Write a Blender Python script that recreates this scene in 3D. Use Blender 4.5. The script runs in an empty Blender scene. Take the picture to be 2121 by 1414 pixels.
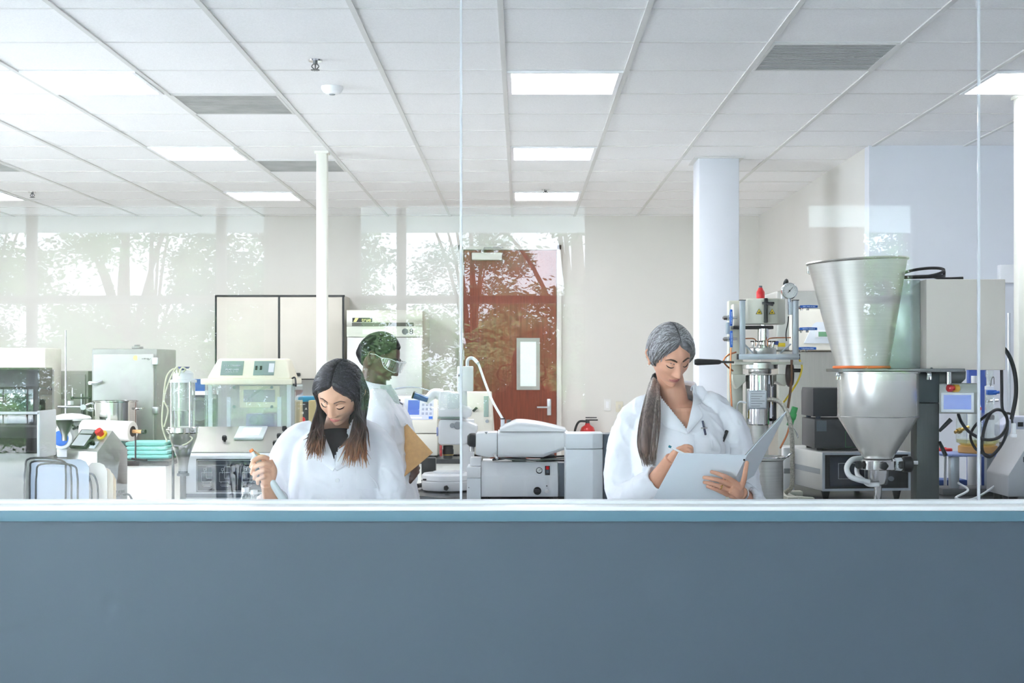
import bpy, bmesh, math, random
from mathutils import Vector, Matrix, Euler, noise
rnd = random.Random(7)
SC = bpy.context.scene
COL = SC.collection
PI = math.pi
# ---- camera model: 50 mm lens, level, eye at CZ ------------------------------------------
CZ, F, VX, VY = 1.47, 2943.0, 1079.0, 760.0
CEIL = CZ + 1.48
BENCH = 0.86
def W(px, py, Y): return Vector(((px - VX) / F * Y, Y, CZ - (py - VY) / F * Y))
def X(px, Y): return (px - VX) / F * Y
def Z(py, Y): return CZ - (py - VY) / F * Y
def S(n, Y): return n / F * Y

# ---- colour and materials -----------------------------------------------------------------
def lin(c):
    c = c / 255.0
    return c / 12.92 if c <= 0.04045 else ((c + 0.055) / 1.055) ** 2.4
def rgb(r, g, b): return (lin(r), lin(g), lin(b), 1.0)
MATS = {}
def mat(name, col, rough=0.5, metal=0.0, var=0.04, scale=12.0, bump=0.0, bscale=80.0, emit=0.0, trans=0.0, ior=1.45, coat=0.0, stretch=None, aniso=0.0, sss=0.0, alpha=1.0):
    if name in MATS: return MATS[name]
    m = bpy.data.materials.new(name); m.use_nodes = True
    nt = m.node_tree; N = nt.nodes; L = nt.links
    b = N['Principled BSDF']
    c = rgb(*col)
    tc = N.new('ShaderNodeTexCoord')
    mp = N.new('ShaderNodeMapping'); L.new(tc.outputs['Object'], mp.inputs['Vector'])
    if stretch: mp.inputs['Scale'].default_value = stretch
    if var > 0:
        n = N.new('ShaderNodeTexNoise'); n.inputs['Scale'].default_value = scale; n.inputs['Detail'].default_value = 3
        L.new(mp.outputs['Vector'], n.inputs['Vector'])
        r = N.new('ShaderNodeValToRGB')
        r.color_ramp.elements[0].position = 0.3; r.color_ramp.elements[1].position = 0.7
        r.color_ramp.elements[0].color = tuple(max(0, v * (1 - var)) for v in c[:3]) + (1,)
        r.color_ramp.elements[1].color = tuple(min(1, v * (1 + var)) for v in c[:3]) + (1,)
        L.new(n.outputs['Fac'], r.inputs['Fac']); L.new(r.outputs['Color'], b.inputs['Base Color'])
    else: b.inputs['Base Color'].default_value = c
    b.inputs['Roughness'].default_value = rough
    b.inputs['Metallic'].default_value = metal
    b.inputs['IOR'].default_value = ior
    if coat: b.inputs['Coat Weight'].default_value = coat
    if trans: b.inputs['Transmission Weight'].default_value = trans
    if sss:
        b.inputs['Subsurface Weight'].default_value = sss
        b.inputs['Subsurface Radius'].default_value = (0.012, 0.005, 0.003); b.inputs['Subsurface Scale'].default_value = 0.6
    if aniso: b.inputs['Anisotropic'].default_value = aniso
    if emit:
        b.inputs['Emission Color'].default_value = c; b.inputs['Emission Strength'].default_value = emit
    if bump:
        n2 = N.new('ShaderNodeTexNoise'); n2.inputs['Scale'].default_value = bscale; n2.inputs['Detail'].default_value = 2
        L.new(mp.outputs['Vector'], n2.inputs['Vector'])
        bp = N.new('ShaderNodeBump'); bp.inputs['Strength'].default_value = bump; bp.inputs['Distance'].default_value = 0.004
        L.new(n2.outputs['Fac'], bp.inputs['Height']); L.new(bp.outputs['Normal'], b.inputs['Normal'])
    MATS[name] = m
    return m
def clear_mat(name, tint=(255, 255, 255), refl=0.045, haze=0.0, hazecol=(235, 240, 245)):
    """thin clear sheet: mirror share by Schlick's law, the rest passes straight through (an optional milky share)"""
    if name in MATS: return MATS[name]
    m = bpy.data.materials.new(name); m.use_nodes = True
    nt = m.node_tree; N = nt.nodes; L = nt.links
    N.remove(N['Principled BSDF']); out = N['Material Output']
    tr = N.new('ShaderNodeBsdfTransparent'); tr.inputs['Color'].default_value = rgb(*tint)
    gl = N.new('ShaderNodeBsdfGlossy'); gl.inputs['Roughness'].default_value = 0.0; gl.inputs['Color'].default_value = (1, 1, 1, 1)
    lw = N.new('ShaderNodeLayerWeight'); lw.inputs['Blend'].default_value = 0.5
    p = N.new('ShaderNodeMath'); p.operation = 'POWER'; p.inputs[1].default_value = 5
    L.new(lw.outputs['Facing'], p.inputs[0])
    q = N.new('ShaderNodeMath'); q.operation = 'MULTIPLY_ADD'; q.inputs[1].default_value = 0.9; q.inputs[2].default_value = refl
    L.new(p.outputs[0], q.inputs[0])
    src = tr
    if haze:
        df = N.new('ShaderNodeBsdfDiffuse'); df.inputs['Color'].default_value = rgb(*hazecol)
        mh = N.new('ShaderNodeMixShader'); mh.inputs['Fac'].default_value = haze
        L.new(tr.outputs[0], mh.inputs[1]); L.new(df.outputs[0], mh.inputs[2]); src = mh
    mx = N.new('ShaderNodeMixShader'); L.new(q.outputs[0], mx.inputs['Fac'])
    L.new(src.outputs[0], mx.inputs[1]); L.new(gl.outputs[0], mx.inputs[2])
    L.new(mx.outputs[0], out.inputs['Surface'])
    MATS[name] = m
    return m

# ---- mesh builder -------------------------------------------------------------------------
def catmull(pts, n=6):
    pts = [Vector(p) for p in pts]
    if len(pts) < 3: return pts
    out = []
    for i in range(len(pts) - 1):
        p0 = pts[i - 1] if i else pts[0] * 2 - pts[1]
        p1, p2 = pts[i], pts[i + 1]
        p3 = pts[i + 2] if i + 2 < len(pts) else p2 * 2 - p1
        for k in range(n):
            t = k / n
            out.append(0.5 * ((2 * p1) + (p2 - p0) * t + (2 * p0 - 5 * p1 + 4 * p2 - p3) * t * t + (3 * p1 - p0 - 3 * p2 + p3) * t ** 3))
    out.append(pts[-1])
    return out
def lerp_list(v, t):
    f = t * (len(v) - 1); i = min(int(f), len(v) - 2); a = f - i
    return v[i] * (1 - a) + v[i + 1] * a
def smooth_list(v, t):
    f = t * (len(v) - 1); i = min(int(f), len(v) - 2); a = f - i; a = a * a * (3 - 2 * a)
    return v[i] * (1 - a) + v[i + 1] * a
ROOTM = {}
class MB:
    def __init__(s): s.bm = bmesh.new(); s.mi = 0
    def _f(s, vs):
        try:
            f = s.bm.faces.new(vs); f.material_index = s.mi; f.smooth = True
            return f
        except ValueError: return None
    def box(s, x0, x1, y0, y1, z0, z1, bev=0.0, M=None, seg=2):
        t = bmesh.new()
        vs = [t.verts.new((x, y, z)) for x in (x0, x1) for y in (y0, y1) for z in (z0, z1)]
        for q in ((0, 1, 3, 2), (4, 6, 7, 5), (0, 4, 5, 1), (2, 3, 7, 6), (0, 2, 6, 4), (1, 5, 7, 3)): t.faces.new([vs[i] for i in q])
        bmesh.ops.recalc_face_normals(t, faces=t.faces)
        if bev > 0: bmesh.ops.bevel(t, geom=list(t.edges), offset=bev, segments=seg, profile=0.5, affect='EDGES')
        s.merge(t, M); return s
    def merge(s, t, M=None):
        mp = {}
        for v in t.verts: mp[v] = s.bm.verts.new(M @ v.co if M else v.co)
        for f in t.faces: s._f([mp[v] for v in f.verts])
        t.free()
    def loop_skin(s, rings, close=True, cap0=True, cap1=True):
        R = [[s.bm.verts.new(p) for p in r] for r in rings]
        n = len(R[0])
        for a, b in zip(R[:-1], R[1:]):
            for i in range(n if close else n - 1):
                j = (i + 1) % n
                s._f((a[i], a[j], b[j], b[i]))
        if close and cap0: s._f(list(reversed(R[0])))
        if close and cap1: s._f(R[-1])
        return R
    def cyl(s, p0, p1, r0, r1=None, seg=24, bev=0.0, cap=True):
        r1 = r0 if r1 is None else r1
        p0, p1 = Vector(p0), Vector(p1); d = (p1 - p0); L = d.length; q = d.to_track_quat('Z', 'Y').to_matrix()
        prof = [(r0, 0), (r1, L)]
        if bev: prof = [(r0 - bev, 0), (r0, bev), (r1, L - bev), (r1 - bev, L)]
        rings = [[p0 + q @ Vector((r * math.cos(2 * PI * i / seg), r * math.sin(2 * PI * i / seg), z)) for i in range(seg)] for r, z in prof]
        s.loop_skin(rings, True, cap, cap); return s
    def lathe(s, prof, c, axis='Z', seg=40, cap=True, M=None):
        c = Vector(c)
        A = {'Z': Matrix.Identity(3), 'Y': Matrix.Rotation(PI / 2, 3, 'X'), '-Y': Matrix.Rotation(PI / 2, 3, 'X'), 'X': Matrix.Rotation(PI / 2, 3, 'Y')}[axis]
        if axis == 'Y': A = Matrix.Rotation(-PI / 2, 3, 'X')
        if M is not None: A = M
        rings = [[c + A @ Vector((max(r, 1e-5) * math.cos(2 * PI * i / seg), max(r, 1e-5) * math.sin(2 * PI * i / seg), z)) for i in range(seg)] for r, z in prof]
        s.loop_skin(rings, True, cap, cap); return s
    def tube(s, pts, r, seg=8, n=6, smooth=True, taper=None, flat=1.0):
        P = catmull(pts, n) if smooth else [Vector(p) for p in pts]
        rings = []; up = None
        for i, p in enumerate(P):
            d = (P[min(i + 1, len(P) - 1)] - P[max(i - 1, 0)])
            if d.length < 1e-9: d = Vector((0, 0, 1))
            d.normalize()
            if up is None: up = d.orthogonal().normalized()
            up = (up - d * up.dot(d))
            up = up.normalized() if up.length > 1e-6 else d.orthogonal().normalized()
            sd = d.cross(up)
            t = i / (len(P) - 1)
            rr = r if taper is None else smooth_list(taper, t) * r
            rings.append([p + (up * math.cos(2 * PI * k / seg) + sd * math.sin(2 * PI * k / seg) * flat) * rr for k in range(seg)])
        s.loop_skin(rings); return s
    def ball(s, c, r, seg=20, M=None):
        c = Vector(c); r = Vector((r, r, r)) if not hasattr(r, '__len__') else Vector(r)
        prof = [(math.sin(PI * k / (seg // 2)), -math.cos(PI * k / (seg // 2))) for k in range(seg // 2 + 1)]
        rings = []
        for q, z in prof:
            q = max(q, 1e-4)
            ring = []
            for i in range(seg):
                v = Vector((q * math.cos(2 * PI * i / seg) * r.x, q * math.sin(2 * PI * i / seg) * r.y, z * r.z))
                ring.append(c + (M @ v if M else v))
            rings.append(ring)
        s.loop_skin(rings); return s
    def prism(s, pts, a, b, axis='Y', bev=0.0):
        """polygon pts (u, v) extruded from a to b along axis; X: (y, z), Y: (x, z), Z: (x, y)"""
        t = bmesh.new()
        def P(u, v, w): return {'X': (w, u, v), 'Y': (u, w, v), 'Z': (u, v, w)}[axis]
        A = [t.verts.new(P(u, v, a)) for u, v in pts]; B = [t.verts.new(P(u, v, b)) for u, v in pts]
        n = len(pts)
        t.faces.new(A); t.faces.new(list(reversed(B)))
        for i in range(n): t.faces.new((A[i], B[i], B[(i + 1) % n], A[(i + 1) % n]))
        bmesh.ops.recalc_face_normals(t, faces=t.faces)
        if bev: bmesh.ops.bevel(t, geom=list(t.edges), offset=bev, segments=2, profile=0.5, affect='EDGES')
        s.merge(t); return s
    def quad(s, a, b, c, d, th=0.001):
        """a thin slab with corners a b c d"""
        a, b, c, d = map(Vector, (a, b, c, d)); n = (b - a).cross(d - a).normalized() * th
        s.loop_skin([[a, b, c, d], [a + n, b + n, c + n, d + n]]); return s
    def sheet(s, fn, nu, nv, th=0.0):
        g = [[Vector(fn(i / nu, j / nv)) for j in range(nv + 1)] for i in range(nu + 1)]
        V = [[s.bm.verts.new(p) for p in r] for r in g]
        for i in range(nu):
            for j in range(nv): s._f((V[i][j], V[i + 1][j], V[i + 1][j + 1], V[i][j + 1]))
        if th:
            V2 = []
            for i in range(nu + 1):
                row = []
                for j in range(nv + 1):
                    du = g[min(i + 1, nu)][j] - g[max(i - 1, 0)][j]; dv = g[i][min(j + 1, nv)] - g[i][max(j - 1, 0)]
                    n = du.cross(dv)
                    n = n.normalized() if n.length > 1e-12 else Vector((0, 0, 0))
                    row.append(s.bm.verts.new(g[i][j] + n * th))
                V2.append(row)
            for i in range(nu):
                for j in range(nv): s._f((V2[i][j + 1], V2[i + 1][j + 1], V2[i + 1][j], V2[i][j]))
            for i in range(nu):
                s._f((V[i + 1][0], V[i][0], V2[i][0], V2[i + 1][0])); s._f((V[i][nv], V[i + 1][nv], V2[i + 1][nv], V2[i][nv]))
            for j in range(nv):
                s._f((V[0][j], V[0][j + 1], V2[0][j + 1], V2[0][j])); s._f((V[nu][j + 1], V[nu][j], V2[nu][j], V2[nu][j + 1]))
        return s
    def text(s, txt, M, size=0.03, depth=0.0006, font_align='CENTER'):
        cu = bpy.data.curves.new('lettering', 'FONT'); cu.body = txt; cu.size = size; cu.extrude = depth; cu.align_x = font_align; cu.align_y = 'CENTER'
        o = bpy.data.objects.new('lettering', cu); COL.objects.link(o)
        dg = bpy.context.evaluated_depsgraph_get(); dg.update()
        me = bpy.data.meshes.new_from_object(o.evaluated_get(dg))
        t = bmesh.new(); t.from_mesh(me); s.merge(t, M)
        bpy.data.objects.remove(o); bpy.data.curves.remove(cu); bpy.data.meshes.remove(me); return s
    def xf(s, M): bmesh.ops.transform(s.bm, matrix=M, verts=s.bm.verts); return s
    def wob(s, fn):
        for v in s.bm.verts: v.co = fn(v.co)
        return s
    def build(s, name, m, parent=None, ang=35, fix=True):
        if fix: bmesh.ops.recalc_face_normals(s.bm, faces=s.bm.faces)
        me = bpy.data.meshes.new(name)
        R = None
        if parent is not None:
            R = ROOTM.get(parent.name, Matrix.Identity(4))
            bmesh.ops.transform(s.bm, matrix=R.inverted(), verts=s.bm.verts)
        s.bm.to_mesh(me); s.bm.free()
        for k in (m if isinstance(m, (list, tuple)) else [m]): me.materials.append(k)
        if len(me.polygons): me.set_sharp_from_angle(angle=math.radians(ang))
        o = bpy.data.objects.new(name, me); COL.objects.link(o)
        if parent is not None: o.parent = parent; ROOTM[o.name] = R
        return o
def tag(o, label, cat, group=None, kind=None):
    o['label'] = label; o['category'] = cat
    if group: o['group'] = group
    if kind: o['kind'] = kind
    return o
def struct(o): o['kind'] = 'structure'; return o
def thing(name, label, cat, loc, rz=0, group=None):
    o = bpy.data.objects.new(name, None); COL.objects.link(o); o.empty_display_size = 0.05
    o.location = loc; o.rotation_euler = (0, 0, rz)
    ROOTM[o.name] = Matrix.Translation(Vector(loc)) @ Matrix.Rotation(rz, 4, 'Z')
    return tag(o, label, cat, group)
def dup(root, loc, label, rz=None, group=None):
    r = root.copy(); COL.objects.link(r); r.location = loc
    if rz is not None: r.rotation_euler = (0, 0, rz)
    r['label'] = label
    if group: r['group'] = group
    for ch in list(root.children):
        c = ch.copy(); COL.objects.link(c); c.parent = r
        for g in list(ch.children):
            d = g.copy(); COL.objects.link(d); d.parent = c
    return r
def solo(mb, name, m, label, cat, group=None, ang=35):
    """a thing that is one mesh, its origin at its base"""
    lo = [min(v.co[i] for v in mb.bm.verts) for i in range(3)]; hi = [max(v.co[i] for v in mb.bm.verts) for i in range(3)]
    c = Vector(((lo[0] + hi[0]) / 2, (lo[1] + hi[1]) / 2, lo[2]))
    mb.xf(Matrix.Translation(-c)); o = mb.build(name, m, None, ang); o.location = c
    return tag(o, label, cat, group)
def feet(t, pts, z0, z1, r, m=None, name='foot', r1=None):
    for x, y in pts:
        b = MB(); b.cyl((x, y, z0), (x, y, z1), r if r1 is None else r1, r, seg=14); b.build(name, m or mRubber, t)
def print_row(b, M, w, h, seed=1):
    """a line of print too small to read: uneven strokes, centred on M, standing up"""
    r = random.Random(seed); x = -w / 2
    while x < w / 2:
        k = h * r.uniform(.25, .75); q = MB(); z = h * r.choice((.5, .5, .35))
        q.box(x, min(x + k, w / 2), -.0006, .0004, -h / 2, z); b.merge(q.bm, M); x += k + h * r.choice((.15, .15, .15, .55))
FACE = Matrix.Rotation(PI / 2, 4, 'X')            # text plane -> stands up, reads from -Y
def textM(p, tilt=0.0, yaw=0.0, roll=0.0): return Matrix.Translation(Vector(p)) @ Matrix.Rotation(yaw, 4, 'Z') @ Matrix.Rotation(tilt, 4, 'X') @ FACE @ Matrix.Rotation(roll, 4, 'Z')

# ---- material library -----------------------------------------------------------------------
mWall = mat('wall_paint', (226, 224, 219), 0.7, var=0.015, scale=2, bump=0.05, bscale=220)
mWallB = mat('cool_wall_paint', (226, 229, 236), 0.7, var=0.015, scale=2, bump=0.05, bscale=220)
mCeil = mat('ceiling_tile', (248, 248, 249), 0.9, var=0.05, scale=150, bump=0.35, bscale=260)
mGrid = mat('grid_metal', (222, 222, 220), 0.5, var=0.01)
mFloor = mat('vinyl_floor', (232, 231, 226), 0.35, var=0.04, scale=20)
mBlue = mat('blue_wall_paint', (77, 89, 101), 0.5, var=0.03, scale=1.2, bump=0.06, bscale=500)
mBlueL = mat('blue_trim_paint', (92, 124, 140), 0.45, var=0.02, scale=3)
mAlu = mat('aluminium', (214, 216, 220), 0.35, 0.9, var=0.02)
mAluM = mat('extruded_aluminium', (188, 196, 204), 0.4, 0.7, var=0.02)
mWhiteM = mat('white_metal', (248, 249, 252), 0.35, var=0.02)
mWhiteP = mat('white_plastic', (250, 251, 253), 0.3, var=0.01, coat=0.2)
mLightG = mat('light_grey_plastic', (230, 235, 240), 0.35, var=0.015)
mGreyP = mat('grey_plastic', (150, 156, 162), 0.4, var=0.02)
mDarkG = mat('slate_grey_paint', (84, 96, 108), 0.4, var=0.03)
mBlack = mat('black_plastic', (26, 27, 30), 0.35, var=0.1)
mRubber = mat('black_rubber', (34, 36, 40), 0.55, var=0.1)
mSteel = mat('brushed_steel', (196, 196, 192), 0.28, 1.0, var=0.05, scale=6, stretch=(1, 1, 40), aniso=0.4)
mSteelD = mat('dark_steel', (110, 112, 112), 0.35, 1.0, var=0.06, scale=8, stretch=(30, 1, 1))
mSteelP = mat('polished_steel', (215, 215, 213), 0.12, 1.0, var=0.02)
mChrome = mat('chrome', (222, 224, 226), 0.06, 1.0, var=0.0)
mBeige = mat('beige_laminate', (214, 209, 198), 0.45, var=0.02, scale=5)
mCream = mat('cream_plastic', (255, 248, 222), 0.4, var=0.015)
mCreamG = mat('pale_beige_enamel', (222, 221, 206), 0.4, var=0.015)
mOffice = mat('office_beige', (228, 224, 212), 0.4, var=0.015)
mTop = mat('black_resin_top', (40, 42, 46), 0.25, var=0.15, scale=30)
mCab = mat('cabinet_laminate', (222, 222, 216), 0.45, var=0.015)
mEdge = mat('black_edge', (38, 40, 42), 0.4, var=0.05)
mPost = mat('cream_post', (238, 238, 228), 0.45, var=0.01)
mRed = mat('red_plastic', (214, 34, 38), 0.35, var=0.04)
mRedC = mat('red_metal', (196, 30, 34), 0.3, var=0.03, coat=0.4)
mYel = mat('yellow_plastic', (238, 206, 40), 0.4, var=0.03)
mBlueP = mat('blue_plastic', (30, 96, 190), 0.35, var=0.04)
mTealP = mat('teal_plastic', (28, 140, 178), 0.35, var=0.03)
mGreen = mat('green_plastic', (64, 172, 92), 0.4, var=0.04)
mOrange = mat('orange_silicone', (226, 112, 48), 0.45, var=0.04)
mCopper = mat('copper', (186, 118, 80), 0.3, 1.0, var=0.05)
mBrass = mat('brass', (190, 160, 90), 0.3, 1.0, var=0.05)
mDoorW = mat('cherry_veneer', (128, 62, 40), 0.4, var=0.18, scale=5, stretch=(14, 14, 0.8))
mWood = mat('clipboard_hardboard', (196, 152, 96), 0.6, var=0.08, scale=60)
mPaper = mat('paper', (242, 242, 240), 0.8, var=0.01)
mTeal = mat('turquoise_pad', (150, 220, 210), 0.7, var=0.05)
mScreenB = mat('blue_screen', (74, 98, 168), 0.2, var=0.05, emit=0.25)
mScreenD = mat('dark_screen', (38, 46, 58), 0.12, var=0.05)
mScreenW = mat('white_screen', (240, 244, 248), 0.2, var=0.01, emit=0.6)
mLCD = mat('green_lcd', (120, 168, 130), 0.25, var=0.03)
mPanelG = mat('grey_green_panel', (150, 170, 162), 0.4, var=0.02)
mNavy = mat('navy_panel', (24, 32, 52), 0.3, var=0.05)
mLine = mat('white_print', (235, 238, 240), 0.5, var=0.0)
mInk = mat('black_print', (50, 52, 54), 0.5, var=0.0)
mClear = clear_mat('clear_acrylic', (248, 250, 251), 0.03, 0.05)
mGlassW = clear_mat('vessel_glass', (246, 250, 248), 0.1, 0.04)
mPane = clear_mat('window_glass', (254, 254, 255), 0.016)
# =================== ROOM SHELL ===================
GY = 4.80            # the glass
BY = 13.92           # back wall
XL, XR = -6.6, 4.6
XC, YC = 2.325, 9.49  # the corner where the right wall steps forward
def room():
    b = MB(); b.box(XL - .1, XR + .1, -1.95, BY + .1, -0.1, 0); struct(b.build('floor', mFloor))
    b = MB(); b.box(XL - .1, XR + .1, -1.95, BY + .1, CEIL, CEIL + .12); struct(b.build('ceiling', mCeil))
    b = MB()
    for n in range(-11, 9):
        x = -0.084 + .6096 * n
        if XL < x < XR: b.box(x - .012, x + .012, GY + .08, BY if x < XC else YC, CEIL - .007, CEIL + .002)
    for k in range(-2, 14):
        y = 5.862 + .6096 * k
        if y > GY + .08: b.box(XL, XR if y < YC else XC, y - .0055, y + .0055, CEIL - .003, CEIL + .002)
    struct(b.build('ceiling_grid', mGrid))
    b = MB(); b.box(XL, XC + .1, BY, BY + .12, 0, CEIL); struct(b.build('wall_back', mWall))
    b = MB(); b.box(XC, XC + .12, YC + .12, BY, 0, CEIL); struct(b.build('wall_right', mWall))
    b = MB(); b.box(XC, XR, YC, YC + .12, 0, CEIL); struct(b.build('wall_right_front', mWallB))
    b = MB(); b.box(XR, XR + .12, -1.9, YC, 0, CEIL); struct(b.build('wall_side_right', mWallB))
    # left wall with an unseen window opening added to daylight the ceiling
    b = MB(); b.box(XL - .12, XL, -1.9, 5.0, 0, CEIL); b.box(XL - .12, XL, 7.0, BY, 0, CEIL); b.box(XL - .12, XL, 5.0, 7.0, 0, .3); b.box(XL - .12, XL, 5.0, 7.0, 2.88, CEIL)
    struct(b.build('wall_left', mWall))
    # square column in front of the back wall, about 10 m away
    b = MB(); b.box(X(1447, 10.0), X(1531.5, 10.0), 10.0, 10.32, 0, CEIL, .012)
    struct(b.build('column', mWallB))
    b = MB()
    x0, x1 = X(1447, 10.0) - .03, X(1531.5, 10.0) + .03
    b.box(x0, x1, 9.97, 10.35, CEIL - .012, CEIL - .001); struct(b.build('trim_1', mGrid))
    # ---- the partition: painted low wall, aluminium channel, glass ----
    zt = Z(1080, 4.69)
    b = MB(); b.box(XL, XR, 4.70, 4.88, 0, .996); struct(b.build('wall_front', mBlue))
    b = MB(); b.box(XL, XR, 4.881, 4.89, 0, .99); struct(b.build('added_front_lining', mWallB))  # unseen pale lining added to bounce light onto steel and machine fronts
    b = MB(); b.box(XL, XR, 4.688, 4.70, zt, .996, .004); struct(b.build('trim_2', mBlueL))
    b = MB()
    b.box(XL, XR, 4.686, 4.90, .996, 1.0105, .002); b.box(XL, XR, 4.775, 4.792, 1.010, 1.0215, .0015); b.box(XL, XR, 4.812, 4.83, 1.010, 1.0215, .0015)
    struct(b.build('trim_3', mWhiteM))
    seams = [X(955, GY) - 1.748 * 2, X(955, GY) - 1.748, X(955, GY), X(2027, GY), X(2027, GY) + 1.748]
    edges = [XL] + seams[0:] + [XR]
    for i in range(len(edges) - 1):
        b = MB(); b.box(edges[i] + .004, edges[i + 1] - .004, GY - .005, GY + .005, 1.012, CEIL)
        struct(b.build('window_%d' % (i + 1), mPane))
    for i, x in enumerate(seams):
        b = MB(); b.box(x - .004, x + .004, GY - .006, GY + .006, 1.012, CEIL, .001)
        struct(b.build('trim_%d' % (4 + i), clear_mat('silicone_joint', (225, 232, 240), .06, .7, (244, 246, 252))))
    # ---- window wall behind the camera (seen only as a reflection in the glass) ----
    wy = -1.9; top = 2.81
    b = MB(); b.box(XL, XR, wy - .1, wy, top, CEIL); b.box(-2.04, -1.34, wy - .12, wy + .02, 0, top); b.box(.56, 2.29, wy - .12, wy + .02, 0, top); b.box(2.29, 2.77, wy - .12, wy + .02, 0, 2.6); b.box(2.77, 3.21, wy - .12, wy + .02, 0, 1.36); b.box(-1.34, .56, wy - .12, wy + .02, 0, 1.12); b.box(3.21, XR, wy - .12, wy + .02, 0, top)  # low spandrels and right-hand infill added to block mirrored daylight
    struct(b.build('wall_window_side', mWall))
    wins = [(XL, -2.04, [-5.45, -3.97, -2.43]), (-1.34, .56, [-.97]), (2.29, 3.21, [])]
    mFr = mat('window_frame', (196, 196, 192), .45, var=.02)
    for i, (a, c, ms) in enumerate(wins):
        b = MB()
        b.box(a, c, wy - .07, wy, 0, .07); b.box(a, c, wy - .07, wy, top - .03, top); b.box(a, c, wy - .07, wy, 1.985, 2.05)
        b.box(a, a + .04, wy - .07, wy, .07, top - .03); b.box(c - .04, c, wy - .07, wy, .07, top - .03)
        for x in ms: b.box(x - .037, x + .037, wy - .07, wy, .07, top - .03)
        fr = struct(b.build('window_%d' % (7 + i), mFr))
        b = MB(); b.box(a + .04, c - .04, wy - .04, wy - .032, .07, top - .03); b.build('glass_pane', mPane, fr)
    # outside: roof overhang, paving, lawn
    b = MB(); b.box(XL - 4, XR + 4, -4.8, -2.03, top + .02, top + .3); struct(b.build('roof_overhang', mat('soffit_paint', (226, 240, 238), .6)))
    b = MB(); b.box(-30, 30, -19.5, -2.06, -.25, -.12); struct(b.build('pavement', mat('concrete', (236, 238, 240), .8, var=.06, scale=3)))
    b = MB(); b.box(-30, 30, -40, -19.5, -.25, -.10); struct(b.build('lawn', mat('grass', (120, 140, 96), .9, var=.3, scale=40)))
    b = MB(); b.box(-12, XL - .2, 1, 14, -.25, -.12); struct(b.build('bounce_pavement', MATS['concrete']))  # unseen sunlit ground added to bounce daylight up through the left window
    # unseen window added in the left wall to brighten the ceiling
    b = MB()
    for (y0, y1, z0, z1) in ((5.0, 7.0, .3, .36), (5.0, 7.0, 2.82, 2.88), (5.0, 5.06, .36, 2.82), (6.94, 7.0, .36, 2.82)): b.box(XL - .09, XL - .03, y0, y1, z0, z1)
    fr = struct(b.build('window_10', mFr)); b = MB(); b.box(XL - .064, XL - .056, 5.06, 6.94, .36, 2.82); b.build('glass_pane', mPane, fr)

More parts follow.
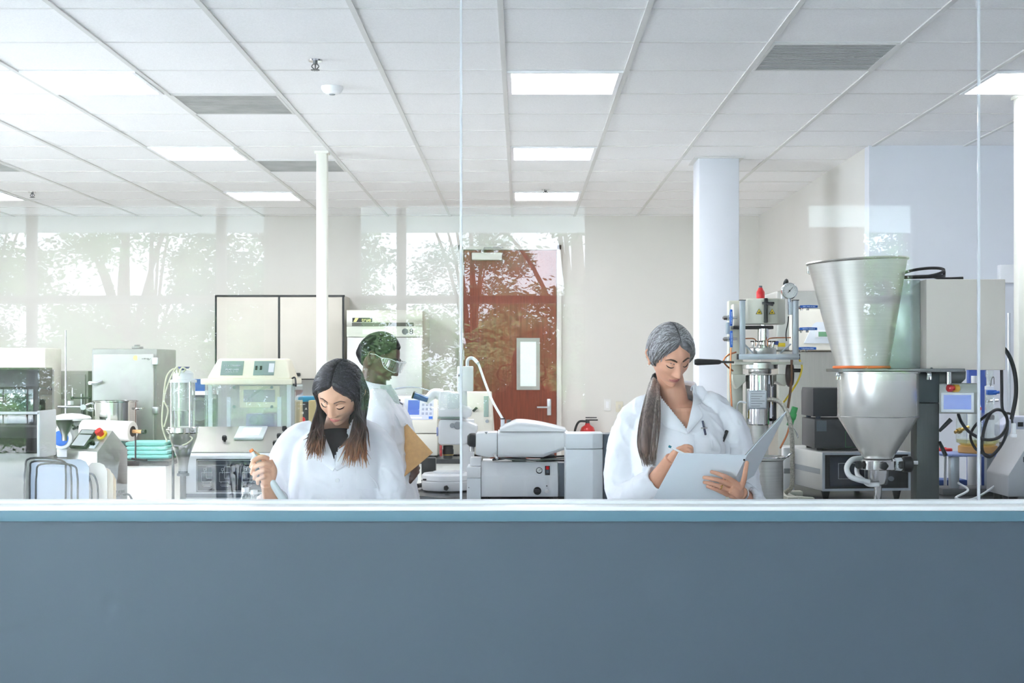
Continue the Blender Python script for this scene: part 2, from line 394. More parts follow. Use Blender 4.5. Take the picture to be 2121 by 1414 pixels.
def ceiling_things():
    cell = lambda n, k: (-0.084 + .6096 * n + .3048, 5.862 + .6096 * k + .3048)
    def panel():
        x, y = cell(0, 2)
        t = thing('ceiling_light', '', 'light', (x, y, CEIL - .012))
        h = .3048 - .014
        b = MB()
        for a in ((-h, h, -h, -h + .022), (-h, h, h - .022, h), (-h, -h + .022, -h + .022, h - .022), (h - .022, h, -h + .022, h - .022)): b.box(x + a[0], x + a[1], y + a[2], y + a[3], CEIL - .011, CEIL - .001)
        b.build('frame', mWhiteM, t)
        b = MB(); b.box(x - h + .022, x + h - .022, y - h + .022, y + h - .022, CEIL - .007, CEIL - .002)
        b.build('diffuser', mat('lit_diffuser', (251, 252, 254), .5, var=0, emit=LAMP), t)
        return t
    p = panel()
    names = {(0, 2): 'lit square ceiling panel nearest the middle, above and in front of the door', (0, 6): 'second lit ceiling panel in the middle row above the brown door', (0, 10): 'small far lit ceiling panel just above the brown door',
             (-4, 2): 'large lit ceiling panel at upper left', (-4, 6): 'lit ceiling panel left of the slim white post', (-4, 10): 'small far lit ceiling panel just above the beige wall cabinet',
             (-8, 10): 'lit ceiling panel cut by the left edge of the photo', (4, 2): 'lit ceiling panel at the right edge of the photo'}
    for (n, k), l in names.items():
        x, y = cell(n, k)
        if (n, k) == (0, 2): p['label'] = l; p['group'] = 'lit ceiling panels'
        else: dup(p, (x, y, CEIL - .012), l, group='lit ceiling panels')
    for (n, k) in ((-8, 2), (-8, 6)):
        x, y = cell(n, k); dup(p, (x, y, CEIL - .012), 'lit ceiling panel over the left end of the lab', group='lit ceiling panels')
    mV = mat('vent_grille', (176, 178, 178), .55, var=.03, scale=60); mVd = mat('dusty_grille', (172, 172, 168), .7, var=.16, scale=5)
    for (n, k), l, m in (((2, 1), 'clean grey perforated return vent at upper right of the ceiling', mV), ((-3, 3), 'dusty grey ceiling vent beside the large left light panel', mVd),
                         ((-3, 7), 'dusty ceiling vent crossed by the top of the slim white post', mVd), ((-7, 7), 'grey ceiling vent cut by the left edge of the photo', mVd)):
        x, y = cell(n, k); h = .3048 - .013
        t = thing('ceiling_vent', l, 'vent', (x, y, CEIL - .008), group='grey ceiling vents')
        b = MB()
        for a in ((-h, h, -h, -h + .014), (-h, h, h - .014, h), (-h, -h + .014, -h + .014, h - .014), (h - .014, h, -h + .014, h - .014)): b.box(x + a[0], x + a[1], y + a[2], y + a[3], CEIL - .008, CEIL - .001)
        b.build('frame', mGrid, t)
        b = MB(); b.box(x - h + .014, x + h - .014, y - h + .014, y + h - .014, CEIL - .005, CEIL - .0015)
        for q in range(22): yy = y - h + .03 + q * .025; b.box(x - h + .014, x + h - .014, yy, yy + .006, CEIL - .007, CEIL - .004)
        b.build('grille', m, t)
    def sprinkler(px, py, Y, l):
        x = X(px, Y); t = thing('fire_sprinkler', l, 'sprinkler', (x, Y, CEIL - .05), group='ceiling sprinklers')
        b = MB(); b.cyl((x, Y, CEIL - .008), (x, Y, CEIL - .0005), .032, .036); b.build('escutcheon', mChrome, t)
        b = MB(); b.cyl((x, Y, CEIL - .022), (x, Y, CEIL - .006), .011)
        b.tube([(x - .010, Y, CEIL - .020), (x - .017, Y, CEIL - .032), (x - .004, Y, CEIL - .046)], .0028, 6); b.tube([(x + .010, Y, CEIL - .020), (x + .017, Y, CEIL - .032), (x + .004, Y, CEIL - .046)], .0028, 6)
        b.cyl((x, Y, CEIL - .044), (x, Y, CEIL - .020), .003, seg=8); b.build('yoke', mSteelD, t)
        b = MB(); b.cyl((x, Y, CEIL - .050), (x, Y, CEIL - .047), .017, .015)
        for q in range(10): a = q * PI / 5; b.cyl((x + .015 * math.cos(a), Y + .015 * math.sin(a), CEIL - .0485), (x + .021 * math.cos(a), Y + .021 * math.sin(a), CEIL - .0485), .0022, seg=6)
        b.build('deflector', mSteelD, t)
    sprinkler(653, 121, 6.85, 'chrome ceiling sprinkler head nearest the glass, above the smoke detector')
    sprinkler(67, 396, 12.0, 'ceiling sprinkler head far back near the left edge')
    sprinkler(1130, 393, 11.85, 'ceiling sprinkler head far back above the brown door')
    x, Y = X(688, 7.5), 7.5
    t = thing('smoke_detector', 'round white smoke detector on the ceiling behind the near sprinkler', 'detector', (x, Y, CEIL - .045))
    b = MB(); b.lathe([(.058, 0), (.058, -.012), (.048, -.030), (.030, -.040), (0, -.041)], (x, Y, CEIL - .0005)); b.build('housing', mWhiteP, t)
    b = MB(); b.cyl((x, Y, CEIL - .0448), (x, Y, CEIL - .040), .014, .018); b.build('sensor_cap', mGreyP, t)

def posts():
    for (pa, pb, Y, l) in ((655, 677, 9.72, 'slim white service post from ceiling in front of the wall cabinet'), (2110, 2141, 7.7, 'white service post cut by the right edge of the photo')):
        a, c = X(pa, Y), X(pb, Y)
        t = thing('service_post', l, 'post', ((a + c) / 2, Y + .04, 0), group='white service posts')
        b = MB(); b.box(a, c, Y, Y + c - a, 0, CEIL, .004); b.build('shaft', mPost, t)
        b = MB(); b.box(a - .012, c + .012, Y - .012, Y + c - a + .012, CEIL - .02, CEIL - .0005, .003); b.build('ceiling_collar', mPost, t)

def back_wall():
    Y = BY
    # door with its frame
    x0, x1, zt = X(961, Y), X(1152, Y), Z(519, Y)
    b = MB(); b.box(x0, x1, Y - .055, Y - .012, .01, zt)
    d = struct(b.build('door_1', mDoorW))
    b = MB(); b.box(x0 - .05, x0 - .004, Y - .07, Y - .001, 0, zt + .05, .004); b.box(x1 + .004, x1 + .05, Y - .07, Y - .001, 0, zt + .05, .004); b.box(x0 - .05, x1 + .05, Y - .07, Y - .001, zt + .004, zt + .05, .004)
    b.build('door_frame', mWall, d)
    a, c, e, f = X(1070, Y), X(1118, Y), Z(807, Y), Z(700, Y)
    b = MB(); w = .036
    b.box(a, a + w, Y - .068, Y - .055, e, f); b.box(c - w, c, Y - .068, Y - .055, e, f); b.box(a + w, c - w, Y - .068, Y - .055, e, e + w); b.box(a + w, c - w, Y - .068, Y - .055, f - w, f)
    b.build('vision_frame', mat('lite_kit', (176, 178, 172), .4, .3), d)
    b = MB(); b.box(a + w, c - w, Y - .062, Y - .056, e + w, f - w); b.build('vision_glass', mat('frosted_pane', (216, 228, 224), .35, var=.05, scale=90, emit=.25), d)
    b = MB()
    for py in (560, 735, 880): b.cyl((x0 - .002, Y - .065, Z(py, Y) - .05), (x0 - .002, Y - .065, Z(py, Y) + .05), .009, seg=10)
    b.build('hinge', mAlu, d)
    b = MB(); b.box(X(978, Y), X(1040, Y), Y - .13, Y - .056, Z(540, Y), Z(525, Y), .008); cl = b.build('door_closer', mat('closer_cover', (226, 226, 220), .4), d)
    b = MB(); b.tube([(X(1000, Y), Y - .10, Z(522, Y)), (X(1004, Y), Y - .2, Z(517, Y)), (X(1042, Y), Y - .09, Z(514, Y))], .009, 8, smooth=False)
    b.cyl((X(1000, Y), Y - .1, Z(526, Y)), (X(1000, Y), Y - .1, Z(519, Y)), .014); b.build('closer_arm', mAlu, cl)
    b = MB(); b.box(x1 - .09, x1 - .05, Y - .075, Y - .055, 1.0, 1.16, .004); b.tube([(x1 - .07, Y - .07, 1.08), (x1 - .07, Y - .12, 1.08), (x1 - .19, Y - .12, 1.08)], .009, 8, smooth=False); b.build('door_handle', mAlu, d)
    # switch plates
    for (px, py, col, l, nm) in ((1258, 838, (238, 238, 236), 'white rocker light switch on the back wall right of the door', 'light_switch'), (1283, 842, (222, 216, 198), 'beige blank wall plate beside the white light switch', 'wall_plate')):
        c = W(px, py, Y); w, h = (.034, .058) if nm == 'light_switch' else (.036, .052)
        t = thing(nm, l, 'switch' if nm == 'light_switch' else 'wall plate', (c.x, Y, c.z - h))
        b = MB(); b.box(c.x - w, c.x + w, Y - .009, Y - .0005, c.z - h, c.z + h, .003); b.build('cover_plate', mat('plate_' + nm, col, .4), t)
        b = MB()
        if nm == 'light_switch': b.box(c.x - .016, c.x + .016, Y - .014, Y - .008, c.z - .033, c.z + .033, .002); b.build('rocker', mWhiteP, t)
        else: b.box(c.x - .012, c.x + .012, Y - .011, Y - .008, c.z - .02, c.z + .02, .001); b.build('blank_insert', mBeige, t)
    # fire extinguisher
    c = W(1216, 905, Y); x, y = c.x, Y - .1
    t = thing('fire_extinguisher', 'red fire extinguisher with black hose hanging on the back wall', 'fire extinguisher', (x, y, c.z - .33))
    b = MB(); b.lathe([(.066, -.33), (.075, -.31), (.075, .06), (.06, .1), (.025, .125), (.022, .14)], (x, y, c.z)); b.build('cylinder', mRedC, t)
    b = MB(); b.box(x - .05, x + .02, y - .079, y - .072, c.z - .2, c.z + .05); b.build('paper_tag', mPaper, t)
    b = MB(); b.cyl((x, y, c.z + .14), (x, y, c.z + .175), .02); b.box(x - .02, x + .10, y - .01, y + .01, c.z + .165, c.z + .178, .003); b.box(x - .02, x + .09, y - .01, y + .01, c.z + .19, c.z + .2, .003); b.build('valve_handle', mBlack, t)
    b = MB(); b.tube([(x - .01, y - .02, c.z + .16), (x - .09, y - .03, c.z + .15), (x - .13, y - .03, c.z + .03), (x - .12, y - .03, c.z - .15), (x - .11, y - .03, c.z - .28)], .011, 10); b.build('hose', mRubber, t)
    b = MB(); b.box(x - .02, x + .02, y + .06, Y + .001, c.z - .02, c.z + .1); b.build('wall_bracket', mSteelD, t)
    # wall cabinet (three doors), black edge strips
    yf = 13.5; a, c, zt, zb = X(447, yf), X(713, yf), Z(612, yf), Z(785, yf)
    t = thing('wall_cabinet', 'beige laminate wall cabinet with black edge strips on the back wall', 'cabinet', ((a + c) / 2, BY - .2, zb))
    b = MB(); b.box(a, c, yf + .02, BY - .001, zb, zt); b.build('carcass', mBeige, t)
    b = MB(); e = .007
    b.box(a - .004, c + .004, yf - .004, yf + .02, zt - .012, zt + .006); b.box(a - .004, c + .004, yf - .004, yf + .02, zb - .006, zb + .004)
    for q in (447, 578, 711): b.box(X(q, yf) - .008, X(q, yf) + .008, yf - .004, yf + .02, zb, zt)
    b.build('edge_strip', mEdge, t)
    for (p, q) in ((447, 578), (578, 711)):
        b = MB(); b.box(X(p, yf) + .010, X(q, yf) - .010, yf - .002, yf + .018, zb + .006, zt - .014, .002); d = b.build('cabinet_door', mBeige, t)
        hx = X(q, yf) - .30 if p == 447 else X(612, yf)
        b = MB(); b.box(hx - .05, hx + .05, yf - .03, yf - .002, zb + .025, zb + .06, .008); b.build('door_pull', mBlack, d)
    # pinned safety poster behind the coater, base cabinets along the back wall
    # base counter along the back wall, left
    a, c = -5.6, X(705, 13.2)
    t = thing('base_counter', 'laminate base counter with black top under the wall cabinet', 'counter', ((a + c) / 2, 13.55, 0))
    b = MB(); b.box(a, c, 13.24, BY - .002, .1, BENCH - .035); b.box(a + .02, c - .02, 13.3, BY - .01, 0, .1); b.build('base_cabinets', mCab, t)
    b = MB(); b.box(a - .02, c + .02, 13.2, BY - .002, BENCH - .035, BENCH, .004); b.build('worktop', mTop, t)
    # reach-in refrigerator: stainless, sign and number on the header
    yf = 12.86; a, c, zt = X(718, yf), X(875, yf), Z(642, yf)
    t = thing('refrigerator', 'tall stainless steel laboratory refrigerator numbered 8 behind the man', 'refrigerator', ((a + c) / 2, yf + .4, 0))
    mF = mat('fridge_steel', (204, 202, 192), .32, .55, var=.03, scale=6, stretch=(1, 1, 25))
    b = MB(); b.box(a, c, yf + .03, BY - .06, .12, zt, .004); b.build('cabinet_body', mF, t)
    z1, z2 = Z(697, yf), Z(676, yf)
    b = MB(); b.box(a + .005, c - .005, yf, yf + .03, .2, z1 - .008, .004); d = b.build('door', mat('fridge_door_steel', (206, 208, 206), .3, .6, var=.03, scale=6, stretch=(1, 1, 25)), t)
    b = MB(); b.box(a + .02, a + .05, yf - .04, yf, 1.0, 1.5, .008); b.build('door_handle', mSteelD, d)
    b = MB(); b.box(a, c, yf - .002, yf + .03, z2, zt, .003); b.box(a, c, yf + .004, yf + .03, z1, z2); hd = b.build('header_panel', mF, t)
    b = MB(); b.box(X(729, yf), X(857, yf), yf - .003, yf + .002, Z(675.5, yf), Z(668, yf)); b.build('vent_slot', mat('slot_shadow_metal', (92, 92, 84), .4, .5), hd)
    b = MB(); b.box(X(730, yf), X(771, yf), yf - .006, yf - .002, Z(667, yf), Z(658, yf)); lg = b.build('logo_plate', mBlack, hd)
    b = MB(); b.text('true', textM((X(759, yf), yf - .007, Z(662.5, yf))), .05); b.build('lettering', mat('logo_yellow', (232, 228, 150), .4, var=0), hd)
    b = MB(); b.prism([(X(732, yf), Z(666.5, yf)), (X(738, yf), Z(666.5, yf)), (X(743, yf), Z(658.5, yf)), (X(736, yf), Z(658.5, yf))], yf - .0075, yf - .006); b.build('logo_mark', MATS['logo_yellow'], hd)
    b = MB(); b.text('8', textM((X(852, yf), yf - .004, Z(687, yf))), .075); b.build('number', mInk, hd)
    b = MB(); b.lathe([(.024, 0), (.028, .004), (.028, .012), (.024, .012), (.024, .006), (.001, .006)], (X(839, yf), yf + .006, Z(686.5, yf)), '-Y', cap=False); b.build('lock_ring', mSteelD, hd)
    b = MB(); b.box(X(751, yf), X(813, yf), yf + .001, yf + .006, Z(692, yf), Z(682, yf)); b.build('name_strip', mPaper, hd)
    feet(t, [(q, yy) for q in (a + .06, c - .06) for yy in (yf + .1, BY - .15)], 0, .12, .025, mBlack)
    # emergency-light box on the far right wall
    c = W(2096, 568, YC)
    b = MB(); b.box(c.x - .10, c.x + .045, YC - .06, YC - .0005, c.z - .06, c.z + .06, .006); o = solo(b, 'wall_control_box', mWhiteM, 'small white control box high on the right wall', 'control box')

def outside():
    # young trees and shrubs beyond the window wall, a strip of parked cars' length away
    mLeaf = [mat('leaf_dark', (84, 126, 82), .6, var=.3, scale=3), mat('leaf_mid', (116, 154, 100), .6, var=.3, scale=3), mat('leaf_blue', (76, 126, 106), .6, var=.3, scale=3)]
    mBark = mat('bark', (92, 78, 66), .9, var=.3)
    def leaves(c, R, n, sz, seed):
        r = random.Random(seed); b = MB()
        nb = 34
        blobs = []
        for i in range(nb):
            u = r.uniform(-1, 1); a = r.uniform(0, 2 * PI); q = r.uniform(.35, 1) ** .5
            blobs.append((c[0] + R[0] * q * math.cos(a) * (1 - u * u) ** .5, c[1] + R[1] * q * math.sin(a) * (1 - u * u) ** .5, c[2] + R[2] * q * u, r.uniform(.22, .5)))
        for i in range(n):
            q = r.choice(blobs); s_ = sz * r.uniform(.6, 1.4)
            p = Vector((r.gauss(0, .5), r.gauss(0, .5), r.gauss(0, .32))) * q[3] * 1.1 + Vector(q[:3])
            d = Vector((r.uniform(-1, 1), r.uniform(-1, 1), r.uniform(-.7, .3))).normalized(); e = d.orthogonal().normalized()
            vs = [b.bm.verts.new(p), b.bm.verts.new(p + d * s_ * .5 + e * s_ * .22), b.bm.verts.new(p + d * s_), b.bm.verts.new(p + d * s_ * .5 - e * s_ * .22)]
            b._f(vs)
        return b, blobs
    spots = [(-8.3, -9.3, 0), (-5.4, -9.9, 1), (-2.8, -9.2, 2), (.75, -9.8, 0), (5.3, -9.4, 1), (-10.6, -18.6, 2), (-7.4, -18.9, 0), (-4.2, -18.6, 1), (-1.0, -18.9, 2), (7.6, -18.6, 0)]
    lab = ['tree mirrored in the glass at the left edge', 'tree mirrored in the glass above the grey oven', 'tree mirrored in the glass above the wall cabinet', 'tree mirrored in the brown door', 'tree mirrored in the glass over the hopper',
           'farther tree mirrored at the left edge', 'farther tree mirrored above the grey oven', 'farther tree mirrored over the refrigerator', 'farther tree mirrored right of the door', 'farther tree mirrored over the feeder housing']
    protos = {}
    for i, (x, y, k) in enumerate(spots):
        if k not in protos:
            t = thing('tree', lab[i], 'tree', (x, y, -.12), group='trees beyond the paving')
            b, blobs = leaves((x, y, 3.3), (1.5, 1.3, 2.4), 11000, .10, k + 11)
            b.build('foliage', mLeaf[k], t, fix=False)
            b = MB(); b.tube([(x, y, -.12), (x + .06, y, .8), (x - .05, y + .05, 2.0), (x + .02, y, 4.2)], .12, 10, taper=[1.2, 1, .8, .3])
            for q in blobs[::3]: b.tube([(x, y, 1.5 + .3 * rnd.random()), ((x + q[0]) / 2, (y + q[1]) / 2, q[2] * .6 + .7), (q[0], q[1], q[2])], .04, 6, taper=[1.2, .8, .3])
            b.build('trunk', mBark, t); protos[k] = t
        else: dup(protos[k], (x, y, -.12), lab[i], rz=1.3 * i, group='trees beyond the paving')
    sp = None
    for i in range(13):
        x, y = (-9.4 + i * 2.6, -14.6) if i < 7 else (-8.1 + (i - 7) * 2.6, -16.2)
        if sp is None:
            sp = thing('shrub', 'clipped shrub mirrored in the glass beyond the paving', 'shrub', (x, y, -.1), group='hedge shrubs')
            b, bl = leaves((x, y, 1.05), (1.25, .6, 1.25), 11000, .10, 5); b.build('foliage', mLeaf[1], sp, fix=False)
            b = MB(); b.tube([(x, y, -.1), (x, y, .4), (x + .05, y, .9)], .05, 8); b.build('stem', mBark, sp)
        else: dup(sp, (x, y, -.1), 'clipped shrub mirrored in the glass beyond the paving', rz=i * 1.1, group='hedge shrubs')

def corridor_plant():
    x, y = -2.17, -1.25; r = random.Random(4)
    t = thing('potted_plant', 'leafy potted plant mirrored in the glass beside the raised hand', 'plant', (x, y, 0))
    b = MB(); b.lathe([(.11, 0), (.15, .26), (.16, .27), (.16, .29), (.14, .29), (.135, .25), (.001, .25)], (x, y, 0), seg=30); b.build('pot', mGreyP, t)
    b = MB()
    for k in range(9):
        a = r.uniform(0, 2 * PI); q = r.uniform(.05, .18); b.tube([(x, y, .24), (x + q * .4 * math.cos(a), y + q * .4 * math.sin(a), .5), (x + q * math.cos(a), y + q * math.sin(a), r.uniform(.62, .84))], .004, 6)
    b.build('stem', mat('green_stem', (70, 96, 60), .6), t)
    b = MB()
    for k in range(130):
        a = r.uniform(0, 2 * PI); q = r.uniform(.03, .21); c = Vector((x + q * math.cos(a), y + q * math.sin(a), r.uniform(.42, .86))); d = Vector((math.cos(a), math.sin(a), r.uniform(-.8, .2))).normalized(); e = d.cross(Vector((0, 0, 1))).normalized() * .016; L = r.uniform(.05, .09)
        b._f([b.bm.verts.new(v) for v in (c, c + d * L * .45 + e, c + d * L, c + d * L * .45 - e)])
    b.build('foliage', mat('house_leaf', (48, 74, 50), .5, var=.2, scale=9), t, fix=False)
def lights_camera():
    w = bpy.data.worlds.new('sky'); SC.world = w; w.use_nodes = True
    bg = w.node_tree.nodes['Background']; bg.inputs['Color'].default_value = (.80, .90, 1.0, 1); bg.inputs['Strength'].default_value = SKY
    s = bpy.data.lights.new('sun', 'SUN'); s.energy = SUN; s.angle = .02; s.color = (1, .95, .86)
    so = bpy.data.objects.new('sun', s); COL.objects.link(so); so.rotation_euler = Vector((.35, 1, 1.45)).to_track_quat('Z', 'Y').to_euler()
    c = bpy.data.cameras.new('camera'); co = bpy.data.objects.new('camera', c); COL.objects.link(co)
    co.location = (0, 0, CZ); co.rotation_euler = (PI / 2, 0, 0)
    c.sensor_width = 36; c.lens = F / 2121 * 36; c.shift_x = (1060.5 - VX) / 2121; c.shift_y = (VY - 707) / 2121; c.clip_start = .02
    SC.camera = co
    SC.view_settings.view_transform = 'Standard'; SC.view_settings.look = 'None'; SC.view_settings.gamma = 1; SC.view_settings.use_curve_mapping = False
    SC.view_settings.exposure = EXPO
    SC.cycles.max_bounces = 10; SC.cycles.transparent_max_bounces = 24; SC.cycles.diffuse_bounces = 6; SC.cycles.glossy_bounces = 5; SC.cycles.transmission_bounces = 6
    SC.cycles.caustics_reflective = False; SC.cycles.caustics_refractive = False; SC.cycles.sample_clamp_indirect = 6
    SC.cycles.use_denoising = True
LAMP, SKY, SUN, EXPO = 13.0, 13.0, 13.0, 0.80
room(); ceiling_things(); posts(); back_wall(); outside(); corridor_plant()
# =================== LEFT SIDE ===================
def bench(name, label, x0, x1, y0, y1, z=BENCH):
    t = thing(name, label, 'bench', ((x0 + x1) / 2, (y0 + y1) / 2, 0))
    b = MB(); b.box(x0, x1, y0, y1, z - .032, z, .005); b.build('worktop', mTop, t)
    b = MB(); b.box(x0 + .03, x1 - .03, y0 + .04, y1 - .03, .09, z - .032); b.box(x0 + .05, x1 - .05, y0 + .1, y1 - .05, 0, .09); b.build('base_cabinet', mCab, t)
    return t
def knob(p, r, h, axis, m, parent, name='knob', n=12):
    b = MB(); b.cyl(p, Vector(p) + Vector(axis) * h * .35, r * .55, seg=16)
    prof = [(r * .92, h * .3), (r, h * .4), (r, h * .85), (r * .86, h)]
    q = Vector(axis).to_track_quat('Z', 'Y').to_matrix()
    rings = []
    for rr, z in prof: rings.append([Vector(p) + q @ Vector((rr * (1 + .07 * math.cos(n / 2 * 2 * PI * i / 36)) * math.cos(2 * PI * i / 36), rr * (1 + .07 * math.cos(n / 2 * 2 * PI * i / 36)) * math.sin(2 * PI * i / 36), z)) for i in range(36)])
    b.loop_skin(rings)
    return b.build(name, m, parent)
def rotm(c, rz): return Matrix.Translation(Vector(c)) @ Matrix.Rotation(rz, 4, 'Z') @ Matrix.Translation(-Vector(c))

def left_side():
    bench('lab_bench', 'black topped lab bench under the white coating machine', X(352, 6.3), X(655, 6.3), 5.78, 7.25)
    bench('side_desk', 'black topped bench behind the glass at far left under the file sorter', -3.4, X(262, 6.3), 4.98, 6.5)
    # --- wire file sorter with folders ---
    Y = 5.14
    t = thing('file_sorter', 'black wire file sorter just behind the glass at lower left', 'file sorter', (X(110, 5.2), 5.2, BENCH))
    loops = [((74, 1032), (75.5, 984), (85, 961), (149, 963), (160, 984), (161, 1032)), ((61.5, 1032), (62.5, 975), (71, 955), (138, 960), (147, 980), (148, 1032)),
             ((50, 1032), (52, 973), (62.5, 949), (128, 953.5), (136, 973), (136, 1032)), ((172, 1032), (173, 990), (178, 982), (192, 982), (201, 1000), (203, 1032)), ((160, 1032), (161, 978), (170, 965), (176, 965), (188, 1000), (190, 1032))]
    for i, lp in enumerate(loops):
        y = (Y, Y + .032, Y + .064, 5.244, 5.256)[i]; b = MB()
        p = [W(q[0], q[1], y) for q in lp]; p = [Vector((p[0].x, y, BENCH + .004))] + p + [Vector((p[-1].x, y, BENCH + .004))]
        b.tube(p, .0036, 8, 5); b.build('wire_loop', mRubber, t)
    b = MB(); b.box(X(44, Y), X(212, Y), Y - .01, Y + .19, BENCH, BENCH + .006, .002); b.build('base_tray', mBlack, t)
    fold = [((62, 184), 951, 5.222, (196, 206, 222), 'pale blue file folder standing in the wire sorter', 8), ((178, 222), 958, 5.262, (238, 230, 218), 'cream file folder next to the blue folder in the wire sorter', 5),
            ((186, 234), 968, 5.281, (240, 226, 204), 'second cream file folder, its edge showing right of the first', 4), ((192, 240), 976, 5.30, (240, 218, 182), 'rearmost peach file folder with rounded tab in the wire sorter', 3)]
    for (a, c), py, y, col, l, k in fold:
        x0, x1, z1 = X(a, y), X(c, y), Z(py, y)
        b = MB(); pts = [(x0, BENCH + .008), (x1, BENCH + .008), (x1, z1 - .03), (x1 - .012, z1 - .008), (x1 - .03, z1), (x0 + .02, z1), (x0, z1 - .02)]
        b.prism(pts, y, y + .0035); b.prism([(u + (-.003 if u > (x0 + x1) / 2 else .003), v - .004) for u, v in pts], y + .005, y + .0075)
        for q in range(k): b.box(x0 + .006, x1 - .01, y + .0036 + q * .0003, y + .0038 + q * .0003, BENCH + .01, z1 - .012)
        solo(b, 'file_folder', mat('folder_%d' % k, col, .75, var=.015), l, 'folder', 'folders in the wire sorter')
    # --- smoked-hood analyzer at the left edge ---
    y0, y1 = 6.05, 6.25; xa, xb = X(-150, y0), X(81, y0)
    t = thing('hooded_analyzer', 'large grey analyzer with a smoked clear hood at the left edge', 'analyzer', ((xa + xb) / 2, 6.27, BENCH))
    zb, zm, zt = Z(948, y0), Z(855, y0), Z(764, y0)
    b = MB(); b.box(xa, xb, y0, y1, BENCH + .02, zb + .02, .01); b.box(xa, xb, y1 - .03, y1, zb, zt, .006); b.build('base_case', mat('analyzer_grey', (176, 176, 170), .4), t)
    b = MB(); b.box(xa, xb + .006, y0 - .012, y0 + .006, zm - .006, zm + .006, .003); b.box(xb - .006, xb + .008, y0 - .012, y1, zb, zm + .01, .004); b.build('white_rail', mWhiteM, t)
    sm = clear_mat('smoked_acrylic', (150, 148, 142), .09, .10, (120, 118, 112))
    b = MB(); b.box(xa, xb, y0, y0 + .006, zb + .02, zt, .002); b.box(xb - .006, xb, y0 + .006, y1 - .03, zb + .02, zt); b.box(xa, xb, y0, y1 - .03, zt, zt + .006); b.build('smoked_hood', sm, t)
    b = MB(); b.box(xa + .03, X(40, y0), y0 + .06, y1 - .04, zb + .02, Z(880, y0), .01); b.box(X(16, y0), X(56, y0), y0 + .08, y1 - .04, Z(880, y0), Z(800, y0), .012); b.box(X(58, y0), X(76, y0), y0 + .07, y1 - .04, zb + .02, Z(900, y0), .01); b.build('inner_module', mat('module_grey', (128, 126, 122), .4, var=.08), t)
    b = MB(); b.box(X(50, y0), X(66, y0), y0 + .09, y0 + .14, Z(872, y0), Z(828, y0), .008); b.build('handset', mGreyP, t)
    b = MB(); b.tube([W(4, 830, y0 + .08), W(14, 845, y0 + .09), W(15, 880, y0 + .08), W(4, 905, y0 + .09)], .004, 8); b.build('inner_cable', mRubber, t)
    b = MB(); M = Matrix.Rotation(math.radians(150), 3, 'X') @ Matrix.Rotation(.3, 3, 'Y')
    b.lathe([(.008, -.03), (.016, -.02), (.03, .01), (.045, .05), (.05, .075), (.047, .075), (.042, .05), (.02, .005)], W(24, 782, y0 + .10), M=M, cap=False); b.build('lamp_reflector', mChrome, t)
    feet(t, [(q, yy) for q in (xa + .05, xb - .05) for yy in (y0 + .04, y1 - .04)], BENCH, BENCH + .02, .018)
    # --- light box behind it, and a grey cabinet further back ---
    y = 9.95
    b = MB(); b.box(X(-60, y), X(112, y) - .06, y, y + .35, BENCH, Z(720, y), .012); o = solo(b, 'instrument_case', mat('ivory_case', (216, 212, 202), .4), 'ivory instrument case behind the smoked-hood analyzer', 'instrument')
    y = 10.35; t = thing('drying_cabinet', 'narrow grey drying cabinet between ivory case and grey oven', 'cabinet', (X(150, y), y + .2, BENCH))
    b = MB(); b.box(X(112, y), X(183, y), y, y + .4, BENCH, Z(768, y), .006); b.build('case', mat('grey_cabinet_paint', (170, 170, 164), .45), t)
    b = MB(); b.box(X(116, y), X(178, y), y - .018, y, BENCH + .03, Z(775, y), .004); b.build('door', mat('grey_cabinet_paint', (170, 170, 164), .45), t)
    b = MB(); b.box(X(170, y), X(174, y), y - .045, y - .018, Z(850, y), Z(815, y), .004); b.build('handle', mAlu, t)
    # --- grey oven with latch ---
    y = 10.2; x0, x1 = X(190, y), X(325, y); zt = Z(722, y)
    mO = mat('oven_grey', (160, 162, 158), .45, .2); mOd = mat('oven_door', (190, 192, 188), .4)
    t = thing('laboratory_oven', 'grey metal laboratory oven with pale door and side latch on the back counter', 'oven', ((x0 + x1) / 2, y + .3, BENCH))
    b = MB(); b.box(x0, x1, y, y + .57, BENCH + .02, zt, .008); b.build('case', mO, t)
    b = MB(); b.box(X(195.5, y), X(320, y), y - .03, y - .002, BENCH + .06, Z(733, y), .006); d = b.build('door', mOd, t)
    b = MB(); b.box(X(187, y), X(205, y), y - .055, y - .03, Z(797, y), Z(789, y), .006); b.tube([W(190, 793, y - .05), W(200, 793, y - .06), W(212, 789, y - .055)], .01, 8); b.build('latch', mAlu, d)
    b = MB(); b.box(X(318, y), X(330, y), y - .04, y - .0, Z(755, y), Z(740, y), .005); b.build('hinge', mAlu, t)
    b = MB(); b.box(X(318, y), X(330, y), y - .04, y, Z(856, y), Z(842, y), .005); b.build('hinge', mAlu, t)
    b = MB(); b.cyl(W(281, 741, y - .031), W(281, 741, y - .033), .018, seg=20); b.build('round_badge', mat('badge_gold', (230, 206, 150), .4), d)
    b = MB(); print_row(b, Matrix.Translation(W(301, 742.5, y - .0315)), .05, .008, 3); b.tube([W(304, 743, y - .0315), W(308, 745, y - .0315), W(312, 742, y - .0315)], .0014, 5); b.build('lettering', mat('grey_print', (130, 132, 130), .5, var=0), d)
    b = MB(); b.box(X(268, y), X(285, y), y + .06, y + .16, zt, zt + .018, .004); b.cyl((X(276, y), y + .11, zt + .018), (X(276, y), y + .11, zt + .03), .02, seg=14); b.build('vent_cap', mO, t)
    feet(t, [(q, yy) for q in (x0 + .05, x1 - .05) for yy in (y + .05, y + .5)], BENCH, BENCH + .02, .02)
    # --- ring stand with clamps ---
    y = 9.9; x = X(136, y)
    t = thing('ring_stand', 'tall steel ring stand with clamp arms near the grey oven', 'stand', (x, y, BENCH))
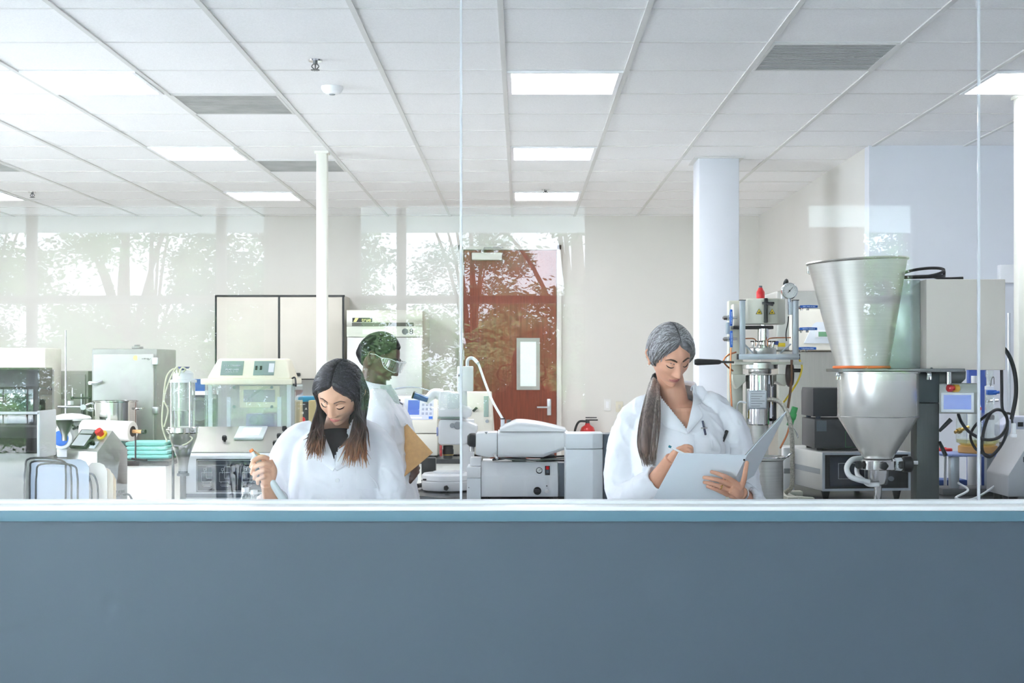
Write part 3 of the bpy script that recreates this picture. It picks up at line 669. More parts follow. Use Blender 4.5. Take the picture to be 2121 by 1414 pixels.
    b = MB(); b.cyl((x, y, BENCH), (x, y, Z(684, y)), .0065, seg=12); b.build('rod', mAlu, t)
    b = MB(); b.box(x - .1, x + .1, y - .06, y + .06, BENCH, BENCH + .012, .004); b.build('base', mBlack, t)
    b = MB(); b.tube([W(120, 842, y - .02), W(178, 843, y - .02)], .008, 8, smooth=False); b.cyl(W(172, 843, y - .045), W(172, 843, y), .02, seg=12)
    for k in (-1, 1): b.tube([W(178, 843 + 4 * k, y - .02), W(188, 843 + 8 * k, y - .02), W(193, 843 + 6 * k, y - .02)], .006, 6)
    b.build('clamp_arm', mAlu, t)
    b = MB(); b.cyl(W(173, 862, y - .03), W(173, 848, y - .03), .014, .014, 14); b.build('clamp_screw', mBlack, t)
    b = MB(); b.tube([W(147, 824, y), W(188, 824, y)], .006, 8, smooth=False); b.cyl(W(147, 824, y), W(152, 824, y), .011, seg=10); b.cyl(W(184, 824, y), W(188, 824, y), .011, seg=10); b.build('cross_bar', mBlack, t)
    b = MB(); b.cyl(W(146, 838, y - .01), W(146, 830, y - .01), .022, seg=14); b.tube([W(150, 803, y), W(150, 824, y)], .003, 6, smooth=False); b.build('boss_head', mAlu, t)
    # --- stock pot ---
    y = 9.95; x = X(240, y); r = S(45, y)
    t = thing('steel_pot', 'polished steel pot on the back counter in front of the oven', 'pot', (x, y - .02, BENCH))
    b = MB(); zt = Z(832, y); b.lathe([(r - .01, .0), (r, .012), (r, zt - BENCH), (r + .008, zt - BENCH + .004), (r + .008, zt - BENCH + .01), (r - .004, zt - BENCH + .01), (r - .006, .02), (.001, .018)], (x, y - .02, BENCH), seg=56); b.build('vessel', mSteelP, t)
    for k in (-1, 1): b = MB(); b.tube([(x + k * r, y - .06, zt - .05), (x + k * (r + .04), y - .06, zt - .045), (x + k * (r + .04), y + .02, zt - .045), (x + k * r, y + .02, zt - .05)], .006, 8); b.build('handle', mSteelP, t)
    # --- film roll on a wire holder ---
    y = 9.32; c0, c1 = W(174, 889, y + .08), W(275, 893, y - .03); rr = S(21, y)
    t = thing('film_roll', 'white roll of plastic film with a wooden rod on a wire holder', 'roll', ((c0.x + c1.x) / 2, y + .05, BENCH))
    d = (c1 - c0).normalized()
    b = MB(); b.cyl(c0, c1, rr, seg=40, bev=.004); b.build('film', mat('white_film', (238, 238, 232), .35, var=.02, scale=3, stretch=(1, 30, 30)), t)
    b = MB(); b.cyl(c1 - d * .01, c1 + d * .002, rr * .52, seg=24); b.build('core', mBlack, t)
    b = MB(); b.cyl(c0 - d * .02, c1 + d * .07, .012, seg=16); rd = b.build('rod', mat('wood_dowel', (214, 164, 108), .5, var=.1), t)
    b = MB(); b.cyl(c1 + d * .07, c1 + d * .095, .015, seg=16); b.build('end_cap', mBlack, rd)
    for q in (c0 + d * .01 + Vector((0, .0, 0)), c1 + d * .02):
        b = MB(); b.tube([q, Vector((q.x, q.y, BENCH + .006)), Vector((q.x + .09, q.y - .06, BENCH + .006)), Vector((q.x - .05, q.y + .1, BENCH + .006))], .0055, 8, smooth=False)
        b.build('wire_holder', mBlack, t)
    # --- turquoise pads ---
    y = 9.42
    for i in range(4):
        b = MB(); b.box(X(262 - 2 * i, y), X(350 - 4 * i, y), y + .01 * i, y + .3, BENCH + .0005 + i * .028, BENCH + .0275 + i * .028, .012)
        solo(b, 'absorbent_pad', mTeal, ['turquoise pad at the bottom of the stack beside the film roll', 'second turquoise pad up in the stack beside the film roll', 'third turquoise pad up in the stack beside the film roll', 'topmost turquoise pad of the stack beside the film roll'][i], 'pad', 'turquoise pads')
    # --- small mill: white plate, steel funnel, blue dial ---
    yb = 9.62
    t = thing('lab_mill', 'white bench mill with steel funnel and round blue dial behind the control box', 'mill', (X(150, yb), yb, BENCH))
    c = W(158, 856, 9.5)
    b = MB(); b.lathe([(.08, 0), (.125, .006), (.13, .02), (.12, .034), (.06, .05), (.001, .055)], (X(148, yb), yb, Z(872, yb)), seg=40); b.build('hopper_lid', mWhiteP, t)
    b = MB(); b.lathe([(.07, .0), (.062, -.01), (.022, -.10), (.02, -.14)], (X(143, yb), yb - .09, Z(868, yb)), seg=32); b.build('funnel', mSteel, t)
    b = MB(); b.box(X(122, yb), X(160, yb), yb - .06, yb + .12, BENCH, Z(872, yb), .015); b.build('body', mWhiteP, t)
    cc = W(128, 907, yb - .07); cc = Vector((cc.x, yb - .075, cc.z))
    b = MB(); b.lathe([(.075, .0), (.075, .012), (.066, .018), (.001, .019)], cc, '-Y', seg=40); dd = b.build('dial_rim', mWhiteP, t)
    b = MB(); b.lathe([(.052, .018), (.052, .022), (.001, .023)], cc, '-Y', seg=36); b.build('dial_face', mBlueP, dd)
    b = MB(); b.tube([W(150, 880, yb - .12), W(165, 888, yb - .16), W(178, 884, yb - .12)], .006, 8); b.cyl(W(152, 888, yb - .13), W(162, 884, yb - .17), .008, seg=10); b.build('crank', mBlack, t)
    # --- stainless touch-panel control box ---
    y = 6.0; th = math.radians(-33); c = Vector((X(201.5, y), y, BENCH)); w, dp = .195, .165; h1, h2 = Z(936, y) - BENCH, Z(890, y + .1) - BENCH
    M = Matrix.Translation(c) @ Matrix.Rotation(th, 4, 'Z')
    t = thing('control_box', 'stainless sloped control box with touch panel and red stop button', 'control box', c, th)
    b = MB(); b.prism([(0, .012), (0, h1), (dp * .5, h2), (dp, h1 + .005), (dp, .012)], -w, 0, 'X', .003); b.xf(M); b.build('case', mat('satin_steel', (190, 188, 182), .38, .85, var=.04, scale=9, stretch=(1, 1, 20)), t)
    sl = math.atan2(h2 - h1, dp * .5)
    def onslope(u, v, h=0): return M @ (Vector((-w * (1 - u), 0, h1)) + Matrix.Rotation(sl, 3, 'X') @ Vector((0, v * math.hypot(dp * .5, h2 - h1), h)))
    def slab(u0, u1, v0, v1, h0, h1_, bev=.002):
        L = math.hypot(dp * .5, h2 - h1); q = MB(); q.box(-w * (1 - u0), -w * (1 - u1), v0 * L, v1 * L, h0, h1_, bev)
        q.xf(M @ Matrix.Translation((0, 0, h1)) @ Matrix.Rotation(sl, 4, 'X')); return q
    f = slab(.07, .60, .10, .93, 0, .012, .003).build('panel_frame', mBlack, t)
    slab(.13, .54, .17, .66, .011, .0135, 0).build('screen', mat('lit_grey_screen', (196, 200, 204), .2, emit=.15), f)
    slab(.13, .54, .72, .88, .011, .0135, 0).build('key_strip', mat('silver_strip', (206, 208, 208), .3), f)
    n = (M.to_3x3() @ Matrix.Rotation(sl, 3, 'X') @ Vector((0, 0, 1)))
    p = onslope(.8, .74); b = MB(); b.cyl(p, p + n * .006, .024, seg=24); es = b.build('stop_ring', mYel, t)
    b = MB(); b.cyl(p + n * .006, p + n * .02, .012, seg=20); b.cyl(p + n * .02, p + n * .034, .018, .016, 24); b.build('stop_button', mRed, es)
    p = onslope(.76, .3); b = MB(); b.box(-.018, .018, -.018, .018, 0, .004); b.xf(Matrix.Translation(p) @ M.to_3x3().to_4x4() @ Matrix.Rotation(sl, 4, 'X')); b.build('switch_plate', mLightG, t)
    knob(p + n * .004, .012, .026, n, mBlack, t, 'selector_knob', 8)
    b = MB(); print_row(b, M @ Matrix.Translation((.0008, dp * .62, .075)) @ Matrix.Rotation(PI / 2, 4, 'Z'), .09, .013, 5); print_row(b, M @ Matrix.Translation((.0008, dp * .62, .056)) @ Matrix.Rotation(PI / 2, 4, 'Z'), .06, .005, 6); b.build('lettering', mInk, t)
    b = MB(); b.tube([M @ Vector((.0, dp * .8, .03)), M @ Vector((.04, dp * .8, .035)), M @ Vector((.05, dp * .75, .012)), M @ Vector((.08, dp * .6, .008))], .006, 8); b.tube([M @ Vector((0, dp * .85, .06)), M @ Vector((.03, dp * .9, .06)), M @ Vector((.045, dp * .9, .02)), M @ Vector((.03, dp * .5, .008))], .005, 8); b.build('power_cable', mRubber, t)
    feet(t, [(M @ Vector((u, v, 0))).to_2d() for u in (-w + .02, -.02) for v in (.02, dp - .02)], BENCH, BENCH + .014, .012)

def coater():
    # --- glass vessel with steel cone ---
    y = 6.10; x = X(379, y)
    t = thing('glass_reactor', 'tall glass cylinder vessel over a steel cone left of the coating machine', 'reactor', (x, y, BENCH))
    zl, zg, zc = Z(792, y), Z(883, y), Z(896, y)
    b = MB(); b.lathe([(.058, 0), (.058, .012), (.044, .014), (.044, .04), (.03, .052), (.001, .053)], (x, y, zl), seg=36); b.build('lid', mWhiteP, t)
    b = MB(); b.cyl((x, y, zl + .052), (x, y, zl + .06), .012, seg=16); b.cyl((x, y, zl + .06), (x, y, zl + .068), .024, .03, 20); b.build('lid_knob', mat('violet_knob', (96, 98, 150), .4), t)
    b = MB(); b.lathe([(.05, 0), (.05, zl - zg)], (x, y, zg), seg=40, cap=False); b.build('glass_cylinder', mGlassW, t)
    b = MB(); b.lathe([(.042, 0), (.042, zl - Z(850, y))], (x - .004, y, Z(850, y)), seg=36); b.build('filter_sleeve', mat('white_filter', (240, 239, 232), .6), t)
    for k in range(4):
        a = PI / 4 + k * PI / 2; b = MB(); p = (x + .056 * math.cos(a), y + .056 * math.sin(a)); b.cyl((p[0], p[1], zg - .02), (p[0], p[1], zl + .005), .004, seg=10); b.build('tie_rod', mSteelP, t)
    b = MB(); b.lathe([(.063, 0), (.066, .004), (.066, .024), (.063, .028)], (x, y, zc - .002), seg=40); b.cyl((x - .06, y - .045, zc + .012), (x + .06, y - .045, zc + .012), .005, seg=8); b.build('clamp_ring', mSteelP, t)
    b = MB(); zz = Z(958, y); b.lathe([(.060, 0), (.058, -.02), (.026, zz - zc + .02), (.02, zz - zc - .02), (.02, Z(975, y) - zc)], (x, y, zc), seg=40); b.build('cone', mSteel, t)
    b = MB(); b.lathe([(.026, 0), (.026, .01), (.02, .012), (.02, .03)], (x, y, Z(985, y)), seg=24); b.cyl((x, y, BENCH + .012), (x, y, Z(985, y)), .013, seg=20); b.cyl((x - .05, y + .03, BENCH + .01), (x - .05, y + .03, zc), .006, seg=10); b.cyl((x - .05, y + .03, Z(910, y)), (x - .0, y, Z(910, y)), .006, seg=8); b.build('outlet_pipe', mSteelD, t)
    b = MB(); b.box(x - .08, x + .06, y - .06, y + .07, BENCH, BENCH + .012, .003); b.build('base_plate', mBlack, t)
    m = mat('clear_tubing', (236, 232, 206), .3, var=.02)
    for pts in (((366, 776), (360, 764), (345, 780), (338, 830), (336, 880), (346, 915)), ((372, 776), (366, 760), (352, 785), (340, 826), (348, 850), (340, 884)), ((380, 772), (384, 764), (376, 762), (370, 778)), ((392, 900), (398, 908), (388, 918), (378, 922))):
        b = MB(); b.tube([W(q[0], q[1], y - .07) if i else Vector((W(q[0], q[1], y).x, y - .02, W(q[0], q[1], y).z)) for i, q in enumerate(pts)], .0035, 8); b.build('tube', m, t)
    # --- the coating machine ---
    y = 6.25; xa, xb = X(372, y), X(612, y)
    t = thing('coating_machine', 'white bench machine with sloped steel control panel and dark diagram front', 'machine', ((xa + xb) / 2, 6.5, BENCH))
    zb, z1, z2 = Z(1022, y), Z(945, y), Z(885, y + .26)
    b = MB(); b.prism([(y, BENCH + .02), (y, z1), (y + .02, z1 + .012), (y + .30, z2), (y + .335, z2), (y + .335, BENCH + .02)], xa + .006, xb, 'X', .006); b.build('base_housing', mWhiteM, t)
    # sloping steel panel lies on the slope
    L = math.hypot(.28, z2 - z1 - .012); sl = math.atan2(z2 - z1 - .012, .28); Ms = Matrix.Translation((0, y + .02, z1 + .012)) @ Matrix.Rotation(sl, 4, 'X')
    def slab(x0, x1, v0, v1, h0, h1, bev=.002): q = MB(); q.box(x0, x1, v0 * L, v1 * L, h0, h1, bev); q.xf(Ms); return q
    slab(xa + .012, xb - .006, .02, .99, 0, .004, .001).build('steel_panel', mat('panel_steel', (184, 181, 174), .5, .3, var=.03, scale=12), t)
    f = slab(X(470, y) , X(532, y), .46, .93, .004, .016, .004).build('touch_frame', mLightG, t)
    slab(X(483, y), X(521, y), .56, .84, .0155, .018, 0).build('screen', mScreenW, f)
    n = Ms.to_3x3() @ Vector((0, 0, 1))
    for px, v in ((452, .42), (571, .78), (566, .5), (564, .22)):
        p = Ms @ Vector((X(px, y), v * L, .004)); knob(p, .011, .026, n, mBlack, t, 'control_knob', 10)
    # front diagram panel
    pa, pc = X(407, y), X(606, y); za, zt = Z(1018, y), Z(950, y)
    b = MB(); b.box(pa, pc, y - .004, y + .001, za, zt); pn = b.build('diagram_panel', mNavy, t)
    b = MB(); e = .0012; yy = (y - .0052, y - .0038)
    def ln(x0, z0, x1, z1_):
        b.box(min(X(x0, y), X(x1, y)) - e / 2, max(X(x0, y), X(x1, y)) + e / 2, yy[0], yy[1], min(Z(z0, y), Z(z1_, y)) - e / 2, max(Z(z0, y), Z(z1_, y)) + e / 2)
    def rect(x0, z0, x1, z1_): ln(x0, z0, x1, z0); ln(x0, z1_, x1, z1_); ln(x0, z0, x0, z1_); ln(x1, z0, x1, z1_)
    for ox in (418, 455, 502, 552):
        rect(ox, 978, ox + 22, 997); rect(ox + 10, 966, ox + 22, 990); ln(ox + 3, 997, ox + 3, 1000); ln(ox + 19, 997, ox + 19, 1000); ln(ox + 2, 1004, ox + 20, 1004); ln(ox + 4, 1007, ox + 18, 1007)
        rect(ox + 4, 970, ox + 9, 974); ln(ox + 6, 974, ox + 6, 980)
    ln(411, 963, 470, 963); rect(409, 953, 604, 1016)
    b.build('line_diagram', mLine, pn)
    b = MB(); b.box(xa + .008, xb, y - .003, y + .002, Z(1030, y), zb); b.build('plinth', mDarkG, t)
    feet(t, [(u, v) for u in (xa + .03, xb - .03) for v in (y + .04, y + .3)], BENCH, BENCH + .022, .018)
    # the clear chamber standing behind the machine
    yc0, yc1 = y + .36, y + .60; t = thing('clear_chamber', 'clear acrylic bench chamber with a pale yellow hood behind the sloped panel machine', 'chamber', (X(516, yc0), (yc0 + yc1) / 2, BENCH)); zfl = BENCH + .012; ca, cb = X(424, yc0), X(611, yc0); zc = Z(797, yc0)
    b = MB(); th = .005
    b.box(ca, cb, yc0, yc0 + th, zfl, zc); b.box(ca, cb, yc1 - th, yc1, zfl, zc); b.box(ca, ca + th, yc0 + th, yc1 - th, zfl, zc); b.box(cb - th, cb, yc0 + th, yc1 - th, zfl, zc); b.build('acrylic_walls', mClear, t)
    b = MB(); b.box(ca, cb, yc0, yc1, BENCH, zfl, .002); b.build('floor_plate', mWhiteP, t)
    for px, pz in ((432, 797), (471, 822), (576, 822), (596, 797)):
        b = MB(); b.box(X(px - 4, yc0), X(px + 4, yc0), yc0 + .03, yc0 + .045, zfl, Z(pz, yc0)); b.build('white_upright', mWhiteP, t)
    b = MB(); b.box(X(482, yc0), X(567, yc0), yc0 + .16, yc0 + .166, Z(846, yc0), Z(800, yc0)); wf = b.build('window_frame', mCream, t)
    b = MB(); b.box(X(491, yc0), X(557, yc0), yc0 + .154, yc0 + .16, Z(834, yc0), Z(808, yc0)); b.build('label_window', mat('grey_lilac', (204, 202, 206), .5), wf)
    for px in (485, 563):
        for py in (802, 842): b = MB(); b.cyl(W(px, py, yc0 - .004), W(px, py, yc0 + .01), .007, seg=16); b.build('corner_bolt', mPanelG, t)
    b = MB(); b.tube([W(563, 802, yc0 + .06), W(545, 804, yc0 + .07), W(527, 815, yc0 + .08), W(508, 832, yc0 + .09)], .006, 8); b.build('spray_hose', mGlassW, t)
    b = MB(); b.box(X(500, yc0), X(560, yc0), yc0 + .1, yc0 + .2, zfl, Z(858, yc0), .008); b.cyl(W(525, 870, yc0 + .06), W(525, 870, yc0 + .1), .02, seg=24); b.build('spray_block', mat('lilac_block', (176, 168, 196), .4), t)
    # hood
    zh0, zh1 = Z(796, yc0), Z(784, yc0); zt = Z(742, yc0)
    b = MB(); b.box(X(417, yc0), X(607, yc0), yc0 - .02, yc1 + .02, zh0, zh1, .005); b.build('hood_brim', mCream, t)
    A = [(X(428, yc0), yc0 - .008), (X(602, yc0), yc0 - .008), (X(602, yc0), yc1), (X(428, yc0), yc1)]; B = [(X(447, yc0), yc0 + .05), (X(589, yc0), yc0 + .05), (X(589, yc0), yc1 - .04), (X(447, yc0), yc1 - .04)]
    q = bmesh.new(); va = [q.verts.new((p[0], p[1], zh1 - .002)) for p in A]; vb = [q.verts.new((p[0], p[1], zt)) for p in B]
    q.faces.new(list(reversed(va))); q.faces.new(vb)
    for i in range(4): q.faces.new((va[i], va[(i + 1) % 4], vb[(i + 1) % 4], vb[i]))
    bmesh.ops.recalc_face_normals(q, faces=q.faces); bmesh.ops.bevel(q, geom=list(q.edges), offset=.012, segments=3, profile=.5, affect='EDGES')
    b = MB(); b.merge(q); b.build('hood', mCream, t)
    hs = math.atan2(.058, zt - zh1); Mh = Matrix.Translation((0, yc0 - .008, zh1)) @ Matrix.Rotation(-hs, 4, 'X'); LL = math.hypot(.058, zt - zh1)
    def hp(x0, x1, v0, v1, d, m, nm, par): q = MB(); q.box(x0, x1, -d, .001, v0 * LL, v1 * LL); q.xf(Mh); return q.build(nm, m, par)
    p1 = hp(X(456, yc0), X(502, yc0), .17, .86, .002, mPanelG, 'left_badge', t); p2 = hp(X(524, yc0), X(567, yc0), .17, .86, .002, mPanelG, 'switch_badge', t)
    b = MB(); b.text('P.C.R. CHAMBER', Mh @ Matrix.Translation((X(479, yc0), -.003, .62 * LL)) @ FACE, .0105); b.text('PLAS', Mh @ Matrix.Translation((X(472, yc0), -.003, .43 * LL)) @ FACE, .0135); b.text('LABS', Mh @ Matrix.Translation((X(487, yc0), -.003, .43 * LL)) @ FACE, .0135); b.text('LANSING, MI. USA', Mh @ Matrix.Translation((X(479, yc0), -.003, .32 * LL)) @ FACE, .0078); b.build('lettering', mLine, p1)
    for k in (529.5, 539): hp(X(k, yc0) - .005, X(k, yc0) + .005, .42, .6, .006, mBlack, 'rocker_switch', p2)
    hp(X(555, yc0), X(566, yc0), .3, .74, .0035, mWhiteP, 'label', p2)
    b = MB(); b.tube([(X(604, yc0), yc0, zh1), (X(611, yc0), yc0, zh1 + .004), (X(613, yc0), yc0, zh0 - .01)], .004, 8); b.cyl((X(609, yc0), yc0 - .01, zh0 - .002), (X(609, yc0), yc0 + .02, zh0 - .002), .006, seg=10); b.build('latch', mBlack, t)
    # --- teal pump controller and carton behind the young woman's shoulder ---
    y = 7.0; a, c = X(613, y), X(652, y)
    t = thing('pump_controller', 'teal topped pump controller with black keypad and red button beside the coating machine', 'pump', ((a + c) / 2, y + .08, BENCH))
    b = MB(); b.box(a, c, y + .004, y + .18, BENCH, Z(832, y), .004); b.build('case', mBlack, t)
    b = MB(); b.box(a - .002, c + .012, y - .004, y + .19, Z(832, y), Z(821, y), .008); b.build('teal_top', mTealP, t)
    b = MB(); b.box(a + .002, c - .004, y, y + .005, Z(905, y), Z(833, y)); kp = b.build('keypad', mat('keypad_black', (44, 48, 54), .4), t)
    b = MB(); zz = Z(846, y)
    def tri(cx, cz, r, s_): b.prism([(cx - r, cz + r * .8 * s_), (cx + r, cz + r * .8 * s_), (cx, cz - r * s_)], y - .001, y + .001)
    tri(X(619, y), zz, .006, 1); tri(X(634, y), zz, .006, -1); b.box(X(624.5, y), X(629, y), y - .001, y + .001, Z(857, y), Z(852.5, y)); print_row(b, Matrix.Translation((X(627, y), y - .0005, Z(837, y))), .026, .004, 2); b.build('key_symbols', mLine, kp)
    b = MB(); b.cyl((X(627, y), y - .006, Z(869, y)), (X(627, y), y, Z(869, y)), .014, seg=24); b.build('stop_button', mRed, kp)
    y = 6.895
    b = MB(); b.box(X(639, y), X(639, y) + .12, y, y + .085, BENCH, Z(829, y), .003); solo(b, 'carton', mat('manila_card', (218, 196, 140), .7, var=.04), 'manila cardboard carton beside the teal pump controller', 'box')
    # --- fan unit and photo card on the back counter, seen between vessel and coater ---
    y = 9.5
    t = thing('fan_unit', 'dark grey fan unit on the back counter behind the glass vessel', 'fan', (X(408, y), y + .15, BENCH))
    b = MB(); b.box(X(372, y), X(432, y), y, y + .3, BENCH, Z(818, y), .008); b.build('case', mat('fan_grey', (92, 96, 100), .4), t)
    b = MB(); b.lathe([(.085, 0), (.09, .004), (.09, .012), (.07, .014), (.068, .006), (.001, .004)], (X(412, y), y, Z(850, y)), '-Y', seg=36); b.build('fan_grille', mSteelD, t)
    b = MB(); b.box(X(372, y), X(432, y), y - .01, y + .31, Z(818, y), Z(810, y), .003); b.build('lid', mWhiteM, t)
    b = MB(); b.box(X(396, y), X(420, y), y + .06, y + .075, Z(810, y) , Z(785, y), .001); bk = solo(b, 'picture_card', mat('blue_card', (44, 84, 140), .5, var=.35, scale=14), 'small blue picture card standing on the fan unit', 'card')
    # --- clear sample bottles on the near bench ---
    for i, (px, py, l) in enumerate(((508, 1009, 'clear sample bottle with white cap in front of the diagram panel'), (526, 1014, 'clear sample bottle with white cap nearest the raised hand'))):
        y = 5.86; x = X(px, y); zt = Z(py, y)
        t = thing('sample_bottle', l, 'bottle', (x, y, BENCH), group='sample bottles')
        b = MB(); b.lathe([(.022, 0), (.024, .004), (.024, zt - BENCH - .05), (.014, zt - BENCH - .03), (.014, zt - BENCH - .018)], (x, y, BENCH), seg=28); b.build('body', mGlassW, t)
        b = MB(); b.lathe([(.0155, 0), (.0155, .018), (.001, .0185)], (x, y, zt - .019), seg=24); b.build('cap', mWhiteP, t)
left_side(); coater()
# =================== CENTRE ===================
def center():
    bench('back_bench', 'black topped back bench under the grey oven at left', X(-160, 9.25), X(352, 9.25), 9.22, 10.95)
    bench('back_counter', 'black topped counter under the analyzer with the blue screen', X(790, 9.45), X(1012, 9.45), 9.43, 10.4)
    # rounded island counter
    cx, cy, rx, ry = .42, 7.12, 1.06, .72
    pts = [(cx + rx * math.cos(a), cy + ry * math.sin(a)) for a in [PI / 2 + PI * i / 40 for i in range(41)]] + [(.84, cy - ry), (.84, cy + ry)]
    t = thing('island_counter', 'black topped counter with a rounded end under the microscope', 'counter', (.3, 7.1, 0))
    b = MB(); b.prism(pts, BENCH - .034, BENCH, 'Z', .004); b.build('worktop', mTop, t)
    b = MB(); b.prism([(cx + (u - cx) * .93, cy + (v - cy) * .93) for u, v in pts], 0, BENCH - .034, 'Z'); b.build('base_cabinet', mCab, t)
    # analyzer with slanted face
    y = 9.6; a, c = X(806, y), X(906, y)
    t = thing('screen_analyzer', 'beige analyzer with a slanted blue screen behind the man', 'analyzer', ((a + c) / 2, y + .2, BENCH))
    za, zb, zt = Z(938, y), Z(897, y), Z(822, y)
    b = MB(); b.prism([(y, BENCH + .012), (y, zb - .004), (y + .4, zb - .004), (y + .4, BENCH + .012)], a, c, 'X', .006); b.build('base_unit', mOffice, t)
    b = MB(); b.prism([(y - .01, zb), (y - .01, Z(872, y)), (y + .09, zt), (y + .14, zt + .01), (y + .4, zt + .01), (y + .4, zb)], a, c, 'X', .008); b.build('head', mOffice, t)
    q0, q1 = Vector((0, y - .01, Z(872, y))), Vector((0, y + .09, zt)); sl = math.atan2(q1.z - q0.z, .1); L = (q1 - q0).length; Ms = Matrix.Translation(q0) @ Matrix.Rotation(sl, 4, 'X')
    def slab(x0, x1, v0, v1, h0, h1, bev=.0): q = MB(); q.box(x0, x1, v0 * L, v1 * L, h0, h1, bev); q.xf(Ms); return q
    f = slab(X(836, y), X(897, y), .06, .92, -.002, .005, .002).build('control_panel', mat('panel_lilac', (204, 208, 222), .35), t)
    slab(X(844, y), X(868, y), .25, .84, .004, .007).build('screen', mScreenB, f)
    for i in range(3):
        for j in range(3): slab(X(873 + 8 * i, y), X(878 + 8 * i, y), .25 + .18 * j, .34 + .18 * j, .004, .007).build('key', mat('key_grey', (150, 156, 178), .4), f)
    slab(X(844, y), X(874, y), .1, .16, .004, .006).build('key_row', mLine, f); slab(X(888, y), X(896, y), .08, .18, .004, .006).build('badge', mBlueP, f)
    b = MB(); b.box(a - .004, X(830, y), y - .03, y - .006, Z(890, y), Z(826, y), .006); g = b.build('tinted_cover', mat('tinted_cover', (70, 68, 72), .2, var=.1), t)
    b = MB(); b.box(a + .02, X(826, y), y - .034, y - .029, Z(848, y), Z(838, y)); b.box(a + .03, X(824, y), y - .034, y - .029, Z(860, y), Z(852, y)); b.build('inner_rack', mPanelG, g)
    b = MB(); b.sheet(lambda u, v: (a + u * (c - a) * .97, y + .12 + .2 * v, zt + .01 + .055 * (math.sin(PI * min(1, .12 + u * .95)) ** .5) * (1 - .2 * v)), 24, 6, .004); b.build('clear_lid', clear_mat('blue_acrylic', (226, 234, 250), .08, .15, (220, 228, 250)), t)
    feet(t, [(u, v) for u in (a + .04, c - .04) for v in (y + .05, y + .35)], BENCH, BENCH + .014, .018)
    # second beige instrument
    y = 9.75; a, c = X(930, y), X(1019, y); zt = Z(812, y)
    t = thing('cream_instrument', 'cream bench instrument with a dark side panel behind the microscope', 'instrument', ((a + c) / 2, y + .2, BENCH))
    b = MB(); b.prism([(a, BENCH + .01), (c + .02, BENCH + .01), (c - .01, zt), (a, zt)], y, y + .4, 'Y', .008); b.build('case', mOffice, t)
    b = MB(); b.box(X(1002, y), X(1012, y), y - .006, y, Z(863, y), Z(820, y), .002); sp = b.build('dark_panel', mPanelG, t)
    b = MB(); b.cyl((X(1009, y), y - .014, Z(872, y)), (X(1009, y), y, Z(872, y)), .012, seg=16); b.build('dial', mGreyP, t)
    b = MB(); b.prism([(X(978, y), Z(850, y)), (X(986, y), Z(842, y)), (X(990, y), Z(845, y)), (X(982, y), Z(853, y))], y - .03, y); b.build('key_lever', mBlack, t)
    feet(t, [(u, v) for u in (a + .04, c - .04) for v in (y + .05, y + .35)], BENCH, BENCH + .012, .018)

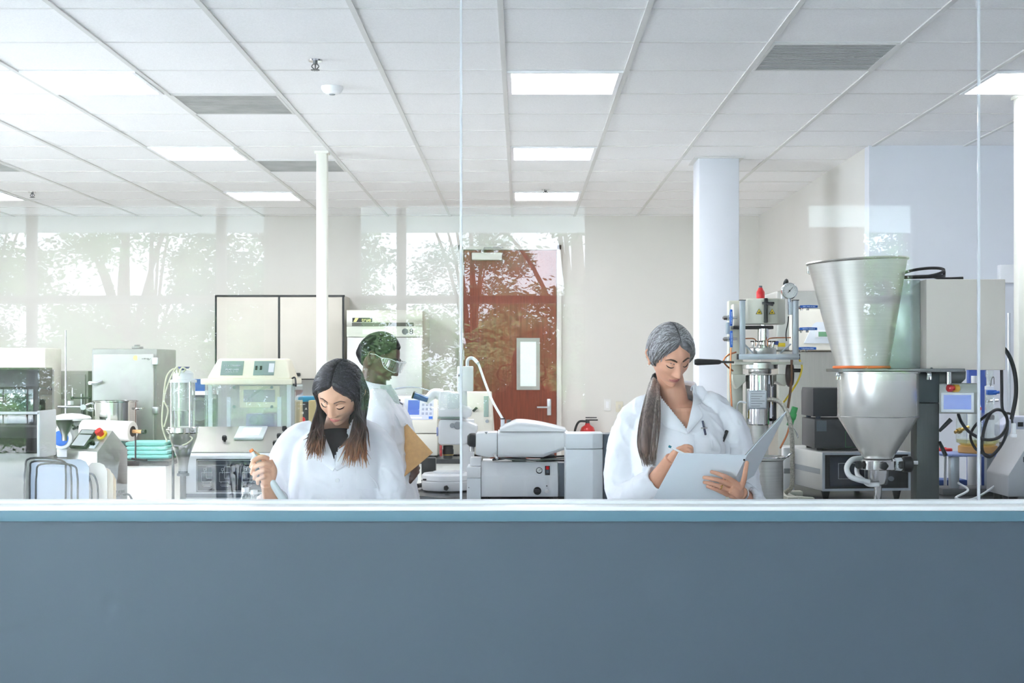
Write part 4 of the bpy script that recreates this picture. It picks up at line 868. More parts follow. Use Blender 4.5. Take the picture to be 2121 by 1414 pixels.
def microscope():
    y = 7.0; x = X(925, y)
    t = thing('stereo_microscope', 'white stereo microscope with camera on the rounded island counter', 'microscope', (x, y, BENCH))
    zt = Z(972, y - .05)
    b = MB(); b.lathe([(.118, 0), (.122, .008), (.122, .04), (.119, .044), (.119, .047), (.124, .05), (.122, .072), (.112, .082), (.001, .084)], (x, y, BENCH + .008), seg=64); bs = b.build('base', mWhiteP, t)
    b = MB(); b.lathe([(.078, 0), (.078, .006), (.074, .008), (.001, .008)], (x + .01, y, BENCH + .09), seg=48); b.build('stage_plate', mLightG, bs)
    knob((x + .005, y - .121, BENCH + .026), .012, .026, (0, -1, 0), mBlack, t, 'lamp_knob', 10)
    b = MB(); b.box(x - .112, x - .092, y - .08, y - .068, BENCH + .058, BENCH + .066, .002); b.build('slide_switch', mBlack, t)
    feet(t, [(x + .09 * math.cos(k), y + .09 * math.sin(k)) for k in (.5, 2.6, 4.7)], BENCH, BENCH + .01, .014)
    b = MB(); b.box(X(869, y), X(899, y), y + .13, y + .19, BENCH, Z(948, y + .13), .004); b.build('black_upright', mBlack, t)
    b = MB(); b.cyl((X(862, y), y + .08, BENCH + .018), (X(870, y), y + .14, BENCH + .018), .011, seg=14); b.build('lock_knob', mBlack, t)
    # column to the rear and the white zoom body
    b = MB(); b.box(X(950, y), X(980, y), y + .13, y + .19, BENCH, Z(870, y), .006); b.build('column', mWhiteP, t)
    b = MB()
    b.prism([(X(909, y), Z(920, y)), (X(962, y), Z(920, y)), (X(978, y), Z(912, y)), (X(988, y), Z(895, y)), (X(990, y), Z(880, y)), (X(955, y), Z(868, y)), (X(912, y), Z(866, y)), (X(908, y), Z(880, y))], y - .05, y + .09, 'Y', .014)
    b.build('zoom_body', mWhiteP, t)
    b = MB(); b.prism([(X(909, y), Z(864, y)), (X(976, y), Z(864, y)), (X(978, y), Z(846, y)), (X(946, y), Z(834, y)), (X(943, y), Z(814, y)), (X(930, y), Z(808, y)), (X(912, y), Z(810, y)), (X(909, y), Z(825, y))], y - .045, y + .08, 'Y', .012); b.build('head', mWhiteP, t)
    b = MB(); b.box(X(928, y), X(952, y), y - .062, y - .04, Z(845, y), Z(814, y), .006); b.build('beam_block', mLightG, t)
    b = MB(); b.box(X(908, y), X(957, y), y - .054, y + .085, Z(866.5, y), Z(862.5, y), .002); b.build('seam_ring', mPanelG, t)
    b = MB(); b.cyl(W(928, 950, y + .01), W(928, 922, y + .01), .024, .026, 32, .003); b.cyl(W(928, 940, y + .01), W(928, 930, y + .01), .028, seg=32); o = b.build('objective', mBlack, t)
    b = MB(); b.cyl(W(928, 942, y + .01), W(928, 940.5, y + .01), .0285, seg=32); b.build('gold_ring', mBrass, o)
    b = MB(); b.box(X(911, y), X(916, y), y - .02, y + .0, Z(944, y), Z(922, y), .001); b.build('scale_strip', mat('red_white_scale', (200, 70, 72), .5, var=.4, scale=60), t)
    # eyepiece arm to the left
    b = MB(); b.tube([W(916, 818, y), W(900, 815, y), W(888, 824, y - .01), W(880, 832, y - .02)], .026, 16, taper=[1.1, 1, .8, .75]); b.build('binocular_tube', mWhiteP, t)
    for k, (dy) in enumerate((-.035, .03)):
        b = MB(); p0, p1 = W(886, 828, y + dy), W(857, 818, y + dy); b.cyl(p0, p1, .013, .017, 20, .002); e = b.build('eyepiece', mat('eyepiece_blue_reflection', (70, 104, 160), .25), t)  # blue reflection put into the eyepiece colour
        b = MB(); d = (p1 - p0).normalized(); b.cyl(p1 - d * .002, p1 + d * .006, .019, seg=20); b.build('eyecup', mBlack, e)
    b = MB(); b.cyl((X(938, y), y - .05, Z(880, y)), (X(938, y), y - .066, Z(880, y)), .012, seg=16); b.lathe([(.018, .0), (.019, .004), (.019, .016), (.015, .02), (.001, .021)], (X(949, y), y - .05, Z(880, y)), '-Y', seg=24); b.build('zoom_knob', mGreyP, t)
    b = MB(); b.cyl((X(908, y), y - .02, Z(893, y)), (X(905, y), y - .02, Z(893, y)), .022, seg=24); b.build('round_badge', mat('violet_badge', (150, 160, 206), .4), t)
    # photo tube and camera
    b = MB(); b.cyl(W(958, 868, y + .02), W(958, 806, y + .02), .026, .022, 28); b.build('photo_tube', mWhiteP, t)
    b = MB(); b.box(X(947.5, y), X(980, y), y - .03, y + .05, Z(810, y), Z(758, y), .005); cm = b.build('camera_head', mWhiteP, t)
    b = MB(); b.box(X(950, y), X(952.5, y), y - .032, y - .029, Z(779, y), Z(774, y)); b.build('marking', mInk, cm)
    b = MB(); b.tube([W(968, 760, y), W(968, 748, y), W(972, 742, y), W(980, 742, y), W(990, 752, y - .02)], .0085, 10); b.build('cable_elbow', mLightG, cm)
    b = MB(); b.tube([W(985, 744, y - .01), W(992, 756, y - .02), W(1004, 790, y - .10), W(1020, 830, y - .24), W(1041, 867, y - .44)], .006, 10); b.build('camera_cable', mLightG, cm)

def laser_unit():
    y = 6.55; mW = mWhiteM
    # lower power box
    a, c = X(997, y), X(1156, y); zb, zt, zk = Z(1030, y), Z(957, y), Z(985, y)
    t = thing('power_unit', 'white power unit with round gauge, rocker switch and black knob on the island', 'power unit', ((a + c) / 2, y + .12, BENCH))
    b = MB(); b.prism([(y, BENCH + .012), (y, zk), (y + .03, zt), (y + .26, zt), (y + .26, BENCH + .012)], a, c, 'X', .003); b.build('case', mW, t)
    b = MB(); b.box(c, X(1172, y), y + .012, y + .25, BENCH + .012, zt - .004, .002); b.build('side_panel', mDarkG, t)
    tl = math.atan2(.03, zt - zk); Ms = Matrix.Translation((0, y, zk)) @ Matrix.Rotation(-tl, 4, 'X')
    def up(px, py): return Ms @ Vector((X(px, y), 0, Z(py, y) - zk))
    n = Ms.to_3x3() @ Vector((0, -1, 0)); Q = n.to_track_quat('Z', 'Y').to_matrix()
    b = MB(); b.lathe([(.0145, 0), (.0145, .006), (.012, .007)], up(1117, 974), M=Q, cap=False, seg=32); g = b.build('gauge_bezel', mBlack, t)
    b = MB(); b.lathe([(.0125, .002), (.0125, .004), (.001, .0042)], up(1117, 974), M=Q, seg=28); b.build('gauge_face', mPaper, g)
    b = MB(); p = up(1117, 974) + n * .0048; b.tube([p - Vector((.004, 0, .004)), p + Vector((.007, 0, .006))], .0008, 6, smooth=False); b.build('needle', mInk, g)
    b = MB(); b.box(X(1129, y), X(1139, y), -.010, .001, Z(983.5, y) - zk, Z(964.5, y) - zk, .0015); b.xf(Ms); r = b.build('rocker_bezel', mBlack, t)
    b = MB(); b.box(X(1131, y), X(1137, y), -.013, -.009, Z(973, y) - zk, Z(966, y) - zk, .001); b.xf(Ms); b.build('red_rocker', mRed, r)
    b = MB(); b.box(X(1131, y), X(1137, y), -.013, -.009, Z(981, y) - zk, Z(974, y) - zk, .001); b.xf(Ms); b.build('grey_rocker', mDarkG, r)
    b = MB(); p = W(1113, 1016, y); b.cyl((p.x, y, p.z), (p.x, y - .012, p.z), .018, seg=24); b.box(p.x - .018, p.x + .01, y - .03, y - .01, p.z - .009, p.z + .009, .006); b.build('regulator_knob', mBlack, t)
    b = MB(); p = W(1132.5, 1017, y); b.cyl((p.x, y, p.z), (p.x, y - .008, p.z), .0095, seg=20); b.cyl((p.x, y - .008, p.z), (p.x, y - .014, p.z), .006, seg=16); b.build('key_lock', mSteelP, t)
    b = MB(); p = W(1132.5, 1006, y); b.cyl((p.x, y, p.z), (p.x, y - .003, p.z), .003, seg=12); b.build('pilot_light', mBlack, t)
    feet(t, [(u, v) for u in (a + .03, c - .03) for v in (y + .03, y + .22)], BENCH, BENCH + .014, .012)
    # small white box at its left
    a2, c2 = X(967, y), X(996, y)
    t = thing('connector_box', 'small white two piece box left of the power unit', 'box', ((a2 + c2) / 2, y + .1, BENCH))
    b = MB(); b.box(a2, c2, y - .01, y + .2, BENCH, Z(990, y), .002); b.build('lower_case', mLightG, t)
    b = MB(); b.box(a2, c2, y - .01, y + .2, Z(989, y), Z(967, y), .002); b.build('upper_case', mW, t)
    b = MB(); b.cyl((X(971, y), y - .012, Z(1009, y)), (X(971, y), y - .009, Z(1009, y)), .003, seg=10); b.build('screw', mGreyP, t)
    b = MB(); zt2 = Z(966, y); b.box(X(973, y), X(996, y), y + .05, y + .15, zt2 - .001, Z(949, y), .004); b.build('pillar', mWhiteP, t)
    # laser head on top
    y2 = 6.5; a, c = X(985, y2), X(1176, y2); zb, zt = Z(944, y2), Z(897, y2)
    t = thing('scan_head', 'white streamlined scan head with black lens ring resting above the power unit', 'scan head', ((a + c) / 2, y2 + .12, zb))
    b = MB(); P = [(a, zb + .002), (a, zt), (X(1030, y2), zt + .004), (X(1030, y2), Z(947, y2)), (X(1012, y2), Z(948, y2))]; b.prism(P, y2 + .03, y2 + .2, 'Y', .008); b.build('nose', mWhiteP, t)
    # main hull
    def hull(u, v):
        x = X(1031, y2) + (X(1176, y2) - X(1031, y2)) * u
        a_ = v * 2 * PI
        h0, h1 = Z(948 - 18 * max(0, u - .65) / .35, y2), Z(893, y2)
        d0, d1 = y2, y2 + .24 - .06 * u
        e = lambda s: math.copysign(abs(s) ** .35, s)
        return Vector((x, (d0 + d1) / 2 - (d1 - d0) / 2 * e(math.cos(a_)), (h0 + h1) / 2 + (h1 - h0) / 2 * e(math.sin(a_))))
    b = MB(); rings = [[hull(u / 20, v / 48) for v in range(48)] for u in range(21)]; b.loop_skin(rings); b.build('hull', mWhiteP, t)
    def cap(u, v):
        x = X(1035, y2) + (X(1172, y2) - X(1035, y2)) * u; a_ = PI * v
        h = S(24, y2) * min(1, (u / .28 + .12)) ** .6 * (1 - .75 * max(0, (u - .3) / .7) ** 1.6)
        return Vector((x, y2 + .11 - .105 * math.copysign(abs(math.cos(a_)) ** .5, math.cos(a_)), Z(893.5, y2) + max(.003, h) * abs(math.sin(a_)) ** .45))
    b = MB(); rings = [[cap(u / 24, v / 24) for v in range(25)] for u in range(25)]; b.loop_skin(rings); b.build('top_cover', mWhiteP, t)
    b = MB(); b.lathe([(.020, 0), (.031, .002), (.033, .006), (.033, .022), (.031, .026), (.031, .03), (.028, .032), (.02, .04)], W(986, 911, y2 + .1), M=Matrix.Rotation(-PI / 2, 3, 'Y'), seg=40); b.build('lens_ring', mRubber, t)
    b = MB(); b.cyl(W(978, 935, y2 + .1), W(978, 924, y2 + .1), .012, seg=16); b.build('lens_mount', mSteelP, t)
    b = MB(); b.cyl(W(1041, 884, y2 + .06), W(1041, 868, y2 + .06), .009, seg=14); b.build('cable_socket', mLightG, t)
    b = MB(); b.cyl(W(1041, 868, y2 + .06), W(1041, 866, y2 + .06), .013, seg=14); b.build('socket_cap', mBlack, t)
    b = MB(); b.cyl(W(1054, 880, y2 + .1), W(1054, 869, y2 + .1), .011, seg=14); b.build('adjust_screw', mSteelD, t)
    b = MB(); b.prism([(X(1003, y2), zt + .005), (X(1010, y2), zt + .005), (X(1007, y2), zt - .006)], y2 + .028, y2 + .031); b.build('arrow_mark', mGreyP, t)
    b = MB(); b.cyl(W(1024, 940, y2 + .02), W(1030, 950, y2 + .0), .008, .006, 14); b.build('chrome_plug', mChrome, t)
    # rests: pillars down to the power unit
    b = MB(); zp = Z(957, 6.55); b.box(X(1060, y2), X(1090, y2), y2 + .1, y2 + .18, zp - .0005, Z(946, y2), .003); b.box(X(1120, y2), X(1150, y2), y2 + .1, y2 + .18, zp - .0005, Z(944, y2), .003); b.build('rest_block', mSteelD, t)
    m = [mRubber, mat('grey_cable', (120, 126, 122), .4), mRubber]
    for i, pts in enumerate((((1020, 953), (1034, 945), (1070, 943), (1110, 947), (1171, 944)), ((1030, 945), (1060, 951), (1120, 952), (1171, 948)), ((1022, 952), (1060, 949), (1110, 953), (1171, 953.5)))):
        b = MB(); b.tube([W(q[0], q[1], y2 + .05 + .012 * i) for q in pts], .0042, 8); b.build('cable', m[i], t)
    b = MB(); b.tube([W(1171, 921, y2 + .02), W(1150, 932, y2 + .0), W(1110, 941, y2 + .01), W(1060, 944, y2 + .02)], .003, 8); b.build('fibre', mLightG, t)
    # tall white cabinet
    y = 6.25; a, c = X(1172, y), X(1228, y); zt = Z(898, y); zs = Z(930, y)
    t = thing('computer_tower', 'tall light grey cabinet unit with dark side beside the grey haired woman', 'cabinet', ((a + c) / 2 + .03, y + .15, BENCH))
    P = [(a, y), (c, y), (X(1249, y), y + .03), (X(1251, y), y + .08), (X(1251, y), y + .23), (a, y + .23)]
    b = MB(); b.prism(P, BENCH, zs - .001, 'Z', .003); b.build('lower_case', mLightG, t)
    b = MB(); b.prism(P, zs + .001, zt, 'Z', .004); b.build('top_case', mLightG, t)
    b = MB(); b.box(X(1251, y), X(1251, y) + .045, y + .07, y + .22, BENCH, zt - .004, .003); b.build('side_panel', mDarkG, t)
center(); microscope(); laser_unit()
# =================== RIGHT SIDE ===================
def right_bench():
    bench('equipment_bench', 'black topped equipment bench under the steel feeder at right', X(1514, 6.2), 3.6, 5.86, 7.45)
    # tall stainless appliance behind the reactor
    y = 8.2; a, c = X(1612, y), X(1905, y); zt, zs = Z(600, y), Z(726, y)
    t = thing('steel_cabinet', 'tall stainless appliance with white control panel and green display behind the reactor', 'appliance', ((a + c) / 2, y + .3, 0))
    b = MB(); b.box(a, c, y, y + .6, .1, zs - .004, .006); b.build('body', mat('appliance_steel', (182, 180, 172), .36, .8, var=.04, scale=6, stretch=(20, 1, 1)), t)
    b = MB(); b.box(a, c, y + .06, y + .6, zs, zt, .02); b.build('rear_hood', mat('appliance_grey', (190, 190, 184), .4, .5), t)
    b = MB(); b.box(X(1638, y), c, y - .006, y + .06, zs, Z(640, y), .008); p = b.build('white_panel', mat('ivory_panel', (240, 234, 220), .45), t)
    b = MB(); b.prism([(X(1664, y), Z(711, y)), (X(1735, y), Z(711, y)), (X(1735, y), Z(667, y)), (X(1690, y), Z(667, y)), (X(1683, y), Z(672, y))], y - .014, y - .005, 'Y', .002); k = b.build('display_plate', mLightG, p)
    b = MB(); b.box(X(1687, y), X(1730, y), y - .017, y - .013, Z(699, y), Z(683, y)); b.build('display_bezel', mWhiteM, k)
    b = MB(); b.box(X(1694, y), X(1730, y), y - .019, y - .016, Z(697, y), Z(687, y)); b.build('green_display', mLCD, k)
    b = MB(); b.box(X(1640, y), c, y - .007, y + .02, zs - .003, zs + .004); b.build('trim_line', mat('bronze_strip', (110, 100, 84), .4), t)
    feet(t, [(a + .06, y + .06), (c - .06, y + .06), (a + .06, y + .54), (c - .06, y + .54)], 0, .1, .03, mBlack)
    # two dark boxes stacked on the chassis instrument
    y = 6.75; M = rotm((X(1703, 6.5), 6.5, 0), math.radians(7))
    ya = 6.5; a, c = X(1703, ya), X(1893, ya); zb, zt = Z(1017, ya), Z(937, ya)
    t = thing('rack_instrument', 'wide silver rack instrument with black glass front under the hopper', 'instrument', (a, ya, BENCH), math.radians(7))
    mS = mat('silver_sheet', (216, 217, 216), .35, .6, var=.02)
    b = MB(); b.box(a, c, ya + .004, ya + .62, zb, zt, .004); b.xf(M); b.build('case', mS, t)
    b = MB(); w = .011; b.box(a, c, ya - .006, ya + .004, zt - w, zt); b.box(a, c, ya - .006, ya + .004, zb, zb + w); b.box(a, a + w, ya - .006, ya + .004, zb + w, zt - w); b.box(c - w, c, ya - .006, ya + .004, zb + w, zt - w); b.xf(M); b.build('front_bezel', mAluM, t)
    b = MB(); b.box(a + w, c - w, ya - .001, ya + .004, zb + w, zt - w); b.xf(M); f = b.build('black_front', mat('black_front', (20, 22, 26), .5, var=.1), t)
    b = MB(); b.box(a + .035, a + .24, ya - .004, ya, zb + .022, zt - .02, .001); b.xf(M); d = b.build('display_window', mScreenD, f)
    b = MB(); e = .0012; x0, x1, z0, z1 = a + .075, a + .2, zb + .055, zt - .05
    for q in ((x0, x1, z0, z0 + e), (x0, x1, z1, z1 + e), (x0, x0 + e, z0, z1), (x1, x1 + e, z0, z1)): b.box(q[0], q[1], ya - .0055, ya - .0035, q[2], q[3])
    b.xf(M); b.build('frame_print', mLine, d)
    for q in (.275, .325): b = MB(); b.cyl((a + q, ya, zb + .055), (a + q, ya - .016, zb + .055), .011, seg=18); b.xf(M); b.build('round_button', mGreyP, f)
    b = MB()
    b.box(a - .001, a + .001, ya + .03, ya + .58, zb + .075, zb + .1); b.xf(M); b.build('side_slot', mGreyP, t)
    ft = [(M @ Vector((u, v, 0))).to_2d() for u in (a + .03, c - .05) for v in (ya + .04, ya + .56)]
    feet(t, ft, BENCH, zb + .001, .022, mBlack, r1=.012)
    ztop = zt
    yb = 6.64; a, c = X(1687, yb), X(1800, yb)
    t = thing('slate_meter', 'dark grey metal meter box standing on the rack instrument', 'meter', ((a + c) / 2, yb + .16, ztop))
    zz = Z(868, yb)
    b = MB(); b.box(a, c, yb, yb + .3, ztop + .012, zz, .004); b.build('case', mat('slate_case', (64, 66, 70), .5, var=.05), t)
    b = MB(); b.box(a + .01, X(1712, yb), yb - .003, yb, Z(893, yb), Z(869, yb) - .004); b.build('label', mat('grey_label', (98, 108, 118), .4), t)
    b = MB(); e = .001; x0, x1, z0, z1 = X(1751, yb), X(1790, yb), Z(926, yb), Z(894, yb)
    for q in ((x0, x1, z0, z0 + e), (x0, x1, z1, z1 + e), (x0, x0 + e, z0, z1), (x1, x1 + e, z0, z1)): b.box(q[0], q[1], yb - .002, yb + .001, q[2], q[3])
    b.build('green_outline', mGreen, t)
    feet(t, [(a + .03, yb + .03), (c - .03, yb + .03), (a + .03, yb + .27), (c - .03, yb + .27)], ztop, ztop + .013, .014)
    yb = 6.66; a, c = X(1684, yb), X(1790, yb)
    t = thing('slate_recorder', 'dark grey box with curved top edge stacked on the meter box', 'meter', ((a + c) / 2, yb + .14, zz))
    zq = Z(803, yb)
    b = MB(); b.prism([(yb, zz + .012), (yb, zq), (yb + .26, zq), (yb + .28, zq - .02), (yb + .28, zz + .012)], a, c, 'X', .003); b.build('case', mat('slate_case2', (54, 56, 62), .45, var=.05), t)
    feet(t, [(a + .03, yb + .03), (c - .03, yb + .03), (a + .03, yb + .25), (c - .03, yb + .25)], zz, zz + .013, .012, mat('blue_rubber', (52, 72, 96), .5))
    # papers on the bench
    for i, (px, yy, r) in enumerate(((1770, 6.15, .2), (1815, 6.2, -.25))):
        cx = X(px, yy); b = MB(); b.box(cx - .105, cx + .105, yy - .148, yy + .148, BENCH + .0003 + i * .0012, BENCH + .0013 + i * .0012); b.xf(rotm((cx, yy, 0), r))
        solo(b, 'paper_sheet', mPaper, ['loose paper sheet lying on the bench below the hopper outlet', 'loose paper sheet overlapping another under the rack instrument'][i], 'paper', 'loose papers')

def reactor():
    y = 6.5; x = X(1590, y)
    t = thing('pressure_reactor', 'steel pressure reactor in an aluminium frame with blue valve handles', 'reactor', (x, y + .05, BENCH))
    def part(b, nm, m, par=None): return b.build(nm, m, par or t)
    # rear stand: beige column, feet
    b = MB(); b.box(X(1516, y), X(1546, y), y + .10, y + .16, BENCH + .03, Z(620, y), .006); part(b, 'stand_column', mCreamG)
    b = MB(); b.box(X(1505, y), X(1530, y), y - .16, y + .2, BENCH, BENCH + .03, .004); b.box(X(1500, y), X(1676, y), y + .14, y + .2, BENCH, BENCH + .03, .004); b.box(X(1618, y), X(1640, y), y - .16, y + .17, BENCH, BENCH + .03, .004); b.prism([(X(1640, y), BENCH), (X(1640, y), BENCH + .03), (X(1674, y), BENCH + .024), (X(1674, y), BENCH)], y - .14, y - .09, 'Y'); part(b, 'base_frame', mCreamG)
    # motor housing: octagonal, pale
    c = W(1585, 670, y); r = S(45, y) * 1.02
    oct_ = [(c.x + r * math.cos(PI / 8 + k * PI / 4 + .2), y + .05 + r * .8 * math.sin(PI / 8 + k * PI / 4 + .2)) for k in range(8)]
    b = MB(); b.prism(oct_, Z(671, y), Z(618, y), 'Z', .008); hs = part(b, 'motor_housing', mCreamG)
    b = MB(); b.box(X(1520, y), X(1604, y), y + .02, y + .1, Z(681, y), Z(674, y), .003); part(b, 'black_plate', mBlack)
    b = MB(); b.box(X(1521, y), X(1542, y), y + .03, y + .14, Z(680, y), Z(628, y), .006); part(b, 'side_cover', mOffice)
    fy = y + .05 - r * .8 * math.cos(PI / 8 - .2) - .004
    b = MB(); b.box(X(1580, y), X(1587, y), fy - .012, fy + .012, Z(669, y), Z(618, y), .003); b.box(X(1575, y), X(1600, y), fy - .018, fy - .008, Z(631, y), Z(626, y), .002); b.tube([W(1588, 628, fy - .012), W(1601, 631, fy - .03)], .0065, 8, smooth=False); part(b, 'clamp_strap', mBlack)
    for px in (1569.5, 1596.5):
        b = MB(); X0, z0, z1, h = X(px, y), Z(651, y), Z(639.5, y), S(6.6, y)
        b.prism([(X0 - h, z0), (X0 + h, z0), (X0, z1)], fy - .003, fy + .006); w = b.build('warning_sign', mBlack, hs)
        b = MB(); q = .80; zc = z0 + (z1 - z0) * .36
        b.prism([(X0 - h * q * .94, zc + (z0 - zc) * q), (X0 + h * q * .94, zc + (z0 - zc) * q), (X0, zc + (z1 - zc) * q)], fy - .0042, fy - .003); b.build('yellow_field', mYel, w)
        b = MB(); b.prism([(X0 - h * .42, z0 + .005), (X0 + h * .4, z0 + .005), (X0 + h * .3, z0 + .0075), (X0 - .0, z0 + .0085), (X0 + h * .22, z0 + .0125), (X0 + h * .12, z0 + .0135), (X0 - h * .25, z0 + .0085)], fy - .0056, fy - .0042); b.build('hand_symbol', mBlack, w)
    b = MB(); b.lathe([(.017, 0), (.019, .004), (.019, .032), (.012, .044), (.009, .052), (.001, .053)], (X(1577.5, y), y + .03, Z(618, y) - .001), seg=28); part(b, 'red_cap', mRed)
    b = MB(); b.cyl((X(1577.5, y), y + .03, Z(594.5, y)), (X(1577.5, y), y + .03, Z(591, y)), .008, seg=16); part(b, 'cap_plug', mDarkG)
    # aluminium frame
    def extr(x0, x1, z0, z1, y0, y1, nm='frame_post'):
        b = MB(); b.box(x0, x1, y0, y1, z0, z1, .0015)
        if x1 - x0 < z1 - z0: xm = (x0 + x1) / 2; b.box(xm - .003, xm + .003, y0 - .001, y0 + .002, z0, z1)
        else: zm = (z0 + z1) / 2; b.box(x0, x1, y0 - .001, y0 + .002, zm - .003, zm + .003)
        return b
    for (p, q) in ((1529.5, 1540.5), (1638.5, 1650)):
        b = extr(X(p, y), X(q, y), Z(733, y), Z(623, y), y - .05, y - .024); part(b, 'frame_post', mAluM)
        b = MB(); b.box(X(p - 1, y), X(q + 1, y), y - .051, y - .023, Z(623, y), Z(621.5, y)); part(b, 'post_cap', mBlack)
    b = extr(X(1526, y), X(1651, y), Z(744.5, y), Z(733, y), y - .055, y - .02); part(b, 'frame_rail', mAluM)
    for q in (1525, 1651.5): b = MB(); b.box(X(q, y) - .0025, X(q, y) + .0025, y - .055, y - .02, Z(744.5, y), Z(733, y)); part(b, 'rail_cap', mBlack)
    for p, q in ((1541, 1560), (1638, 1616)):
        b = MB(); b.tube([W(p, 712, y - .035), W(q, 731, y - .035)], .0045, 6, smooth=False); part(b, 'corner_brace', mAluM)
    # coupling, head, needle valves
    cx = X(1584, y)
    b = MB(); b.lathe([(.03, 0), (.03, .008), (.016, .012), (.016, .03), (.026, .034), (.026, .088), (.014, .09), (.014, .115)], (cx, y + .04, Z(720, y)), seg=30); part(b, 'drive_coupling', mSteelP)
    b = MB(); b.lathe([(.066, 0), (.068, .004), (.068, .03), (.064, .034), (.001, .034)], (X(1580, y), y + .04, Z(735, y)), seg=44); part(b, 'reactor_head', mSteel)
    for k, px in enumerate((1561, 1569, 1576, 1593, 1600)):
        b = MB(); q = W(px, 722, y - .005 - .012 * (k % 2)); b.cyl(q, q + Vector((.002 * (k - 2), 0, .02)), .005, .006, 10); b.cyl(q + Vector((.002 * (k - 2), 0, .02)), q + Vector((.003 * (k - 2), 0, .034)), .003, seg=8); v = part(b, 'needle_valve', mSteelP)
        b = MB(); p1 = q + Vector((.003 * (k - 2), 0, .03)); b.cyl(p1, p1 + Vector((0, 0, .006)), .0085, seg=12); b.build('valve_wheel', mBlack, v)
    b = MB(); b.tube([W(1541, 701, y), W(1560, 701, y), W(1566, 706, y + .02), W(1566, 716, y + .02)], .0028, 8, smooth=True); b.tube([W(1638, 699, y), W(1598, 700, y), W(1590, 706, y + .02), W(1590, 716, y + .02)], .0028, 8); part(b, 'copper_line', mCopper)
    b = MB(); b.box(X(1612, y), X(1626, y), y - .01, y + .02, Z(718, y), Z(710, y), .002); part(b, 'yellow_plug', mYel)
    b = MB(); b.box(X(1603, y), X(1613, y), y, y + .02, Z(714, y), Z(706, y), .002); part(b, 'blue_plug', mat('blue_plug', (46, 66, 140), .4))
    # gauge and its block
    c = W(1636, 602, y - .045)
    b = MB(); b.lathe([(.036, 0), (.038, .004), (.038, .022), (.034, .028), (.0325, .025)], c + Vector((0, .028, 0)), '-Y', seg=44, cap=False); b.lathe([(.036, 0), (.001, 0)], c + Vector((0, .028, 0)), '-Y', seg=44, cap=False); g = part(b, 'gauge_case', mChrome)
    b = MB(); b.lathe([(.0325, .004), (.001, .0041)], c + Vector((0, .01, 0)), '-Y', seg=40, cap=False)
    b.build('gauge_dial', mPaper, g)
    b = MB()
    for k in range(23):
        a = math.radians(225 - k * 270 / 22); r0 = .026 if k % 2 else .0235
        d = Vector((math.cos(a), 0, math.sin(a))); b.tube([c + d * r0 + Vector((0, .0055, 0)), c + d * .0295 + Vector((0, .0055, 0))], .0005, 4, smooth=False)
    b.build('scale_marks', mInk, g)
    b = MB(); d = Vector((math.cos(.85), 0, math.sin(.85))); b.tube([c - d * .012 + Vector((0, .0045, 0)), c + d * .022 + Vector((0, .0045, 0))], .0011, 6, smooth=False); b.cyl(c + Vector((0, .006, 0)), c + Vector((0, .003, 0)), .0035, seg=12); b.build('needle', mInk, g)
    b = MB(); b.box(X(1617, y), X(1627, y), y - .03, y + .0, Z(619, y), Z(596, y), .003); b.build('gauge_bracket', mWhiteM, g)
    b = MB(); b.tube([W(1626, 596, y - .02), W(1625, 588, y - .02), W(1629, 580, y - .02), W(1631, 588, y - .02)], .007, 8); part(b, 'cable_gland', mBlack)
    b = MB(); b.cyl(W(1635, 630, y - .03), W(1635, 618, y - .03), .0085, seg=14); b.box(X(1630, y), X(1642, y), y - .045, y - .02, Z(652, y), Z(626, y), .002); part(b, 'gauge_block', mAluM)
    b = MB(); b.tube([W(1633, 655, y - .03), W(1632, 668, y - .03), W(1628, 690, y - .02), W(1629, 706, y - .02)], .0026, 8); part(b, 'black_lead', mRubber)
    # valves with blue handles
    def valve(px, py, vert, s):
        b = MB(); q0 = W(px, py, y - .03)
        if vert:
            L, r = S(17, y), S(3.4, y)
            b.prism([(q0.x - r * .7, q0.z - L), (q0.x + r * .7, q0.z - L), (q0.x + r * .9, q0.z), (q0.x + r * .7, q0.z + L), (q0.x - r * .7, q0.z + L), (q0.x - r * .9, q0.z)], y - .05, y - .036, 'Y', .002)
        else:
            L, r = S(18, y), S(3.3, y)
            b.prism([(q0.x - L, q0.z - r * .8), (q0.x + L, q0.z - r * .8), (q0.x + L, q0.z + r * .8), (q0.x, q0.z + r), (q0.x - L, q0.z + r * .8)], y - .05, y - .036, 'Y', .002)
        h = part(b, 'valve_handle', mBlueP)
        b = MB(); M = textM((q0.x, y - .0505, q0.z)) @ (Matrix.Rotation(PI / 2, 4, 'Z') if vert else Matrix.Identity(4)); print_row(b, M @ FACE.inverted(), .055, .005, int(px)); b.build('lettering', mat('pale_blue_print', (170, 200, 236), .5, var=0), h)
        b = MB(); dx = s
        if vert:
            b.cyl(q0 + Vector((-.035, .01, 0)), q0 + Vector((.03, .01, 0)), .006, seg=12); b.cyl(q0 + Vector((-.030, .01, 0)), q0 + Vector((-.016, .01, 0)), .011, seg=6); b.cyl(q0 + Vector((-.012, .01, -.012)), q0 + Vector((-.012, .01, .012)), .0075, seg=10); b.cyl(q0 + Vector((0, -.01, 0)), q0 + Vector((0, .02, 0)), .006, seg=10)
        else:
            b.cyl(q0 + Vector((-.055, .012, -.004)), q0 + Vector((-.02, .012, -.004)), .006, seg=10); b.cyl(q0 + Vector((0, .012, -.016)), q0 + Vector((0, .012, .004)), .007, seg=10); b.cyl(q0 + Vector((-.028, .012, -.018)), q0 + Vector((-.028, .012, .0)), .005, seg=8)
        part(b, 'valve_body', mSteelP)
    valve(1513.5, 658, True, 1); valve(1514, 702, True, 1)
    b = MB(); b.box(X(1502, y), X(1510, y), y - .03, y - .015, Z(692, y), Z(668, y), .002); part(b, 'valve_bracket', mAluM)
